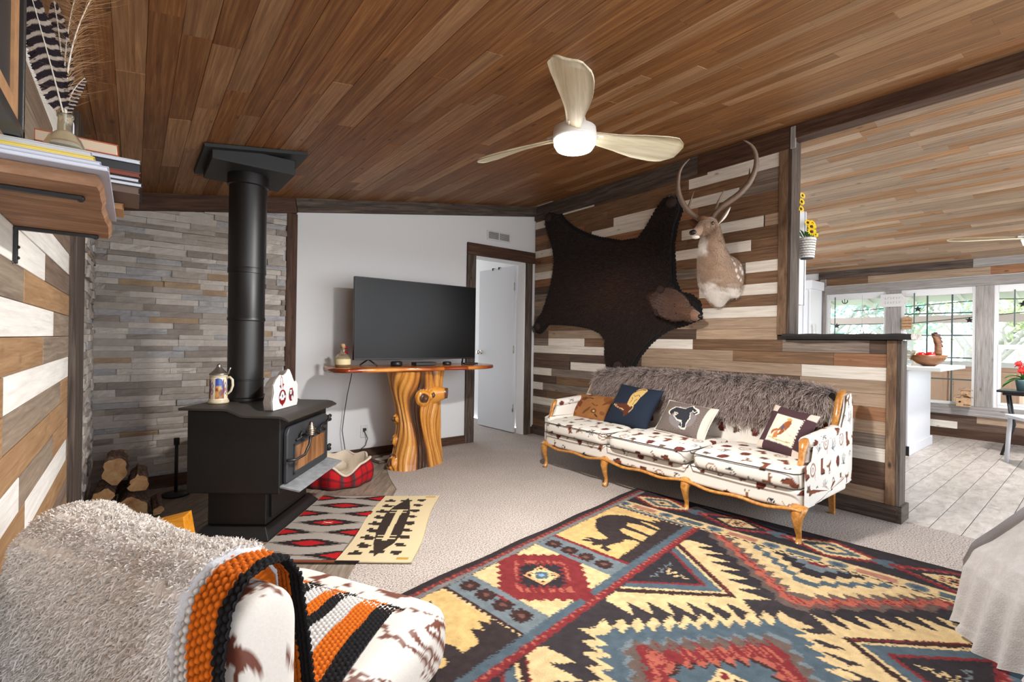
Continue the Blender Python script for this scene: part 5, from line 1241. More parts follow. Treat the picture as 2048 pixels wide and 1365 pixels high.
hd_ = loft('head', [(3.705, 2.66, 1.53), (3.675, 2.53, 1.495), (3.645, 2.41, 1.45), (3.62, 2.29, 1.395), (3.60, 2.21, 1.36), (3.585, 2.14, 1.335), (3.58, 2.095, 1.322), (3.585, 2.07, 1.316)], [.006, (.10, .03), (.125, .065), (.105, .085), (.062, .062), (.046, .05), (.036, .038), .012], 32, 50, MATS['short_hair'], BS, bcol, upv=(-1, 0, .2)); hd_.location = -BL
MH = hd_.data; nv_ = len(MH.vertices); co = np.zeros(nv_ * 3); MH.vertices.foreach_get('co', co); co = co.reshape(-1, 3); no = np.zeros(nv_ * 3); MH.vertices.foreach_get('normal', no); no = no.reshape(-1, 3)
if (no * (co - co.mean(0))).sum() < 0: no = -no
pick = rng.integers(0, nv_, 9000); pick = pick[co[pick, 1] > 2.13]; fl_ = no[pick] * .5 + np.array([[0, .75, .25]]) + rng.normal(size=(len(pick), 3)) * .15; fl_ /= np.linalg.norm(fl_, axis=1, keepdims=True)
tc_ = np.clip((2.55 - co[pick, 1]) / .3, 0, 1)[:, None]; hh = strands('hair', co[pick] + rng.normal(size=(len(pick), 3)) * .004, fl_, .022, .0013, lin3((60, 40, 32)) * np.ones((len(pick), 1)), (lin3((96, 66, 50)) * (1 - tc_) + lin3((138, 102, 78)) * tc_) * rng.uniform(.7, 1.3, (len(pick), 1)), MATS['bear_fur'], hd_, droop=.1, seed=12)
for yy, z in ((2.475, 1.575), (2.50, 1.375)):
    e = MB().sphere((3.62, yy, z), .036, 14, 10, (.5, 1, 1)).obj('ear', MATS['bear_ear'] if 'bear_ear' in MATS else plain('bear_ear', (52, 36, 30), rough=.95, bump=.8, bscale=90), hd_, smooth=True)
plain('nose_dark', (26, 22, 24), rough=.3); plain('eye_amber', (54, 34, 20), rough=.08, spec=.8)
MB().sphere((3.575, 2.068, 1.322), .022, 14, 10, (1.1, .8, .8)).obj('nose', MATS['nose_dark'], hd_, smooth=True)
for p in ((3.535, 2.275, 1.42), (3.545, 2.265, 1.355)): MB().sphere(p, .010, 12, 8).obj('eye', MATS['eye_amber'], hd_, smooth=True)
plain('claw', (60, 52, 46), rough=.3)
def paw(cy, cz, ang):
    pw = MB().sphere((XR - .035, cy, cz), .055, 14, 10, (.55, 1, .85)); 
    o = pw.obj('paw', MATS['bear_ear'], BS, smooth=True); o.location = -BL
    for k in range(5):
        a = ang + (k - 2) * .3; y0, z0 = cy + .05 * math.cos(a), cz + .05 * math.sin(a)
        MB().tube([(XR - .05, y0, z0), (XR - .056, y0 + .022 * math.cos(a), z0 + .022 * math.sin(a)), (XR - .045, y0 + .036 * math.cos(a), z0 + .036 * math.sin(a) - .004)], [.006, .004, .001], 6).obj('claw', MATS['claw'], o, smooth=True)
paw(2.435, 2.345, 2.0); paw(4.20, 1.275, -.6); paw(4.03, 2.52, 1.2); paw(3.0, .87, -1.6)

# ================================================================== deer shoulder mount
plain('antler_tan', (112, 92, 76), rough=.5, bump=.5, bscale=30, var=.35)
dm = empty('deer_mount', (3.72, 1.94, 1.62), 0, 'spotted deer shoulder mount with long curving antlers on the plank wall', 'deer mount'); DL = Vector((3.72, 1.94, 1.62))
def D0(o): o.location = -DL; return o
spots = [(3.64, 1.80, 1.78), (3.52, 1.87, 1.70), (3.66, 1.785, 1.69), (3.58, 1.815, 1.755), (3.48, 1.88, 1.73), (3.60, 1.80, 1.72), (3.57, 1.86, 1.69), (3.62, 1.79, 1.62), (3.66, 1.77, 1.60), (3.60, 1.80, 1.665), (3.53, 1.84, 1.745), (3.68, 1.775, 1.66), (3.50, 1.86, 1.78), (3.56, 1.83, 1.60), (3.64, 1.785, 1.745), (3.69, 1.79, 1.72), (3.55, 1.90, 1.655)]
def dcol(P, a, t):
    tan = lin3((150, 124, 102)); c = np.zeros(P.shape); c[:] = tan; nz_ = fbm(P[:, :, 1] * 3 + P[:, :, 0], P[:, :, 2] * 3, 9, 4); c *= (.78 + .44 * nz_)[..., None]
    W_ = lin3((228, 220, 210)); m1 = np.clip((1.585 - P[:, :, 2] + .16 * (nz_ - .5)) / .09, 0, 1)[..., None]; c = c * (1 - m1) + W_ * m1
    thr = (np.clip((P[:, :, 1] - 1.885 + .04 * (nz_ - .5)) / .035, 0, 1) * np.clip((P[:, :, 2] - 1.765 + .05 * (nz_ - .5)) / .04, 0, 1) * np.clip((1.915 - P[:, :, 2]) / .02, 0, 1) * np.clip((3.50 - P[:, :, 0]) / .03, 0, 1))[..., None]; c = c * (1 - thr) + W_ * thr
    for s in spots:
        d = np.linalg.norm(P - np.array(s), axis=2); c[d < .017] = W_
    return c
def dshape(P, a, t):
    # shoulder lobes at the bottom of the mount
    k = np.clip(1 - t / 2.2, 0, 1)[None, :]; dn = np.clip(-np.sin(a), 0, 1)[:, None]
    P[:, :, 2] -= k * dn * (.020 + .05 * np.cos(a * 5 + .2)[:, None]); return P
body = loft('body', [(3.735, 1.95, 1.625), (3.70, 1.95, 1.620), (3.62, 1.945, 1.65), (3.55, 1.935, 1.70), (3.49, 1.925, 1.775), (3.445, 1.91, 1.85), (3.415, 1.895, 1.91), (3.395, 1.885, 1.955), (3.36, 1.88, 1.985), (3.31, 1.885, 1.975), (3.265, 1.895, 1.945), (3.225, 1.903, 1.92), (3.195, 1.908, 1.908), (3.18, 1.91, 1.905)],
     [(.13, .15), (.165, .19), (.162, .185), (.135, .15), (.112, .118), (.092, .092), (.076, .078), (.062, .072), (.056, .064), (.050, .054), (.038, .044), (.030, .036), (.026, .030), .012], 64, 150, MATS['short_hair'], dm, dcol, upv=(0, 0, 1), shape=dshape); D0(body)
plain('deer_white', (226, 218, 208), rough=.9, bump=.3, bscale=100); plain('deer_brown', (118, 84, 58), rough=.9, bump=.5, bscale=90)
D0(MB().sphere((3.30, 1.895, 2.018), .046, 16, 10, (1.0, .95, .45), Matrix.Rotation(.5, 3, 'Y')).obj('brow', MATS['deer_brown'], dm, smooth=True))
D0(MB().sphere((3.183, 1.910, 1.912), .024, 16, 10, (.9, 1.15, .8)).obj('nose', MATS['nose_dark'], dm, smooth=True))
D0(MB().sphere((3.215, 1.905, 1.882), .026, 14, 8, (1.2, 1, .5)).obj('chin', MATS['deer_white'], dm, smooth=True))
bm_ = body.data; nv_ = len(bm_.vertices); co = np.zeros(nv_ * 3); bm_.vertices.foreach_get('co', co); co = co.reshape(-1, 3); no = np.zeros(nv_ * 3); bm_.vertices.foreach_get('normal', no); no = no.reshape(-1, 3)
ccol = np.zeros(nv_ * 4, np.float32); bm_.color_attributes['Col'].data.foreach_get('color', ccol); ccol = ccol.reshape(-1, 4)[:, :3]
if (no * (co - np.array([3.55, 1.92, 1.75]))).sum() < 0: no = -no
pk = rng.integers(0, nv_, 26000); pk = pk[co[pk, 0] > 3.24]; fl_ = no[pk] * .32 + np.array([[.35, 0, -.75]]) + rng.normal(size=(len(pk), 3)) * .12; fl_ /= np.linalg.norm(fl_, axis=1, keepdims=True)
hc = ccol[pk] * rng.uniform(.75, 1.25, (len(pk), 1)); D0(strands('hair', co[pk] + rng.normal(size=(len(pk), 3)) * .003, fl_, .013, .0008, hc * .85, hc, MATS['bear_fur'], dm, droop=.1, seed=15))
plain('eye_black', (14, 12, 14), rough=.05, spec=1.0)
for s, ys_ in ((-1, 1.835), (1, 1.935)):
    e = MB().sphere((3.318, ys_, 1.986), .020, 14, 10, (1.1, .40, .62)).obj('eyelid', MATS['deer_brown'], dm, smooth=True); D0(e)
    MB().sphere((3.315, ys_ + s * .005, 1.988), .0145, 14, 10, (1, .7, .9)).obj('eye', MATS['eye_black'], e, smooth=True)
def ear(base, tip, wv, mat_in):
    b0, t0 = Vector(base), Vector(tip); ax = (t0 - b0); s = Vector(wv).normalized(); out_ = ax.cross(s).normalized(); P = np.zeros((20, 9, 3))
    for i in range(20):
        t = i / 19; w = .046 * math.sin(PI * min(1, t * .9 + .12)) ** .8
        for j in range(9):
            v = (j - 4) / 4; P[i, j] = b0 + ax * t + s * (w * v) + out_ * (.018 * (1 - v * v) * math.sin(PI * t))
    o = grid('ear', P, mat_in, dm, thick=.004); return D0(o)
ear((3.41, 1.845, 1.995), (3.43, 1.755, 2.115), (-.5, -.2, -.35), MATS['deer_white']); ear((3.39, 1.945, 2.0), (3.36, 2.05, 2.06), (-.4, .2, -.5), MATS['deer_brown'])
def antler(pts, r0, tines):
    m_ = MB(); p = np.array(pts); pp, _ = resample(p, 30); rs = [r0 * (1 + .25 * math.sin(PI * i / 29) - .80 * (i / 29) ** 2.2) for i in range(30)]
    # smooth the polyline a little
    for _ in range(3): pp[1:-1] = (pp[:-2] + 2 * pp[1:-1] + pp[2:]) / 4
    m_.tube([tuple(x) for x in pp], rs, 10)
    for tn, r in tines: m_.tube(tn, [r, r * .8, r * .25][:len(tn)] if len(tn) == 3 else [r, r * .2], 8)
    m_.lathe([(r0 * 1.5, -.006), (r0 * 1.6, 0), (r0 * 1.4, .008)], 12, pts[0]); D0(m_.obj('antler', MATS['antler_tan'], dm, smooth=True))
antler([(3.365, 1.925, 2.02), (3.345, 1.985, 2.065), (3.300, 2.027, 2.119), (3.260, 2.063, 2.199), (3.240, 2.077, 2.294), (3.230, 2.060, 2.402), (3.240, 2.033, 2.454), (3.260, 1.992, 2.492)], .0175, [([(3.30, 2.028, 2.12), (3.30, 1.999, 2.193), (3.30, 1.975, 2.252)], .009)])
antler([(3.395, 1.89, 2.03), (3.42, 1.864, 2.092), (3.44, 1.805, 2.148), (3.47, 1.716, 2.20), (3.50, 1.651, 2.282), (3.50, 1.606, 2.379), (3.48, 1.599, 2.48), (3.44, 1.616, 2.536), (3.40, 1.658, 2.567)], .0205, [([(3.42, 1.875, 2.08), (3.40, 1.838, 2.158), (3.38, 1.783, 2.234)], .011), ([(3.50, 1.651, 2.285), (3.50, 1.656, 2.345), (3.50, 1.656, 2.386)], .008)])
# ================================================================== big lodge rug
RA, RB = 2.45, 3.30      # size along the sofa, size across the room
CH = (44, 40, 43); CRE = (184, 160, 118); REDD = (108, 40, 42); COR = (148, 80, 66); BLU = (70, 82, 90); BLU2 = (96, 104, 108); TAU = (88, 74, 68); DKB = (54, 38, 36); YEL = (182, 152, 100)
cv = Canvas(RA, RB, 330, CH)
def zig(cx, cy, ra, rb, c, n_=6, tooth=.05, skew=.5):
    """diamond (half-widths ra along a, rb along b) with sawtooth sides"""
    pts = []
    cor = [(ra, 0), (0, rb), (-ra, 0), (0, -rb)]
    for k in range(4):
        p, q = np.array(cor[k]), np.array(cor[(k + 1) % 4]); d = q - p; L = np.linalg.norm(d); nn = np.array([d[1], -d[0]]) / L
        for i in range(n_):
            pts.append(tuple(np.array([cx, cy]) + p + d * i / n_)); 
            if tooth: pts.append(tuple(np.array([cx, cy]) + p + d * (i + skew) / n_ + nn * tooth))
    cv.poly(pts, c)
def streak(cx, cy, ra, rb, c1, n_=90, seed=0, ln=.05):
    r = random.Random(seed)
    for k in range(n_):
        t = r.random() * 4; i = int(t); f = t - i; cor = [(ra, 0), (0, rb), (-ra, 0), (0, -rb)]; p, q = cor[i], cor[(i + 1) % 4]; x, y = cx + p[0] + (q[0] - p[0]) * f, cy + p[1] + (q[1] - p[1]) * f; s = r.uniform(-1, 1)
        cv.line([(x - ln * .5, y - ln * .3), (x + ln * .5, y + ln * .3)], .006, c1)
def medallion(cx, cy, s=1.0):
    zig(cx, cy, .61 * s, .72 * s, CRE, 12, .055, .85); zig(cx, cy, .545 * s, .645 * s, BLU, 12, .05, .85); zig(cx, cy, .455 * s, .535 * s, BLU2, 9, .03); zig(cx, cy, .43 * s, .50 * s, TAU, 9, .04)
    streak(cx, cy, .38 * s, .45 * s, REDD, 120, 1, .07); zig(cx, cy, .36 * s, .43 * s, REDD, 8, .03); streak(cx, cy, .34 * s, .40 * s, COR, 120, 2, .06); zig(cx, cy, .27 * s, .33 * s, COR, 7, .02); zig(cx, cy, .24 * s, .29 * s, DKB, 6, .035, .5); zig(cx, cy, .225 * s, .27 * s, BLU, 6, .035, .5)
    cv.rect(cx - .12 * s, cy - .14 * s, cx + .12 * s, cy + .14 * s, CRE)
    for i in range(4):
        for j in range(4): cv.rect(cx - .105 * s + i * .054 * s, cy - .125 * s + j * .064 * s, cx - .075 * s + i * .054 * s, cy - .085 * s + j * .064 * s, DKB if (i + j) % 2 else REDD)
F0 = .64; F1 = RA - .64
mb_ = (F0 + F1) / 2
# field
zig(mb_ - .03, 1.68, .80, .95, (50, 45, 47), 1, 0)
medallion(mb_ + .02, 1.66, .86)
# second medallion, running under the top band
for cy in (.36, 2.96):
    zig(mb_, cy, .60, .60, TAU, 8, .03); streak(mb_, cy, .56, .56, REDD, 160, 5, .07); zig(mb_, cy, .55, .55, COR, 8, .03); streak(mb_, cy, .53, .53, REDD, 120, 6, .05); zig(mb_, cy, .49, .49, TAU, 9, .03)
    zig(mb_, cy, .44, .44, CRE, 10, .045, .2); zig(mb_, cy, .35, .34, BLU, 6, .03, .5); zig(mb_, cy, .30, .29, CRE, 6, .03, .5); zig(mb_, cy, .24, .23, CH, 5, .03, .5); zig(mb_, cy, .17, .15, BLU2, 4, .03); zig(mb_, cy, .12, .09, REDD, 3, .02)
# side triangles with cream fangs
def tri(a0, s, bc, half=.31):
    P = lambda r_, h_: [(a0, bc - r_), (a0 + s * h_, bc), (a0, bc + r_)]
    apex = np.array([a0 + s * .42, bc]); 
    for sg in (-1, 1):
        base_ = np.array([a0, bc + sg * (half + .10)]); d = apex - base_; n7 = 7
        nn_ = np.array([s * abs(d[1]), sg * abs(d[0])]); nn_ = nn_ / np.linalg.norm(nn_)
        cv.poly([tuple(base_), tuple(apex), tuple(apex + nn_ * .03), tuple(base_ + nn_ * .03)], CRE)
        for i in range(n7):
            p0_ = base_ + d * i / n7; p1_ = base_ + d * (i + 1) / n7; tip_ = (p0_ + p1_) / 2 + nn_ * .125 + (d / np.linalg.norm(d)) * .045
            cv.poly([tuple(p0_ + nn_ * .02), tuple(tip_), tuple(p1_ + nn_ * .02)], CRE)
    cv.poly([(a0, bc - half - .10), tuple(apex), (a0, bc + half + .10)], CRE)
    cv.poly(P(half + .03, .40), DKB); 
    for i in range(12): cv.line([(a0 + s * .01, bc - half - .02 + i * .0), (a0 + s * .38, bc)], .006, REDD) if i == 0 else None
    cv.poly(P(half - .01, .36), CRE); cv.poly(P(half - .03, .34), BLU); cv.poly(P(half - .08, .27), REDD); cv.poly(P(half - .10, .245), CH)
    z_ = []
    for i in range(9): z_.append((a0 + s * (.05 + .02 * (i % 2)), bc - .10 + i * .025))
    cv.line(z_, .008, BLU2); cv.line([(a0 + s * (.08 + i * .018), bc + .035 * (1 if i % 2 else -1) * (1 - i / 7)) for i in range(7)], .008, CRE)
for bc in (1.04, 2.30): tri(F0, 1, bc); tri(F1, -1, bc)
# side strips
def paw(x, y, r=.035): cv.ell(x, y, r, r * .95, DKB); [cv.ell(x + r * 1.0 * math.cos(a), y + r * 1.0 * math.sin(a), r * .38, r * .38, DKB) for a in np.linspace(0, 2 * PI, 9)]; cv.ell(x, y, r * .45, r * .4, (98, 66, 58))
def animal(x0, y0, s, sx, kind):
    """grazing silhouette in a panel; X axis runs inward (feet side), Y runs along the strip"""
    T = lambda p: [(x0 + sx * (.46 - v * s) if True else 0, y0 + u * s) for u, v in p]
    D_ = (52, 44, 42)
    if kind == 'elk':
        body_ = [(.16, .56), (.20, .66), (.30, .72), (.42, .71), (.48, .66), (.56, .60), (.62, .48), (.66, .36), (.74, .34), (.80, .42), (.78, .46), (.84, .44), (.86, .50), (.89, .42), (.86, .34), (.80, .27), (.74, .26), (.66, .28), (.60, .22), (.56, .10), (.53, .10), (.55, .26), (.50, .34), (.44, .36), (.42, .22), (.42, .10), (.39, .10), (.38, .30), (.32, .38), (.28, .30), (.24, .10), (.21, .10), (.22, .32), (.18, .40), (.14, .10), (.11, .10), (.13, .44)]
    else:
        body_ = [(.10, .50), (.16, .60), (.30, .62), (.44, .60), (.52, .66), (.56, .78), (.62, .80), (.60, .92), (.66, .84), (.70, .96), (.72, .84), (.80, .90), (.74, .78), (.72, .70), (.66, .60), (.62, .48), (.60, .30), (.60, .08), (.56, .08), (.54, .30), (.46, .40), (.30, .38), (.24, .28), (.24, .08), (.20, .08), (.18, .34), (.12, .08), (.09, .08), (.12, .40)]
    cv.poly(T(body_), D_)
def strip(x0, sx):
    X = lambda v: x0 + sx * v
    R2 = lambda a, b_, c, d, col: cv.rect(min(X(a), X(c)), b_, max(X(a), X(c)), d, col)
    R2(.09, .0, .56, RB, BLU2)
    R2(.555, .0, .60, RB, BLU); R2(.60, .0, .635, RB, REDD)
    for i in range(int(RB / .03)): R2(.598 + .008 * (i % 2), i * .03, .612 + .008 * (i % 2), i * .03 + .012, COR)
    def panel(b0, b1, kind):
        R2(.09, b0, .555, b1, YEL); 
        R2(.09, b0 - .022, .555, b0, DKB); R2(.09, b1, .555, b1 + .022, REDD)
        for i in range(15): R2(.10 + i * .031, b0 - .012, .114 + i * .031, b0 + .010, CRE)
        cv.poly([(X(.52), b0), (X(.40), b0), (X(.42), b0 + .03), (X(.36), b0 + .04), (X(.43), b0 + .07), (X(.39), b0 + .10), (X(.47), b0 + .13), (X(.49), b1), (X(.556), b1), (X(.556), b0)], (50, 42, 42))
        if kind == 'elk': animal(X(0), b0 + .02, .62 * (b1 - b0) / .62, sx, 'elk') if False else cv.poly([(X(.52 - .52 * v), b0 + .02 + u * (b1 - b0) * .92) for u, v in ELK], (50, 42, 42))
        else: cv.poly([(X(.54 - .52 * v), b1 - .02 - u * (b1 - b0) * .92) for u, v in DEER], (50, 42, 42))
    panel(.46, 1.10, 'elk'); panel(1.90, 2.56, 'deer')
    for b0 in (1.20, 1.80, .40 - .045, 2.66):
        for i in range(4): paw(X(.155 + i * .105), b0)
    # red diamond block
    for b0, b1 in ((1.25, 1.75),):
        c = (X(.325), (b0 + b1) / 2); R2(.09, b0, .555, b1, BLU2)
        R2(.09, b0 + .02, .555, b1 - .02, CRE); zig(c[0], c[1], .275, .275, REDD, 8, .022); R2(.09, b0 - .01, .555, b0 + .02, BLU2); R2(.09, b1 - .02, .555, b1 + .01, BLU2); streak(c[0], c[1], .17, .17, COR, 70, 9, .04); zig(c[0], c[1], .145, .145, REDD, 6, .02); zig(c[0], c[1], .12, .12, CH, 5, .03)
        cv.rect(c[0] - .062, c[1] - .062, c[0] + .062, c[1] + .062, (200, 138, 96)); cv.rect(c[0] - .05, c[1] - .05, c[0] + .05, c[1] + .05, DKB); zig(c[0], c[1], .055, .055, CRE, 4, .02); zig(c[0], c[1], .038, .038, BLU, 3, .006); zig(c[0], c[1], .016, .016, (110, 140, 170), 1, 0)
ELK = [(.10, .40), (.12, .58), (.20, .70), (.30, .76), (.44, .77), (.50, .72), (.60, .66), (.68, .56), (.72, .44), (.76, .38), (.84, .42), (.86, .52), (.90, .58), (.895, .47), (.93, .56), (.97, .54), (.92, .42), (.97, .44), (.99, .38), (.91, .34), (.98, .30), (1.0, .22), (.94, .20), (.92, .28), (.86, .27), (.78, .24), (.72, .22), (.66, .24), (.62, .16), (.62, .02), (.58, .02), (.57, .20), (.55, .32), (.50, .40), (.44, .40), (.44, .22), (.46, .04), (.41, .04), (.38, .26), (.36, .42), (.28, .44), (.24, .30), (.27, .04), (.22, .04), (.18, .28), (.15, .38), (.11, .04), (.07, .04), (.08, .26)]
DEER = [(.02, .62), (.20, .60), (.36, .60), (.46, .64), (.50, .74), (.46, .84), (.40, .86), (.34, .80), (.30, .84), (.38, .92), (.46, .92), (.48, .99), (.54, .99), (.54, .90), (.60, .84), (.66, .84), (.72, .90), (.78, .90), (.72, .80), (.66, .76), (.72, .70), (.80, .74), (.84, .80), (.90, .78), (.86, .70), (.80, .66), (.72, .60), (.68, .50), (.66, .36), (.72, .22), (.70, .06), (.62, .04), (.60, .24), (.48, .36), (.30, .38), (.16, .32), (.08, .20), (.02, .10)]
strip(0, 1); strip(RA, -1)
# band along the two short ends
def band(b0, sb):
    Y = lambda v: b0 + sb * v
    R2 = lambda a0, v0, a1, v1, col: cv.rect(a0, min(Y(v0), Y(v1)), a1, max(Y(v0), Y(v1)), col)
    R2(0, 0, RA, .40, CH)
    x = .28
    k = 0
    while x < RA:
        c = (x, Y(.165)); zig(c[0], c[1], .24, .125, REDD, 7, .016); streak(c[0], c[1], .20, .10, COR, 40, k, .03); zig(c[0], c[1], .175, .095, CH if k % 2 else CRE, 7, .014)
        if k % 2:
            zig(c[0], c[1], .12, .07, CRE, 1, 0); cv.rect(c[0] - .055, c[1] - .045, c[0] + .055, c[1] + .045, CRE)
            for i in range(4):
                for j in range(3): cv.rect(c[0] - .048 + i * .026, c[1] - .038 + j * .028, c[0] - .030 + i * .026, c[1] - .018 + j * .028, REDD)
            cv.ell(c[0], c[1], .014, .016, CH)
        else: zig(c[0], c[1], .13, .07, BLU, 5, .014); zig(c[0], c[1], .07, .04, CRE, 4, .012); cv.ell(c[0], c[1], .02, .016, CH)
        zig(x + .24, Y(.165), .07, .05, BLU, 3, .01); x += .48; k += 1
    R2(0, .30, RA, .305, TAU); R2(0, .305, RA, .405, CRE)
    x = .06; k = 0
    while x < RA:
        if k % 2 == 0: cv.ell(x + .04, Y(.355), .045, .034, BLU2); cv.ell(x + .04, Y(.355), .028, .022, BLU); cv.ell(x + .04, Y(.355), .010, .009, (50, 60, 84)); x += .11
        else: R2(x, .33, x + .16, .38, (150, 104, 88) if k % 4 == 1 else BLU); x += .19
        k += 1
    for i in range(int(RA / .045)): cv.poly([(i * .045, Y(.405)), (i * .045 + .0225, Y(.385)), (i * .045 + .045, Y(.405))], CH); cv.poly([(i * .045, Y(.405)), (i * .045 + .0225, Y(.425)), (i * .045 + .045, Y(.405))], CRE)
band(0, 1); band(RB, -1)
# outer borders
for (x0, y0, x1, y1, c) in ((0, 0, .035, RB, (44, 38, 38)), (RA - .035, 0, RA, RB, (44, 38, 38)), (0, 0, RA, .035, (44, 38, 38)), (0, RB - .035, RA, RB, (44, 38, 38)), (.035, .035, .06, RB - .035, (92, 48, 48)), (RA - .06, .035, RA - .035, RB - .035, (92, 48, 48)), (.06, .035, .085, RB - .035, (104, 100, 98)), (RA - .085, .035, RA - .06, RB - .035, (104, 100, 98))): cv.rect(x0, y0, x1, y1, c)
for i in range(int(RB / .04)): cv.ell(.048, i * .04, .009, .007, (150, 66, 54)); cv.ell(RA - .048, i * .04, .009, .007, (150, 66, 54))
painted('rug_pile', rough=.98, nscale=230, amt=.30, bump=.8, spec=.1)
nu, nv = int(RA / .0058), int(RB / .0058); u = np.linspace(0, RA, nu); v = np.linspace(0, RB, nv); U, V = np.meshgrid(u, v, indexing='ij')
jit = (rng.random(U.shape) - .5) * .012
colr = cv.sample(np.clip(U + jit, 0, RA), np.clip(V + (rng.random(U.shape) - .5) * .006, 0, RB)); colr = colr * (.72 + .5 * fbm(U, V, 45, 3, 4))[..., None]
P = np.zeros((nu, nv, 3)); E1 = np.array([.113, -.9936]); E2 = np.array([-.9936, -.113])
e1 = np.array([math.cos(-math.radians(83.5)), math.sin(-math.radians(83.5))]); e2 = np.array([-math.cos(math.radians(9.0)), -math.sin(math.radians(9.0))])
P[:, :, 0] = U * e1[0] + V * e2[0]; P[:, :, 1] = U * e1[1] + V * e2[1]; P[:, :, 2] = .015 + .0015 * (fbm(U, V, 40, 8) - .5) + .006 * np.exp(-((U + .0) / .05) ** 2) * np.sin(V * 6) ** 2
bigrug = grid('area_rug', P, MATS['rug_pile'], None, col=colr, thick=.011); bigrug.location = (2.925, 2.175, 0)
tag(bigrug, 'large lodge area rug with elk, paw prints and zigzag diamonds in red, blue and cream', 'rug')
# ================================================================== fleece-draped cowhide chair, near left
w_ = Vector((-.47, .88, 0)).normalized(); n_v = Vector((.88, .47, 0)).normalized()   # s axis runs along the back, d axis points to the seat front
CB = Vector((.125, .65, 0))
def cw(s, d, z): return CB + w_ * s + n_v * d + Vector((0, 0, z))
CHR = empty('cowhide_chair', CB + w_ * .33 + n_v * .35, 0, 'armless cowhide-print chair in the near left corner under two blankets', 'chair')
CO = CHR.location.copy()
def CL(o): o.location = o.location - CO; return o
def S3(A, B, Z): return np.stack([CB.x + w_.x * A + n_v.x * B, CB.y + w_.y * A + n_v.y * B, Z], 2)
def cow(U, V, seed, thr=.515):
    f = fbm(U + .35 * fbm(U, V, 9, seed + 3), V + .3 * fbm(U, V, 11, seed + 5), 17, seed, 4); edge = .02 * np.sin(V * 260) * .3
    c = np.zeros(U.shape + (3,)); c[:] = lin3((208, 201, 192)); k = f > thr; c[k] = lin3((102, 56, 42)); return c
painted('cowhide', rough=.55, nscale=200, amt=.06, bump=.15, spec=.35)
def cbox(name, s0, s1, d0, d1, z0, z1, r, crown, mat, parent, seed, n_=150, m_=130, p_=12):
    sec, arc = resample(rrect(d0, d1, z0, z1, r, crown, 6), n_, True); c = sec.mean(0); tt = np.linspace(-PI / 2, PI / 2, m_); e = np.sin(tt); sc = np.maximum(1e-3, 1 - np.abs(e) ** p_) ** (1 / 2.6); ss_ = (s0 + s1) / 2 + (s1 - s0) / 2 * e
    A = ss_[None] + 0 * arc[:, None]; B = c[0] + (sec[:, 0] - c[0])[:, None] * sc[None]; Z = c[1] + (sec[:, 1] - c[1])[:, None] * sc[None]
    # end caps: use position-based pattern so spots are not stretched
    col = cow(A * .8 + Z * .55 + B * .35 + 3, B * 1.15 + Z * .8 - A * .25 + 2, seed); return CL(grid(name, S3(A, B, Z), mat, parent, col=col, closed_u=True))
cbox('seat', .085, .67, .15, .665, .275, .425, .055, .012, MATS['cowhide'], CHR, 11)
cbox('backrest', .095, .70, .050, .155, .22, .712, .045, .0, MATS['cowhide'], CHR, 23, p_=44)
plain('leg_black', (26, 22, 20), rough=.5)
for s, d in ((.14, .58), (.60, .58), (.18, .12), (.60, .12)):
    o = MB().tube([tuple(cw(s, d, .29)), tuple(cw(s, d, .0))], [.030, .022], 4).obj('leg', MATS['leg_black'], CHR); CL(o)
# drape profile over the back: rear (low) -> ridge -> front -> seat
dp = np.array([(-.035, .02), (-.030, .30), (-.022, .55), (-.015, .70), (.0, .775), (.035, .805), (.075, .808), (.115, .795), (.145, .75), (.155, .66), (.162, .52)])
dp[:, 1] -= np.where(dp[:, 1] > .5, .074, 0); dp[:, 0] += .055
# ---- fleece throw
painted('sherpa', rough=1.0, nscale=150, amt=.05, bump=.5, spec=.05, sheen=.4, dist=.003)
FT = empty('fleece_throw', cw(.45, 0, .4), 0, 'thick pale sherpa fleece throw hanging over the cowhide chair back, near left', 'blanket'); FO = FT.location.copy()
pr2, ar2 = resample(dp, 680); sv = np.linspace(.205, .735, 400); A, J = np.meshgrid(sv, np.arange(680), indexing='ij'); B = pr2[J, 0].copy(); Z = pr2[J, 1].copy()
nb = np.gradient(pr2, axis=0); nb = np.stack([-nb[:, 1], nb[:, 0]], 1); nb /= np.linalg.norm(nb, axis=1, keepdims=True)
t_ = (A - .155) / .585; arcJ = ar2[J]
hump = .008 + .020 * np.exp(-((A - .67) / .065) ** 2) + .006 * np.sin(A * 22 + arcJ * 3)
lowf = np.clip((.55 - Z) / .5, 0, 1) * (J < 310)
hump = hump + lowf * .03 * np.sin(A * 17 + 1)
edge_roll = np.exp(-((A - .205) / .012) ** 2); hump = hump * (1 - .3 * edge_roll)
fall = np.clip((A - .69) / .09, 0, 1)
curl = (fbm(A, arcJ, 200, 5, 2) - .5) * .005 + (fbm(A + 3, arcJ, 60, 7, 2) - .5) * .006 + (fbm(A + 1, arcJ, 12, 9, 2) - .5) * .01
curl = curl * np.clip((A - .222) / .01, 0, 1)
B2 = B + nb[J, 0] * (hump + curl); Z2 = Z + nb[J, 1] * (hump + curl) - fall ** 2 * .10
A2 = A + .02 * np.sin(arcJ * 5) * np.clip((A - .235) / .05, 0, 1) * 0
base = lin3((212, 204, 196)); colf = np.zeros(A.shape + (3,)); colf[:] = base; colf *= (.92 + .16 * fbm(A, arcJ, 120, 5, 2))[..., None]; colf[A < .226] = lin3((202, 204, 210))
nsgn = 1
FP = S3(A2, B2, Z2); o = grid('fleece_sheet', FP, MATS['sherpa'], FT, col=colf, thick=-.010); o.location = -FO
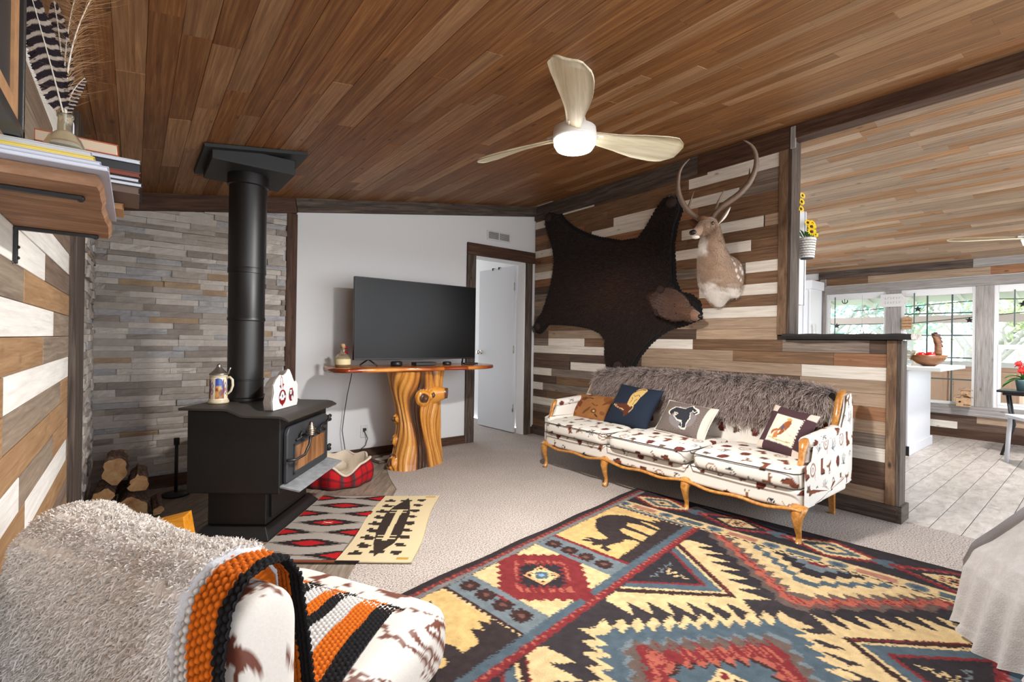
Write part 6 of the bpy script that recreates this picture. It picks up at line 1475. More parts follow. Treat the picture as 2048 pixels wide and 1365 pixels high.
NF = 42000; fi_ = rng.integers(12, 399, NF); fj_ = rng.integers(60, 560, NF); fr0 = FP[fi_, fj_]; fn_ = np.cross(FP[np.minimum(fi_ + 1, 399), fj_] - FP[fi_ - 1, fj_], FP[fi_, fj_ + 1] - FP[fi_, fj_ - 1]); fn_ /= np.linalg.norm(fn_, axis=1, keepdims=True) + 1e-9
cen_ = np.array(tuple(cw(.4, .11, .3)))
if ((fr0 - cen_) * fn_).sum() < 0: fn_ = -fn_
fd = fn_ * .8 + rng.normal(size=(NF, 3)) * .45; fd /= np.linalg.norm(fd, axis=1, keepdims=True)
fo = strands('pile', fr0, fd, .0085, .0019, lin3((212, 204, 196)) * np.ones((NF, 1)), lin3((244, 238, 232)) * rng.uniform(.85, 1.1, (NF, 1)), MATS['sherpa'], FT, droop=.3, seed=31); fo.location = -FO
# ---- crocheted stripes blanket
painted('crochet', rough=.95, nscale=300, amt=.12, bump=.4, spec=.15)
CT = empty('crochet_blanket', cw(.3, .3, .5), 0, 'orange, black and white striped crochet blanket over chair back and seat', 'blanket'); KO = CT.location.copy()
dp2 = np.array([(-.045, .10), (-.040, .40), (-.032, .62), (-.022, .73), (-.004, .792), (.03, .822), (.075, .824), (.12, .812), (.15, .77), (.162, .66), (.170, .52), (.185, .455), (.23, .437), (.32, .443), (.42, .443), (.50, .438), (.555, .430)])
dp2[:, 1] -= np.where(dp2[:, 1] > .5, .086, 0); dp2[:, 0] += np.where(dp2[:, 1] > .447, .055, .055 * np.clip((.42 - dp2[:, 0]) / .2, 0, 1))
pr3, ar3 = resample(dp2, 520); L3_ = ar3[-1]; nb = np.gradient(pr3, axis=0); nb = np.stack([-nb[:, 1], nb[:, 0]], 1); nb /= np.linalg.norm(nb, axis=1, keepdims=True)
tv_ = np.linspace(.196, .60, 260); TT, J = np.meshgrid(tv_, np.arange(520), indexing='ij'); dj = pr3[J, 0]; zj = pr3[J, 1]; arcJ = ar3[J]
shift = -np.clip((.53 - dj), 0, .6) * .17 + .012 * np.sin(arcJ * 9 + TT * 6)
A = TT + shift
pitch = .0105; row = TT / pitch; st = arcJ / .0125
inset = .045 * np.clip((A - .210) / .015, 0, 1) * ((dj < .27) & (zj > .47))
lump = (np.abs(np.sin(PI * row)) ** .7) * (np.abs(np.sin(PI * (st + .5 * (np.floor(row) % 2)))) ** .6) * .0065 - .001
Bq = dj + nb[J, 0] * (lump - inset); Zq = zj + nb[J, 1] * (lump - inset)
Zq = Zq - np.clip((.0 - (A - .0)) , 0, 1) * .25
edges = [(.188, (34, 32, 34)), (.238, (222, 112, 30)), (.290, (216, 212, 208)), (.338, (34, 32, 34)), (.372, (222, 112, 30)), (.410, (216, 212, 208)), (.452, (34, 32, 34)), (.500, (222, 112, 30)), (.556, (216, 212, 208))]
cc = np.zeros(TT.shape + (3,)); TW = TT + .003 * np.sin(arcJ * 40) + .022 * np.clip((.30 - dj) / .2, 0, 1)
for e0, c in edges: cc[TW >= e0] = lin3(c)
cc[TW < .238] = lin3((34, 32, 34))
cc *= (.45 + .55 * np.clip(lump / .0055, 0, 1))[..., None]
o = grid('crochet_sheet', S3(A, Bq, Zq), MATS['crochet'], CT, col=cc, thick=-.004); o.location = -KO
fr_ = MB()
for k in range(60):
    t = .19 + k * .41 / 60; c_ = cw(t, .555, .434); q = cw(t + random.uniform(-.006, .006), .555 + random.uniform(.012, .026), .424); mi = 0
    for ei, (e0, c) in enumerate(edges):
        if t >= e0: mi = {34: 0, 222: 1, 216: 2}[c[0]]
    fr_.cur = mi; fr_.tube([tuple(c_), tuple((c_ + q) / 2 + Vector((0, 0, .002))), tuple(q)], .0025, 5)
plain('yarn_black', (34, 32, 34), rough=.9); plain('yarn_orange', (222, 112, 30), rough=.9); plain('yarn_white', (216, 212, 208), rough=.9)
o = fr_.obj('fringe', [MATS['yarn_black'], MATS['yarn_orange'], MATS['yarn_white']], CT, smooth=True); o['kind'] = 'stuff'; o.location = -KO

# ================================================================== grey-draped seat at the lower right
painted('grey_knit', rough=1.0, nscale=220, amt=.15, bump=.8, spec=.05, sheen=.3)
GC = empty('draped_armchair', (2.75, .15, 0), 0, 'low armchair hidden under a light grey knit cover at the lower right', 'armchair'); GO = GC.location.copy()
# local frame: p runs along the front-left face toward the camera, q runs into the chair (away from the sofa rug corner)
P0 = np.array([2.545, .345]); pd = np.array([-.80, -.60]); qd = np.array([.60, -.80])
nu, nv = 220, 260; pu = np.linspace(-.02, 1.0, nu); prof = np.array([(-.020, .015), (-.012, .12), (.0, .26), (.03, .335), (.10, .40), (.20, .50), (.32, .56), (.50, .58), (.80, .58)]); rq, aq = resample(prof, nv)
PU, J = np.meshgrid(pu, np.arange(nv), indexing='ij'); Q = rq[J, 0]; Z = rq[J, 1]; a_ = aq[J]
fold = np.clip(1 - a_ / .42, 0, 1); Q = Q - fold * (.035 * np.sin(PU * 34 + 1) ** 2 + .02 * np.sin(PU * 13)) - .03 * fold * np.clip(PU / .2, 0, 1)
hem = np.clip(1 - a_ / .06, 0, 1); Z = Z + hem * (.02 * np.sin(PU * 21) + .02)
ridge = (a_ > .40); Z = Z + .035 * np.exp(-((PU - .16 - .1 * Q) / .035) ** 2) * np.clip((a_ - .3) / .2, 0, 1) + .02 * (fbm(PU, a_, 9, 3) - .5) * np.clip(a_ / .4, 0, 1) - .05 * np.clip(1 - PU / .08, 0, 1) ** 2 * np.clip((a_ - .3) / .1, 0, 1) * 0
# far end rounds down to the floor
endr = np.clip((.06 - PU) / .08, 0, 1); Z = np.where(endr > 0, Z * (1 - .10 * endr ** 2), Z)
X = P0[0] + pd[0] * PU + qd[0] * Q; Y = P0[1] + pd[1] * PU + qd[1] * Q
cg = np.zeros(PU.shape + (3,)); cg[:] = lin3((176, 172, 170)); cg *= (.9 + .2 * fbm(PU, a_, 60, 3))[..., None]
o = grid('cover', np.stack([X, Y, Z], 2), MATS['grey_knit'], GC, col=cg, thick=.006); o.location = -GO
# closing side toward the dining room
t = np.linspace(0, 1, 60); zz = np.linspace(0, 1, 60); T, ZZ = np.meshgrid(t, zz, indexing='ij'); topz = np.interp(T * .80, rq[:, 0], rq[:, 1]); Qs = T * .80; Xs = P0[0] + pd[0] * (-.02 - .02 * np.sin(T * 20) * (1 - ZZ)) + qd[0] * Qs; Ys = P0[1] + pd[1] * (-.02 - .02 * np.sin(T * 20) * (1 - ZZ)) + qd[1] * Qs
o = grid('cover_side', np.stack([Xs, Ys, topz * ZZ * .985 + .012], 2), MATS['grey_knit'], GC, col=np.zeros((60, 60, 3)) + lin3((170, 166, 165))); o.location = -GO
plain('foot_black', (24, 24, 26), rough=.6)
o = MB().bbox((2.53, .24, 0), (2.59, .30, .06)).obj('leg', MATS['foot_black'], GC, bevel=.004); o.location = -GO
o = MB().bbox((2.1, -.50, 0), (2.16, -.44, .08)).obj('leg', MATS['foot_black'], GC, bevel=.004); o.location = -GO
# ================================================================== kitchen side
plain('bead_white', (224, 225, 228), rough=.5)
uc = empty('upper_cabinet', (4.04, 2.4, 1.42), 0, 'tall white wall cabinet just behind the barn-wood post', 'cabinet'); uo = uc.location.copy()
for nm, lo, hi in (('body', (3.875, 1.53, 1.42), (4.18, 3.3, 2.165)), ('door', (4.181, 1.55, 1.44), (4.20, 2.4, 2.145)), ('door', (4.181, 2.42, 1.44), (4.20, 3.28, 2.145)), ('end_trim', (4.165, 1.522, 1.42), (4.185, 1.53, 2.165))):
    o = MB().bbox(lo, hi).obj(nm, MATS['white_paint'], uc, bevel=.003, seg=1); o.location = -uo
# tall beadboard pantry by the window wall
pc = empty('pantry_cabinet', (7.62, 3.1, 0), 0, 'tall white beadboard pantry left of the windows, seen behind the ledge', 'cabinet'); po_ = pc.location.copy()
def pcb(nm, lo, hi, mt='bead_white', bev=.002):
    o = MB().bbox(lo, hi).obj(nm, MATS[mt], pc, bevel=bev, seg=1); o.location = -po_; return o
pcb('body', (7.46, 2.66, 0), (7.86, 3.6, 1.90)); pcb('crown', (7.42, 2.62, 1.90), (7.88, 3.64, 2.02))
pcb('end_panel', (7.45, 2.645, 0), (7.87, 2.66, 1.90))
for k in range(14): pcb('bead', (7.452, 2.68 + k * .066, .02), (7.46, 2.735 + k * .066, 1.89), bev=.003)
# peninsula base cabinet
bc = empty('base_cabinet', (6.6, 2.0, 0), 0, 'white base cabinet with drawers at the end of the kitchen counter', 'cabinet'); bo = bc.location.copy()
def bcb(nm, lo, hi, mt='white_paint', bev=.003, par=None):
    o = MB().bbox(lo, hi).obj(nm, MATS[mt], par or bc, bevel=bev, seg=1); 
    if par is None: o.location = -bo
    return o
bcb('carcass', (6.16, 1.30, .09), (7.10, 3.0, .86)); bcb('toe_kick', (6.22, 1.36, 0), (7.06, 3.0, .09), 'white_paint'); bcb('end_panel', (6.145, 1.28, .09), (7.11, 1.30, .86)); bcb('end_base', (6.135, 1.262, 0), (7.13, 1.28, .10), 'white_paint'); bcb('toe_block', (6.12, 1.262, 0), (6.135, 1.30, .095), 'tv_black')
for z0_, z1_ in ((.10, .30), (.31, .62), (.63, .85)):
    f_ = bcb('drawer', (6.145, 1.32, z0_), (6.16, 1.9, z1_)); k_ = bcb('knob', (6.125, 1.60, (z0_ + z1_) / 2 - .01), (6.145, 1.62, (z0_ + z1_) / 2 + .01), 'nickel', par=f_)
plain('counter_white', (222, 222, 220), rough=.2, spec=.6, var=.03, bscale=8)
o = MB().bbox((6.08, 1.02, .865), (7.30, 3.0, .905)).obj('countertop', MATS['counter_white'], bevel=.008, seg=3); tag(o, 'pale overhanging countertop slab on the white base cabinet', 'countertop')
# rooster bowl with apples
wood('carved', [(70, 40, 20), (104, 64, 34), (132, 86, 50)], rough=.35, stretch=(3, 9, 9), knots=0, var=0)
rb = empty('rooster_bowl', (6.50, 1.20, .905), -.6, 'carved wooden rooster-headed bowl of red apples on the countertop', 'bowl')
MB().lathe([(0, .004), (.055, 0), (.10, .03), (.135, .075), (.150, .115), (.142, .115), (.125, .078), (.09, .04), (.0, .02)], 36, sx=1.25, sy=.9).obj('bowl_body', MATS['carved'], rb, smooth=True)
bb = MB(); bb.tube([(.10, 0, .09), (.12, 0, .15), (.115, 0, .22), (.10, 0, .27), (.085, 0, .30), (.06, 0, .31), (.045, 0, .305)], [(.045, .03), (.040, .028), (.032, .024), (.034, .024), (.030, .02), (.016, .012), (.004, .004)], 14, flat=(1, 0, 0)); bb.obj('rooster_neck', MATS['carved'], rb, smooth=True)
wood('carved_dark', [(44, 24, 14), (62, 36, 22), (84, 50, 32)], rough=.4, stretch=(3, 9, 9), knots=0, var=0)
cm = MB(); cm.prism([(.06, .315), (.05, .345), (.075, .335), (.085, .355), (.10, .335), (.125, .335), (.125, .31), (.15, .29), (.135, .28), (.16, .25), (.14, .24), (.165, .20), (.14, .195), (.145, .17), (.125, .18), (.12, .27), (.09, .31)], .014, lambda a, b_, h: (a, (h - .007) * 2.6, b_)); cm.obj('comb', MATS['carved_dark'], rb, bevel=.003)
plain('apple_red', (186, 22, 26), rough=.2, spec=.6, var=.15, bscale=18)
for k, (x, y, z) in enumerate(((-.075, .0, .105), (.0, -.03, .112), (-.02, .055, .11), (.04, .03, .10))):
    p = Vector((x, y, z)); q = Matrix.Rotation(-.6, 3, 'Z') @ p + rb.location
    a = empty('apple', q, 0, ['red apple at the left end of the rooster bowl', 'red apple at the front of the rooster bowl', 'red apple at the back of the rooster bowl', 'red apple nearest the rooster neck in the bowl'][k], 'apple', 'apples in the rooster bowl')
    MB().lathe([(0, -.034), (.018, -.038), (.036, -.02), (.041, .004), (.036, .026), (.018, .036), (.004, .028), (0, .026)], 20).obj('flesh', MATS['apple_red'], a, smooth=True); MB().tube([(0, 0, .026), (.003, 0, .046)], .0018, 5).obj('stem', MATS['carved_dark'], a)
plain('silver', (190, 192, 196), rough=.2, metal=1)
dc = empty('glass_cake_stand', (6.36, 1.36, .905), 0, 'round glass and silver serving piece left of the rooster bowl', 'serving dish')
MB().lathe([(0, 0), (.06, 0), (.02, .02), (.02, .06), (.05, .08), (.09, .13), (.10, .16), (.095, .16), (.07, .11), (0, .09)], 28).obj('glass_body', MATS['clear_glass'], dc, smooth=True)
pf = empty('photo_frame', (6.42, 1.27, .905), -.9, 'small leaning white photo frame in front of the apples', 'photo frame')
MB().box((0, 0, .075), (.10, .008, .15), Matrix.Rotation(-.25, 3, 'X')).obj('frame_border', MATS['white_paint'], pf, bevel=.002); MB().box((0, -.006, .075), (.08, .004, .125), Matrix.Rotation(-.25, 3, 'X')).obj('photo', MATS['label_cream'], pf)
bk_ = empty('counter_frame', (6.22, 1.42, .905), -.8, 'open silver frame standing nearest the barn-wood half wall', 'photo frame')
MB().bbox((-.05, -.004, 0), (-.042, .004, .15)).bbox((.042, -.004, 0), (.05, .004, .15)).bbox((-.05, -.004, .142), (.05, .004, .15)).bbox((-.05, -.004, 0), (.05, .004, .008)).obj('frame_border', MATS['silver'], bk_)
MB().bbox((-.042, -.001, .008), (.042, .001, .142)).obj('photo', MATS['label_cream'], bk_)

# ---- flower baskets on the cabinet end
plain('basket_white', (214, 212, 206), rough=.8); plain('basket_dark', (60, 58, 56), rough=.8)
fb = empty('flower_basket', (3.985, 1.445, 1.755), 0, 'white woven basket of yellow sunflowers hanging beside the post', 'flower basket')
for i in range(8):
    z = .008 + i * .0185; r0 = .050 + .012 * i / 7
    for k in range(16):
        a = 2 * PI * (k + .5 * (i % 2)) / 16; 
        q = MB().box((0, 0, 0), (.023, .006, .015)).obj('weave_strip', MATS['basket_white'], fb, bevel=.001, seg=1); q.location = (r0 * math.cos(a), r0 * math.sin(a) * .9, z + .006); q.rotation_euler = (0, 0, a + PI / 2)
MB().lathe([(0, 0), (.046, 0), (.058, .145), (.054, .145), (.043, .006), (0, .006)], 24, sy=.9).obj('liner', MATS['basket_dark'], fb, smooth=True)
MB().lathe([(.059, .142), (.064, .146), (.064, .156), (.058, .158)], 24, sy=.9).obj('rim', MATS['basket_white'], fb, smooth=True)
plain('petal_yellow', (244, 206, 24), rough=.7); plain('seed_brown', (84, 50, 22), rough=.9); plain('leaf_green', (62, 112, 44), rough=.6, var=.3, bscale=30)
def sunflower(par, c, r, nrm, npet=12, drop=Vector((0, 0, 0))):
    nrm = Vector(nrm).normalized(); R3 = nrm.to_track_quat('Z', 'Y').to_matrix(); c = Vector(c)
    pm = MB()
    for k in range(npet):
        a = 2 * PI * k / npet; d_ = Vector((math.cos(a), math.sin(a), 0)); s_ = Vector((-math.sin(a), math.cos(a), 0))
        pts = [c + R3 @ p for p in (d_ * r * .3, d_ * r * .65 + s_ * r * .2 + Vector((0, 0, r * .12)), d_ * r + Vector((0, 0, r * .02)), d_ * r * .65 - s_ * r * .2 + Vector((0, 0, r * .12)))]
        pm.add([tuple(p) for p in pts], [(0, 1, 2, 3)])
    o = pm.obj('petals', MATS['petal_yellow'], par); MB().sphere(tuple(c), r * .36, 10, 6, (1, 1, .5), R3).obj('seed_head', MATS['seed_brown'], o, smooth=True)
    MB().tube([tuple(c), tuple(c * .5 + drop * .5 + Vector((0, 0, -.01))), tuple(drop)], .0025, 5).obj('stalk', MATS['leaf_green'], o)
D_ = Vector((0, 0, .14))
for c, r in (((-.055, -.05, .19), .036), ((-.03, -.04, .235), .036), ((-.045, -.02, .265), .03), ((.01, -.03, .225), .034), ((.065, -.03, .195), .034), ((.03, 0, .265), .030), ((.10, .0, .285), .032), ((.165, .02, .305), .030), ((.13, .0, .27), .026)): sunflower(fb, c, r, (-.5 + c[0] * 2, -.8, .35), drop=D_)
lm = MB()
for k in range(14):
    a = k * 2.4; L = .05 + .02 * (k % 3); p = Vector((.02 * math.cos(a), .02 * math.sin(a), .15)); q = p + Vector((math.cos(a) * L, math.sin(a) * L, .05 + .02 * (k % 2))); s_ = Vector((-math.sin(a), math.cos(a), 0)) * .010; mid = (p + q) / 2 + Vector((0, 0, .015))
    lm.add([tuple(p), tuple(mid + s_), tuple(q), tuple(mid - s_)], [(0, 1, 2, 3)])
lm.obj('leaves', MATS['leaf_green'], fb)
fb2 = empty('sunflower_spray', (3.90, 1.475, 2.09), 0, 'sunflower spray higher up beside the post, mostly hidden', 'flowers')
for c, r in (((-.01, -.02, .03), .032), ((.0, -.02, .085), .032), ((.015, -.02, .135), .028)): sunflower(fb2, c, r, (-.3, -.9, .2), drop=Vector((0, .02, 0)))

# ---- things on and by the windows
plain('chalk_white', (208, 206, 204), rough=.8, var=.15, bscale=60); plain('faint_grey', (168, 166, 164), rough=.9); wood('raw_wood', [(150, 116, 84), (184, 148, 112), (206, 172, 136)], rough=.7, knots=.2)
sn = empty('arrow_sign', (XW - .04, 1.80, 1.715), 0, 'whitewashed wooden arrow sign on the dark post between two windows', 'sign')
MB().prism([(.145, -.085), (-.075, -.085), (-.15, .0), (-.075, .085), (.145, .085)], .016, lambda a, b_, h: (h, a, b_)).obj('board', MATS['chalk_white'], sn, bevel=.002)
for z in (-.03, .03):
    for k in range(6):
        MB().bbox((-.002, .10 - k * .03 - .008, z - .012), (0, .10 - k * .03 - .004, z + .012)).bbox((-.002, .10 - k * .03 - .018, z - .012 + .02 * (k % 2)), (0, .10 - k * .03 - .004, z - .008 + .02 * (k % 2))).obj('stroke', MATS['faint_grey'], sn)
bh = empty('birdhouse', (XW - .10, 1.105, .401), .15, 'two-storey plain wooden birdhouse on the window sill', 'birdhouse')
hb = MB(); hb.box((0, 0, .05), (.10, .13, .10)); hb.box((0, -.02, .14), (.08, .085, .09)); hb.obj('house_box', MATS['raw_wood'], bh, bevel=.002)
rf = MB()
for (yc, zc_, hw, h_) in ((0, .10, .085, .045), (-.02, .185, .062, .035)):
    for s in (-1, 1): rf.box((0, yc + s * hw * .5, zc_ + h_ * .5 + .004), (.125, hw * 1.12, .006), Matrix.Rotation(-s * math.atan2(h_, hw), 3, 'X'))
rf.obj('roof', MATS['raw_wood'], bh, bevel=.001)
for y, z in ((.03, .055), (-.02, .14)): MB().lathe([(0, 0), (.011, 0), (.011, .003), (0, .003)], 14, (-.052 if z < .1 else -.043, y, z), Matrix.Rotation(-PI / 2, 3, 'Y')).obj('entrance_hole', MATS['tv_black'], bh)
for y, z in ((-.03, .02), (-.03, .115)): MB().box((-.052 if z < .1 else -.042, y, z), (.004, .06, .008)).obj('ledge', MATS['carved_dark'], bh)
hp_ = empty('hanging_plaque', (XW - .03, 1.665, 1.42), 0, 'small brown wooden house-shaped plaque hanging right of the dark post', 'ornament')
MB().prism([(-.05, -.09), (.05, -.09), (.055, .05), (.0, .09), (-.055, .05)], .014, lambda a, b_, h: (h, a, b_)).obj('plaque', MATS['raw_wood'], hp_, bevel=.002); MB().tube([(.007, 0, .08), (.007, 0, .17)], .0015, 5).obj('string', MATS['cord_black'], hp_)
for z in (-.06, -.02, .02): MB().bbox((-.004, -.048, z), (0, .048, z + .012)).obj('shingle', MATS['wood_orange'], hp_)
hs = empty('horseshoe', (XW - .02, 2.36, 1.735), 0, 'small horseshoe hook on the head of the left window frame', 'ornament')
MB().tube([(0, .032 * math.cos(a), .032 * math.sin(a)) for a in np.linspace(PI * .85, PI * 2.15, 14)], (.006), 6).tube([(0, 0, -.032), (-.01, 0, .03)], .004, 6).obj('iron_loop', MATS['cord_black'], hs, smooth=True)
orn = empty('glass_ornament', (XW + .02, 2.165, 1.33), 0, 'dark leaf-shaped hanging ornament in the left window', 'ornament')
MB().tube([(0, 0, -.07), (0, .022, -.035), (0, .016, 0), (0, .010, .02), (0, 0, .06)], .004, 6).tube([(0, 0, -.07), (0, -.022, -.035), (0, -.016, 0), (0, -.010, .02), (0, 0, .06)], .004, 6).obj('leaf_outline', MATS['grid_dark'], orn, smooth=True); MB().tube([(0, 0, .06), (0, 0, .48)], .001, 4).obj('string', MATS['grid_dark'], orn)
for y, ztop, zbot, lb in ((2.49, 1.80, 1.20, 'thin pull cord at the left edge of the left window'), (1.60, 1.80, 1.40, 'short pull cord in the middle window'), (.70, 1.78, 1.35, 'dark pull cord in the right window')):
    o = MB().tube([(XW + .015, y, ztop), (XW + .015, y, zbot)], .006, 6).obj('blind_cord', MATS['grid_dark']); tag(o, lb, 'cord')
wc = empty('wire_planter', (7.50, 2.625, 1.19), 0, 'pale rounded wirework piece hanging on the pantry side', 'ornament')
for k in range(5): MB().tube([(.02, -.03 - .01, .0), (.02 - k * .012, -.03, .16 + .0), (.0 - k * .01, -.03, .21)], .004, 6).obj('wire', MATS['chalk_white'], wc)

# ---- table, chair and plant at the far right
tb = empty('side_table', (7.15, .57, 0), 0, 'narrow dark-topped table with splayed black legs by the right window', 'table')
MB().box((0, 0, .66), (.34, .34, .022)).obj('table_top', MATS['tv_black'], tb, bevel=.004); MB().box((0, 0, .635), (.26, .26, .03)).obj('under_frame', MATS['tv_black'], tb)
for sx in (-1, 1):
    for sy in (-1, 1): MB().tube([(sx * .09, sy * .10, .64), (sx * .11, sy * .06, .30), (sx * .13, sy * .13, 0)], [.012, .011, .013], 6).obj('leg', MATS['barn_trim'] if False else MATS['tool_black'], tb, smooth=True)
dcx, dcy = 6.55, .36
dch = empty('dining_chair', (dcx, dcy, 0), .5, 'white wooden dining chair cut by the right edge of the picture', 'chair')
MB().box((0, 0, .45), (.42, .42, .035)).obj('seat', MATS['white_paint'], dch, bevel=.008)
for sx in (-1, 1):
    MB().tube([(sx * .18, .18, .45), (sx * .19, .20, 0)], .018, 8).obj('leg', MATS['white_paint'], dch, smooth=True); MB().tube([(sx * .18, -.18, 0), (sx * .18, -.18, .45), (sx * .20, -.26, .90)], .018, 8).obj('back_post', MATS['white_paint'], dch, smooth=True)
MB().box((0, -.255, .88), (.44, .025, .09)).obj('top_rail', MATS['white_paint'], dch, bevel=.006)
for k in range(4): MB().tube([(-.12 + k * .08, -.19, .46), (-.13 + k * .087, -.25, .86)], .008, 6).obj('spindle', MATS['white_paint'], dch, smooth=True)
pl = empty('flowering_plant', (7.15, .56, .671), 0, 'potted plant with red blooms and glossy leaves on the dark-topped table', 'plant')
plain('pot_teal', (92, 120, 124), rough=.3); plain('bloom_red', (196, 34, 28), rough=.6)
MB().lathe([(0, 0), (.05, 0), (.065, .10), (.07, .11), (.06, .11), (.05, .02), (0, .02)], 24).obj('pot', MATS['pot_teal'], pl, smooth=True)
rr = random.Random(3)
for k in range(12):
    a = k * 2.1; L = rr.uniform(.12, .2); z1 = rr.uniform(.02, .2); p = Vector((0, 0, .11)); q = p + Vector((math.cos(a) * L, math.sin(a) * L, z1 - .12)); md = (p + q) / 2 + Vector((0, 0, .07)); s_ = Vector((-math.sin(a), math.cos(a), 0)) * .03
    G = np.zeros((8, 3, 3))
    for i in range(8):
        t = i / 7; c = p * (1 - t) ** 2 + md * 2 * t * (1 - t) + q * t * t
        for j in range(3): G[i, j] = c + s_ * (j - 1) * math.sin(PI * t) + Vector((0, 0, .008 * abs(j - 1)))
    grid('leaf', G, MATS['leaf_green'], pl, thick=.002)
for k in range(5):
    c = Vector((rr.uniform(-.06, .06), rr.uniform(-.06, .06), rr.uniform(.20, .28))); mb = MB(); mb.sphere(tuple(c), .028, 10, 8)
    for j in range(16):
        dv = Vector((rr.gauss(0, 1), rr.gauss(0, 1), rr.gauss(0, 1))).normalized(); mb.tube([tuple(c + dv * .02), tuple(c + dv * .048)], [.007, .002], 4)
    mb.obj('bloom', MATS['bloom_red'], pl); MB().tube([(0, 0, .1), tuple(c)], .004, 5).obj('stem', MATS['leaf_green'], pl)

# ---- outside: porch, outdoor cabinet, trees
plain('porch_white', (214, 212, 208), rough=.8); plain('porch_pink', (206, 192, 184), rough=.8); plain('peach_wood', (196, 160, 134), rough=.7, var=.06, bscale=12); plain('deck', (178, 172, 166), rough=.9); plain('grass', (176, 196, 150), rough=1, var=.3, bscale=6)
gr = MB().bbox((10.9, -14, -.32), (40, 26, -.30)).obj('ground', MATS['grass']); struct(gr)
dk_ = struct(MB().bbox((XW + .12, -5, -.2), (10.9, 9, -.17)).obj('floor_porch', MATS['subwall']))
for k in range(19): board('deck_board', (XW + .13 + k * .145, -5, -.17), (XW + .268 + k * .145, 9, -.145), 'deck', None, .002, dk_)
pr_f = struct(MB().add([(XW + .12, -5, 2.32), (10.7, -5, 1.88), (10.7, 9, 1.88), (XW + .12, 9, 2.32), (XW + .12, -5, 2.38), (10.7, -5, 1.94), (10.7, 9, 1.94), (XW + .12, 9, 2.38)], [(0, 3, 2, 1), (4, 5, 6, 7), (0, 1, 5, 4), (1, 2, 6, 5), (2, 3, 7, 6), (3, 0, 4, 7)]).obj('roof_porch', MATS['porch_white']))
for k in range(22):
    y = -4.6 + k * .61; MB().add([(XW + .12, y, 2.23), (10.6, y, 1.80), (10.6, y + .045, 1.80), (XW + .12, y + .045, 2.23), (XW + .12, y, 2.32), (10.6, y, 1.885), (10.6, y + .045, 1.885), (XW + .12, y + .045, 2.32)], [(0, 3, 2, 1), (4, 5, 6, 7), (0, 1, 5, 4), (1, 2, 6, 5), (2, 3, 7, 6), (3, 0, 4, 7)]).obj('rafter', MATS['porch_white'], pr_f)
struct(MB().bbox((10.25, -5, 1.50), (10.35, 9, 1.62)).obj('porch_beam', MATS['porch_pink']))
for y in (-2.6, .45, 3.55, 6.2): struct(MB().bbox((10.22, y - .06, -.15), (10.36, y + .06, 1.50)).obj('porch_post', MATS['porch_white']))
oc = empty('outdoor_cabinet', (9.3, 1.35, -.145), 0, 'peach-coloured outdoor cabinet with paneled doors seen through the middle window', 'cabinet'); oo = oc.location.copy()
def ocb(nm, lo, hi, mt, par=None, bev=.004):
    o = MB().bbox(lo, hi).obj(nm, MATS[mt], par or oc, bevel=bev, seg=1)
    if par is None: o.location = -oo
    return o
ocb('carcass', (9.1, .75, -.14), (9.6, 1.85, .84), 'peach_wood'); ocb('worktop', (9.05, .70, .84), (9.65, 1.95, .90), 'porch_white')
for a, b_ in ((1.46, 1.83), (1.15, 1.44), (.78, 1.13)):
    d_ = ocb('door', (9.08, a, -.08), (9.10, b_, .78), 'peach_wood'); ocb('panel', (9.072, a + .05, -.02), (9.082, b_ - .05, .72), 'peach_wood', d_); 
    MB().sphere((9.068, b_ - .04, .60), .012, 8, 6).obj('knob', MATS['nickel'], d_, smooth=True)
# string lights
sl = empty('string_lights', (9.4, 1.5, 1.6), 0, 'dark wire of star-shaped string lights sagging under the porch roof', 'string lights'); so_ = sl.location.copy()
for x0, pts in ((9.4, [(4.2, 1.75), (3.2, 1.52), (2.95, 1.46), (1.9, 1.47), (.5, 1.62), (-1, 1.78)]), (9.0, [(2.6, 1.66), (1.9, 1.70), (1.0, 1.76), (.2, 1.72), (-1.0, 1.70)])):
    o = MB().tube([(x0, y, z) for y, z in pts], .006, 5).obj('wire', MATS['cord_black'], sl); o.location = -so_
for x, y, z in ((9.4, 2.93, 1.44), (9.0, 1.78, 1.66), (9.4, 1.28, 1.50), (9.4, 1.95, 1.46), (9.0, .72, 1.68), (9.4, 2.2, 1.46), (9.4, .4, 1.60)):
    mb = MB(); poly = [(.05 * (1 if k % 2 == 0 else .42) * math.sin(PI * k / 5), .05 * (1 if k % 2 == 0 else .42) * math.cos(PI * k / 5)) for k in range(10)]
    mb.prism(poly, .012, lambda a, b_, h, x=x, y=y, z=z: (x + h, y + a, z + b_)); o = mb.obj('star_bulb', MATS['cord_black'], sl); o.location = -so_
plain('tree_bark', (176, 170, 164), rough=.95, bump=.6, bscale=20, var=.2)
plain('leaf_pale', (206, 216, 170), rough=.8, var=.3, bscale=3); plain('leaf_teal', (150, 206, 188), rough=.8, var=.3, bscale=3)
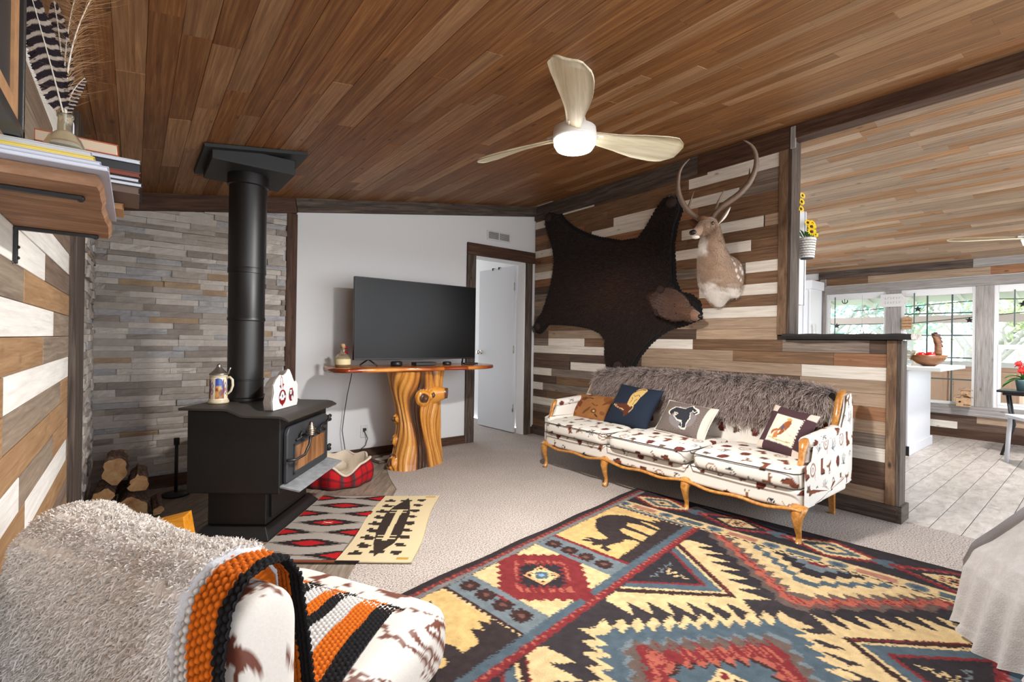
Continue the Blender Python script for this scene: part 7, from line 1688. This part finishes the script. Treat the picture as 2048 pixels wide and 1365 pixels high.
def tree(x, y, h_, seed, leafmat, label, spread=1.6, nleaf=2600):
    rr = random.Random(seed); t = empty('tree', (x, y, -.30), 0, label, 'tree', 'trees beyond the porch'); tk = MB(); tips = []
    def grow(p, d, r, L, dep):
        q = p + d * L; md = (p + q) / 2 + Vector((rr.uniform(-.1, .1), rr.uniform(-.1, .1), 0)) * L; tk.tube([tuple(p), tuple(md), tuple(q)], [r, r * .85, r * .65], 6, cap=False)
        if dep == 0: tips.append(q); return
        for k in range(3): grow(q if k else md, (d + Vector((rr.gauss(0, .55), rr.gauss(0, .55), rr.gauss(.1, .35)))).normalized(), r * .6, L * rr.uniform(.6, .85), dep - 1)
        tips.append(q)
    grow(Vector((0, 0, 0)), Vector((rr.uniform(-.1, .1), rr.uniform(-.1, .1), 1)).normalized(), .13, h_ * .32, 4)
    tk.obj('trunk', MATS['tree_bark'], t, smooth=True)
    r_ = np.random.default_rng(seed); tp = np.array([tuple(q) for q in tips]); c = tp[r_.integers(0, len(tp), nleaf)] + r_.normal(size=(nleaf, 3)) * .28; a = r_.normal(size=(nleaf, 3)); a /= np.linalg.norm(a, axis=1, keepdims=True); b_ = np.cross(a, r_.normal(size=(nleaf, 3))); b_ /= np.linalg.norm(b_, axis=1, keepdims=True); s = r_.uniform(.03, .07, nleaf)[:, None]
    V = np.stack([c - a * s, c + b_ * s * .5, c + a * s, c - b_ * s * .5], 1).reshape(-1, 3); F = np.arange(nleaf * 4).reshape(-1, 4); me = bpy.data.meshes.new('foliage'); me.from_pydata(V.tolist(), [], F.tolist()); link('foliage', me, MATS[leafmat], t, kind='stuff')
for i, (x, y, h_, lm_, lb_) in enumerate((
    (13.5, 3.0, 4.6, 'leaf_teal', 'nearest blue-green tree through the left window'), (14.5, 4.8, 5.0, 'leaf_teal', 'blue-green tree at the far left of the left window'),
    (13.0, 1.9, 4.2, 'leaf_pale', 'pale tree behind the outdoor cabinet, left half of the middle window'), (15.5, 1.0, 5.2, 'leaf_pale', 'tall pale tree far behind the middle window'),
    (13.2, .5, 4.4, 'leaf_pale', 'branching pale tree through the right window'), (16, -1.2, 5.2, 'leaf_pale', 'pale tree at the right picture edge beyond the porch'),
    (17.5, 3.6, 5.5, 'leaf_teal', 'farthest blue-green tree through the left window'))):
    tree(x, y, h_, 40 + i, lm_, lb_)

# ================================================================== shelf at the upper left
wood('shelf_wood', [(104, 72, 50), (142, 104, 76), (170, 134, 104)], rough=.6, stretch=(2, 10, 10), knots=.4, var=0)
sh = empty('wall_shelf', (XL + .085, 1.33, 1.348), 0, 'rough wooden wall shelf on black brackets at the upper left', 'shelf'); so = sh.location.copy()
o = MB(); ny_ = 16; ring = []
for i in range(ny_ + 1):
    y = 1.062 + .555 * i / ny_; e = .002 * math.sin(i * .7) + .001 * math.sin(i * 1.9); ring.append([(XL + .002, y, 1.348), (-.052 + e, y, 1.348), (-.046 + e, y, 1.358), (-.052 + e, y, 1.368), (XL + .002, y, 1.368)])
vs = [p for r in ring for p in r]; fs = [(i * 5 + j, i * 5 + (j + 1) % 5, (i + 1) * 5 + (j + 1) % 5, (i + 1) * 5 + j) for i in range(ny_) for j in range(5)] + [(0, 1, 2, 3, 4), tuple(ny_ * 5 + j for j in (4, 3, 2, 1, 0))]
bd_ = o.add(vs, fs).obj('shelf_board', MATS['shelf_wood'], sh); bd_.location = -so
for y in (1.15, 1.575):
    q = MB().bbox((XL + .001, y - .007, 1.340), (-.075, y + .007, 1.347)).bbox((XL + .001, y - .007, 1.262), (XL + .007, y + .007, 1.342)).sphere((-.078, y, 1.3435), .007, 8, 6).sphere((XL + .008, y, 1.275), .004, 6, 4).sphere((XL + .008, y, 1.30), .004, 6, 4).obj('bracket', MATS['tool_black'], sh, bevel=.001, seg=1); q.location = -so
def book(lo, hi, cover, pages, label, name='book', cat='book', grp='books and magazines on the wall shelf', spine='y'):
    c = [(a + b_) / 2 for a, b_ in zip(lo, hi)]; r = empty(name, (c[0], c[1], lo[2]), 0, label, cat, grp); t = min(.0016, (hi[2] - lo[2]) * .18); L = lambda p: (p[0] - c[0], p[1] - c[1], p[2] - lo[2])
    MB().bbox(L((lo[0] + .001, lo[1] + .002, lo[2] + t)), L((hi[0] - .002, hi[1] - .002, hi[2] - t))).obj('pages', MATS[pages], r); MB().bbox(L(lo), L((hi[0], hi[1], lo[2] + t))).bbox(L((lo[0], lo[1], hi[2] - t)), L(hi)).bbox(L(lo), L((lo[0] + .001, hi[1], hi[2]))).obj('cover', MATS[cover], r)
plain('pg_white', (206, 208, 216), rough=.8); plain('pg_lav', (176, 180, 198), rough=.6); plain('cv_yellow', (220, 196, 96), rough=.5); plain('cv_grey', (190, 190, 190), rough=.5); plain('cv_black', (24, 24, 28), rough=.4); plain('cv_brown', (96, 76, 64), rough=.6); plain('cv_rust', (120, 58, 38), rough=.6); plain('cv_orange', (178, 84, 50), rough=.6); plain('pg_cream', (204, 184, 158), rough=.8); plain('cv_tan', (172, 128, 84), rough=.6)
book((XL + .01, 1.03, 1.369), (-.036, 1.47, 1.377), 'pg_lav', 'pg_white', 'lavender-white folder at the bottom of the magazine pile', 'folder', 'folder')
book((XL + .01, 1.035, 1.3775), (-.046, 1.33, 1.384), 'pg_lav', 'pg_white', 'pale blue magazine above the folder in the shelf pile', 'magazine', 'magazine')
book((XL + .01, 1.04, 1.3845), (-.054, 1.32, 1.3915), 'cv_yellow', 'cv_yellow', 'yellow-edged magazine in the middle of the shelf pile', 'magazine', 'magazine')
book((XL + .01, 1.045, 1.392), (-.058, 1.31, 1.4005), 'cv_grey', 'cv_grey', 'light grey magazine on top of the shelf pile', 'magazine', 'magazine')
book((-.140, 1.36, 1.3775), (-.022, 1.455, 1.39), 'cv_tan', 'cv_tan', 'tan wooden block peeping past the magazine pile', 'block', 'block')
BX = [((-.055 + .001, 1.245, 1.345), (.010, 1.40, 1.372))]
z = 1.3915
for nm, hz, cvv, pg, lb in (('book', .014, 'cv_brown', 'cv_brown', 'brown boxed book at the bottom of the dark stack'), ('book', .009, 'cv_black', 'pg_white', 'thin black book with white pages, lower in the dark stack'), ('book', .009, 'cv_black', 'pg_white', 'second thin black book with white pages in the dark stack'), ('book', .009, 'cv_rust', 'cv_rust', 'rust-brown book in the middle of the dark stack'), ('book', .018, 'cv_black', 'cv_black', 'thick black book near the top of the dark stack'), ('book', .007, 'pg_white', 'pg_white', 'thin white booklet on the thick black book')):
    book((-.150, 1.248 + .003 * (z * 1000 % 3), z), (.010 - .003 * (z * 1000 % 2), 1.40, z + hz), cvv, pg, lb); z += hz + .0006
book((-.150, 1.25, z), (-.030, 1.41, z + .022), 'cv_orange', 'pg_cream', 'orange-spined paperback topping the dark stack')
# framed picture
pfm = empty('picture_frame', (-.150, .93, 1.402), 0, 'black-framed picture leaning on the shelf at the left frame edge', 'picture frame')
MB().bbox((-.010, .12, 0), (.012, .135, .42)).bbox((-.010, -.16, 0), (.012, -.145, .42)).bbox((-.010, -.16, 0), (.012, .135, .015)).bbox((-.010, -.16, .405), (.012, .135, .42)).obj('frame_border', MATS['tv_black'], pfm, bevel=.002)
plain('gilt', (168, 124, 84), rough=.4, var=.35, bscale=60)
MB().bbox((-.006, .085, .015), (.006, .12, .405)).bbox((-.006, -.145, .015), (.006, -.11, .405)).bbox((-.006, -.11, .015), (.006, .085, .05)).obj('gilt_mat', MATS['gilt'], pfm); MB().bbox((-.006, -.11, .05), (.002, .085, .405)).obj('picture', MATS['cv_black'], pfm)
# vase with feathers
vs_ = empty('glass_vase', (-.098, 1.135, 1.402), 0, 'small clear glass bottle vase holding feathers on the shelf', 'vase')
vs_.scale = (.82, .82, .86)
MB().lathe([(0, 0), (.034, 0), (.038, .008), (.037, .02), (.026, .045), (.013, .058), (.012, .085), (.014, .087), (.014, .092), (.0105, .092), (.010, .06), (.022, .044), (.033, .018), (.031, .006), (0, .004)], 28).obj('glass_body', MATS['clear_glass'], vs_, smooth=True)
MB().bbox((.0125, -.008, .055), (.0135, .008, .078)).obj('label', MATS['pg_white'], vs_)
painted('feather_vane', rough=.7, nscale=200, amt=.2, bump=.2); plain('quill', (222, 214, 198), rough=.4)
def feather(base, top, bow, w, kind, label, seed):
    f = empty('feather', base, 0, label, 'feather', 'feathers in the glass vase'); b0 = Vector((0, 0, 0)); t0 = Vector(top) - Vector(base); bw = Vector(bow); r = np.random.default_rng(seed)
    P = lambda t: b0 * (1 - t) ** 2 + bw * 2 * t * (1 - t) + t0 * t * t
    MB().tube([tuple(P(i / 12)) for i in range(13)], [.0016 * (1 - .6 * i / 12) for i in range(13)], 6).obj('quill', MATS['quill'], f, smooth=True)
    side = Vector((.62, -.30, .1)).normalized()
    if kind == 'barred':
        n_, m_ = 160, 21; G = np.zeros((n_, m_, 3)); cc = np.zeros((n_, m_, 3)); dk2, lt = lin3((46, 38, 44)), lin3((196, 180, 166))
        for i in range(n_):
            t = .12 + .88 * i / (n_ - 1); ww = w * math.sin(PI * min(1, (i / (n_ - 1)) * .93 + .05)) ** .5
            for j in range(m_):
                v = (j - 10) / 10; G[i, j] = P(t) + side * (v * ww * (1 + .06 * r.normal())) + Vector((0, 0, -abs(v) * ww * .7 + .0)) ; s = math.sin((t * 78 - abs(v) * 3.0) + .6 * math.sin(v * 5)); cc[i, j] = lt if s > .45 else dk2
        grid('vane', G, MATS['feather_vane'], f, col=cc)
    else:
        N = 170; t = np.sort(r.uniform(.06, 1, N)); roots = np.array([tuple(P(x)) for x in t]); sg = np.where(r.random(N) > .5, 1, -1)[:, None]; dr_ = np.array(tuple(side))[None] * sg + np.array([[0, 0, .8]]) + r.normal(size=(N, 3)) * .12; dr_ /= np.linalg.norm(dr_, axis=1, keepdims=True)
        strands('barbs', roots, dr_, w * 2.6, .00035, lin3((186, 150, 110)) * np.ones((N, 1)), lin3((150, 110, 70)) * np.ones((N, 1)), MATS['fur'], f, droop=.35, seed=seed, levels=5)
vb = (-.098, 1.135, 1.47)
feather(vb, (-.150, 1.16, 1.70), (-.02, .0, .10), .024, 'barred', 'dark feather with cream bars leaning left in the vase', 1)
feather(vb, (-.120, 1.19, 1.70), (-.005, .02, .12), .018, 'barred', 'barred brown feather standing upright behind the long quill', 2)
feather(vb, (-.045, 1.15, 1.76), (-.006, .0, .16), .035, 'airy', 'long curved white-quilled feather with wispy barbs', 3)
feather(vb, (-.090, 1.20, 1.74), (-.01, .02, .14), .030, 'airy', 'wispy brown feather behind the long white quill', 4)
feather(vb, (-.075, 1.15, 1.56), (.0, .0, .05), .012, 'barred', 'short downy barred feather low in the vase', 5)
# ------------------------------------------------------------------ ceiling fan with lamp
plain('fan_white', (226, 222, 216), rough=.4)
plain('lamp_glow', (255, 252, 246), emit=(255, 250, 242), estr=4.5)
wood('fan_wood', [(196, 184, 150), (216, 206, 176), (230, 222, 196)], rough=.45, knots=0, var=0, stretch=(1, 16, 16), bump=.1)
fx, fy, fz = 1.626, 1.595, 2.035
fan = empty('ceiling_fan', (fx, fy, fz), label='white three-blade ceiling fan with a glowing lamp above the rug', category='ceiling fan')
zt = zc(fx) - fz
slopeR = Matrix.Rotation(-math.atan(.16), 3, 'Y')
MB().lathe([(.0, .0), (.07, .0), (.078, -.012), (.078, -.05), (.06, -.062), (.0, -.064)], 28, (0, 0, zt - .012), slopeR).obj('mount_plate', MATS['fan_white'], fan, smooth=True)
MB().tube([(0, 0, .1), (0, 0, zt - .04)], .017, 14).obj('downrod', MATS['fan_white'], fan, smooth=True)
MB().lathe([(.022, .165), (.034, .16), (.036, .13), (.05, .125), (.055, .10), (.065, .095), (.10, .075), (.105, .03), (.102, .022), (0, .022)], 32).obj('motor_housing', MATS['fan_white'], fan, smooth=True)
MB().lathe([(.099, .028), (.097, .0), (.085, -.02), (.055, -.032), (.0, -.036)], 32).obj('lamp_shade', MATS['lamp_glow'], fan, smooth=True)
def blade(ang, ln=.60):
    n_ = 14; t = np.linspace(0, 1, n_); wd = np.interp(t, [0, .12, .3, .55, .8, .93, 1], [.030, .036, .048, .074, .088, .082, .055])
    nv = 7; v = np.linspace(-1, 1, nv); P = np.zeros((n_, nv, 3))
    for i in range(n_):
        tw = -math.radians(24 - 6 * t[i])
        for j in range(nv):
            yy = v[j] * wd[i]; rr_ = .085 + t[i] * (ln - .085) + (0 if abs(v[j]) < .9 or t[i] < .9 else -.012)
            P[i, j] = (rr_, yy * math.cos(tw) + .018 * math.sin(t[i] * PI), yy * math.sin(tw) + .055 + .012 * t[i] - .006 * (1 - v[j] ** 2))
    o = grid('blade', P, MATS['fan_wood'], fan, thick=.010); o.rotation_euler = (0, 0, ang)
    MB().box((.105, 0, .058), (.08, .05, .016)).obj('blade_arm', MATS['fan_white'], o, bevel=.004)
def camdir(lat, f_):  # direction given across and away from the room's viewpoint
    d = fw * f_ + rt0 * lat; return math.atan2(d.y, d.x)
a0 = camdir(-.10, -.58)
for k in range(3): blade(a0 + k * 2 * PI / 3)
light('fan_bulb', 'AREA', (fx, fy, fz - .045), 36, (1.0, .98, .95), shape='DISK', size=.17)

# dining fan at the right edge
dx_, dy_ = 6.28, .42
dz_ = zc(dx_) - .34
df = empty('ceiling_fan', (dx_, dy_, dz_), label='pale ceiling fan over the dining side, cut by the right edge', category='ceiling fan')
MB().tube([(0, 0, .08), (0, 0, .33)], .016, 12).obj('downrod', MATS['fan_white'], df, smooth=True)
MB().lathe([(.0, .0), (.07, .0), (.075, -.05), (.0, -.06)], 24, (0, 0, .335)).obj('mount_plate', MATS['fan_white'], df, smooth=True)
MB().lathe([(.05, .12), (.10, .09), (.105, .03), (0, .025)], 28).obj('motor_housing', MATS['fan_white'], df, smooth=True)
MB().lathe([(.099, .028), (.09, -.01), (.055, -.03), (.0, -.034)], 28).obj('lamp_shade', MATS['lamp_glow'], df, smooth=True)
_f = fan; fan = df
for k in range(3): blade(math.radians(118) + k * 2 * PI / 3, .62)
fan = _f
light('dining_bulb', 'AREA', (dx_, dy_, dz_ - .045), 20, (1.0, .98, .96), shape='DISK', size=.17)
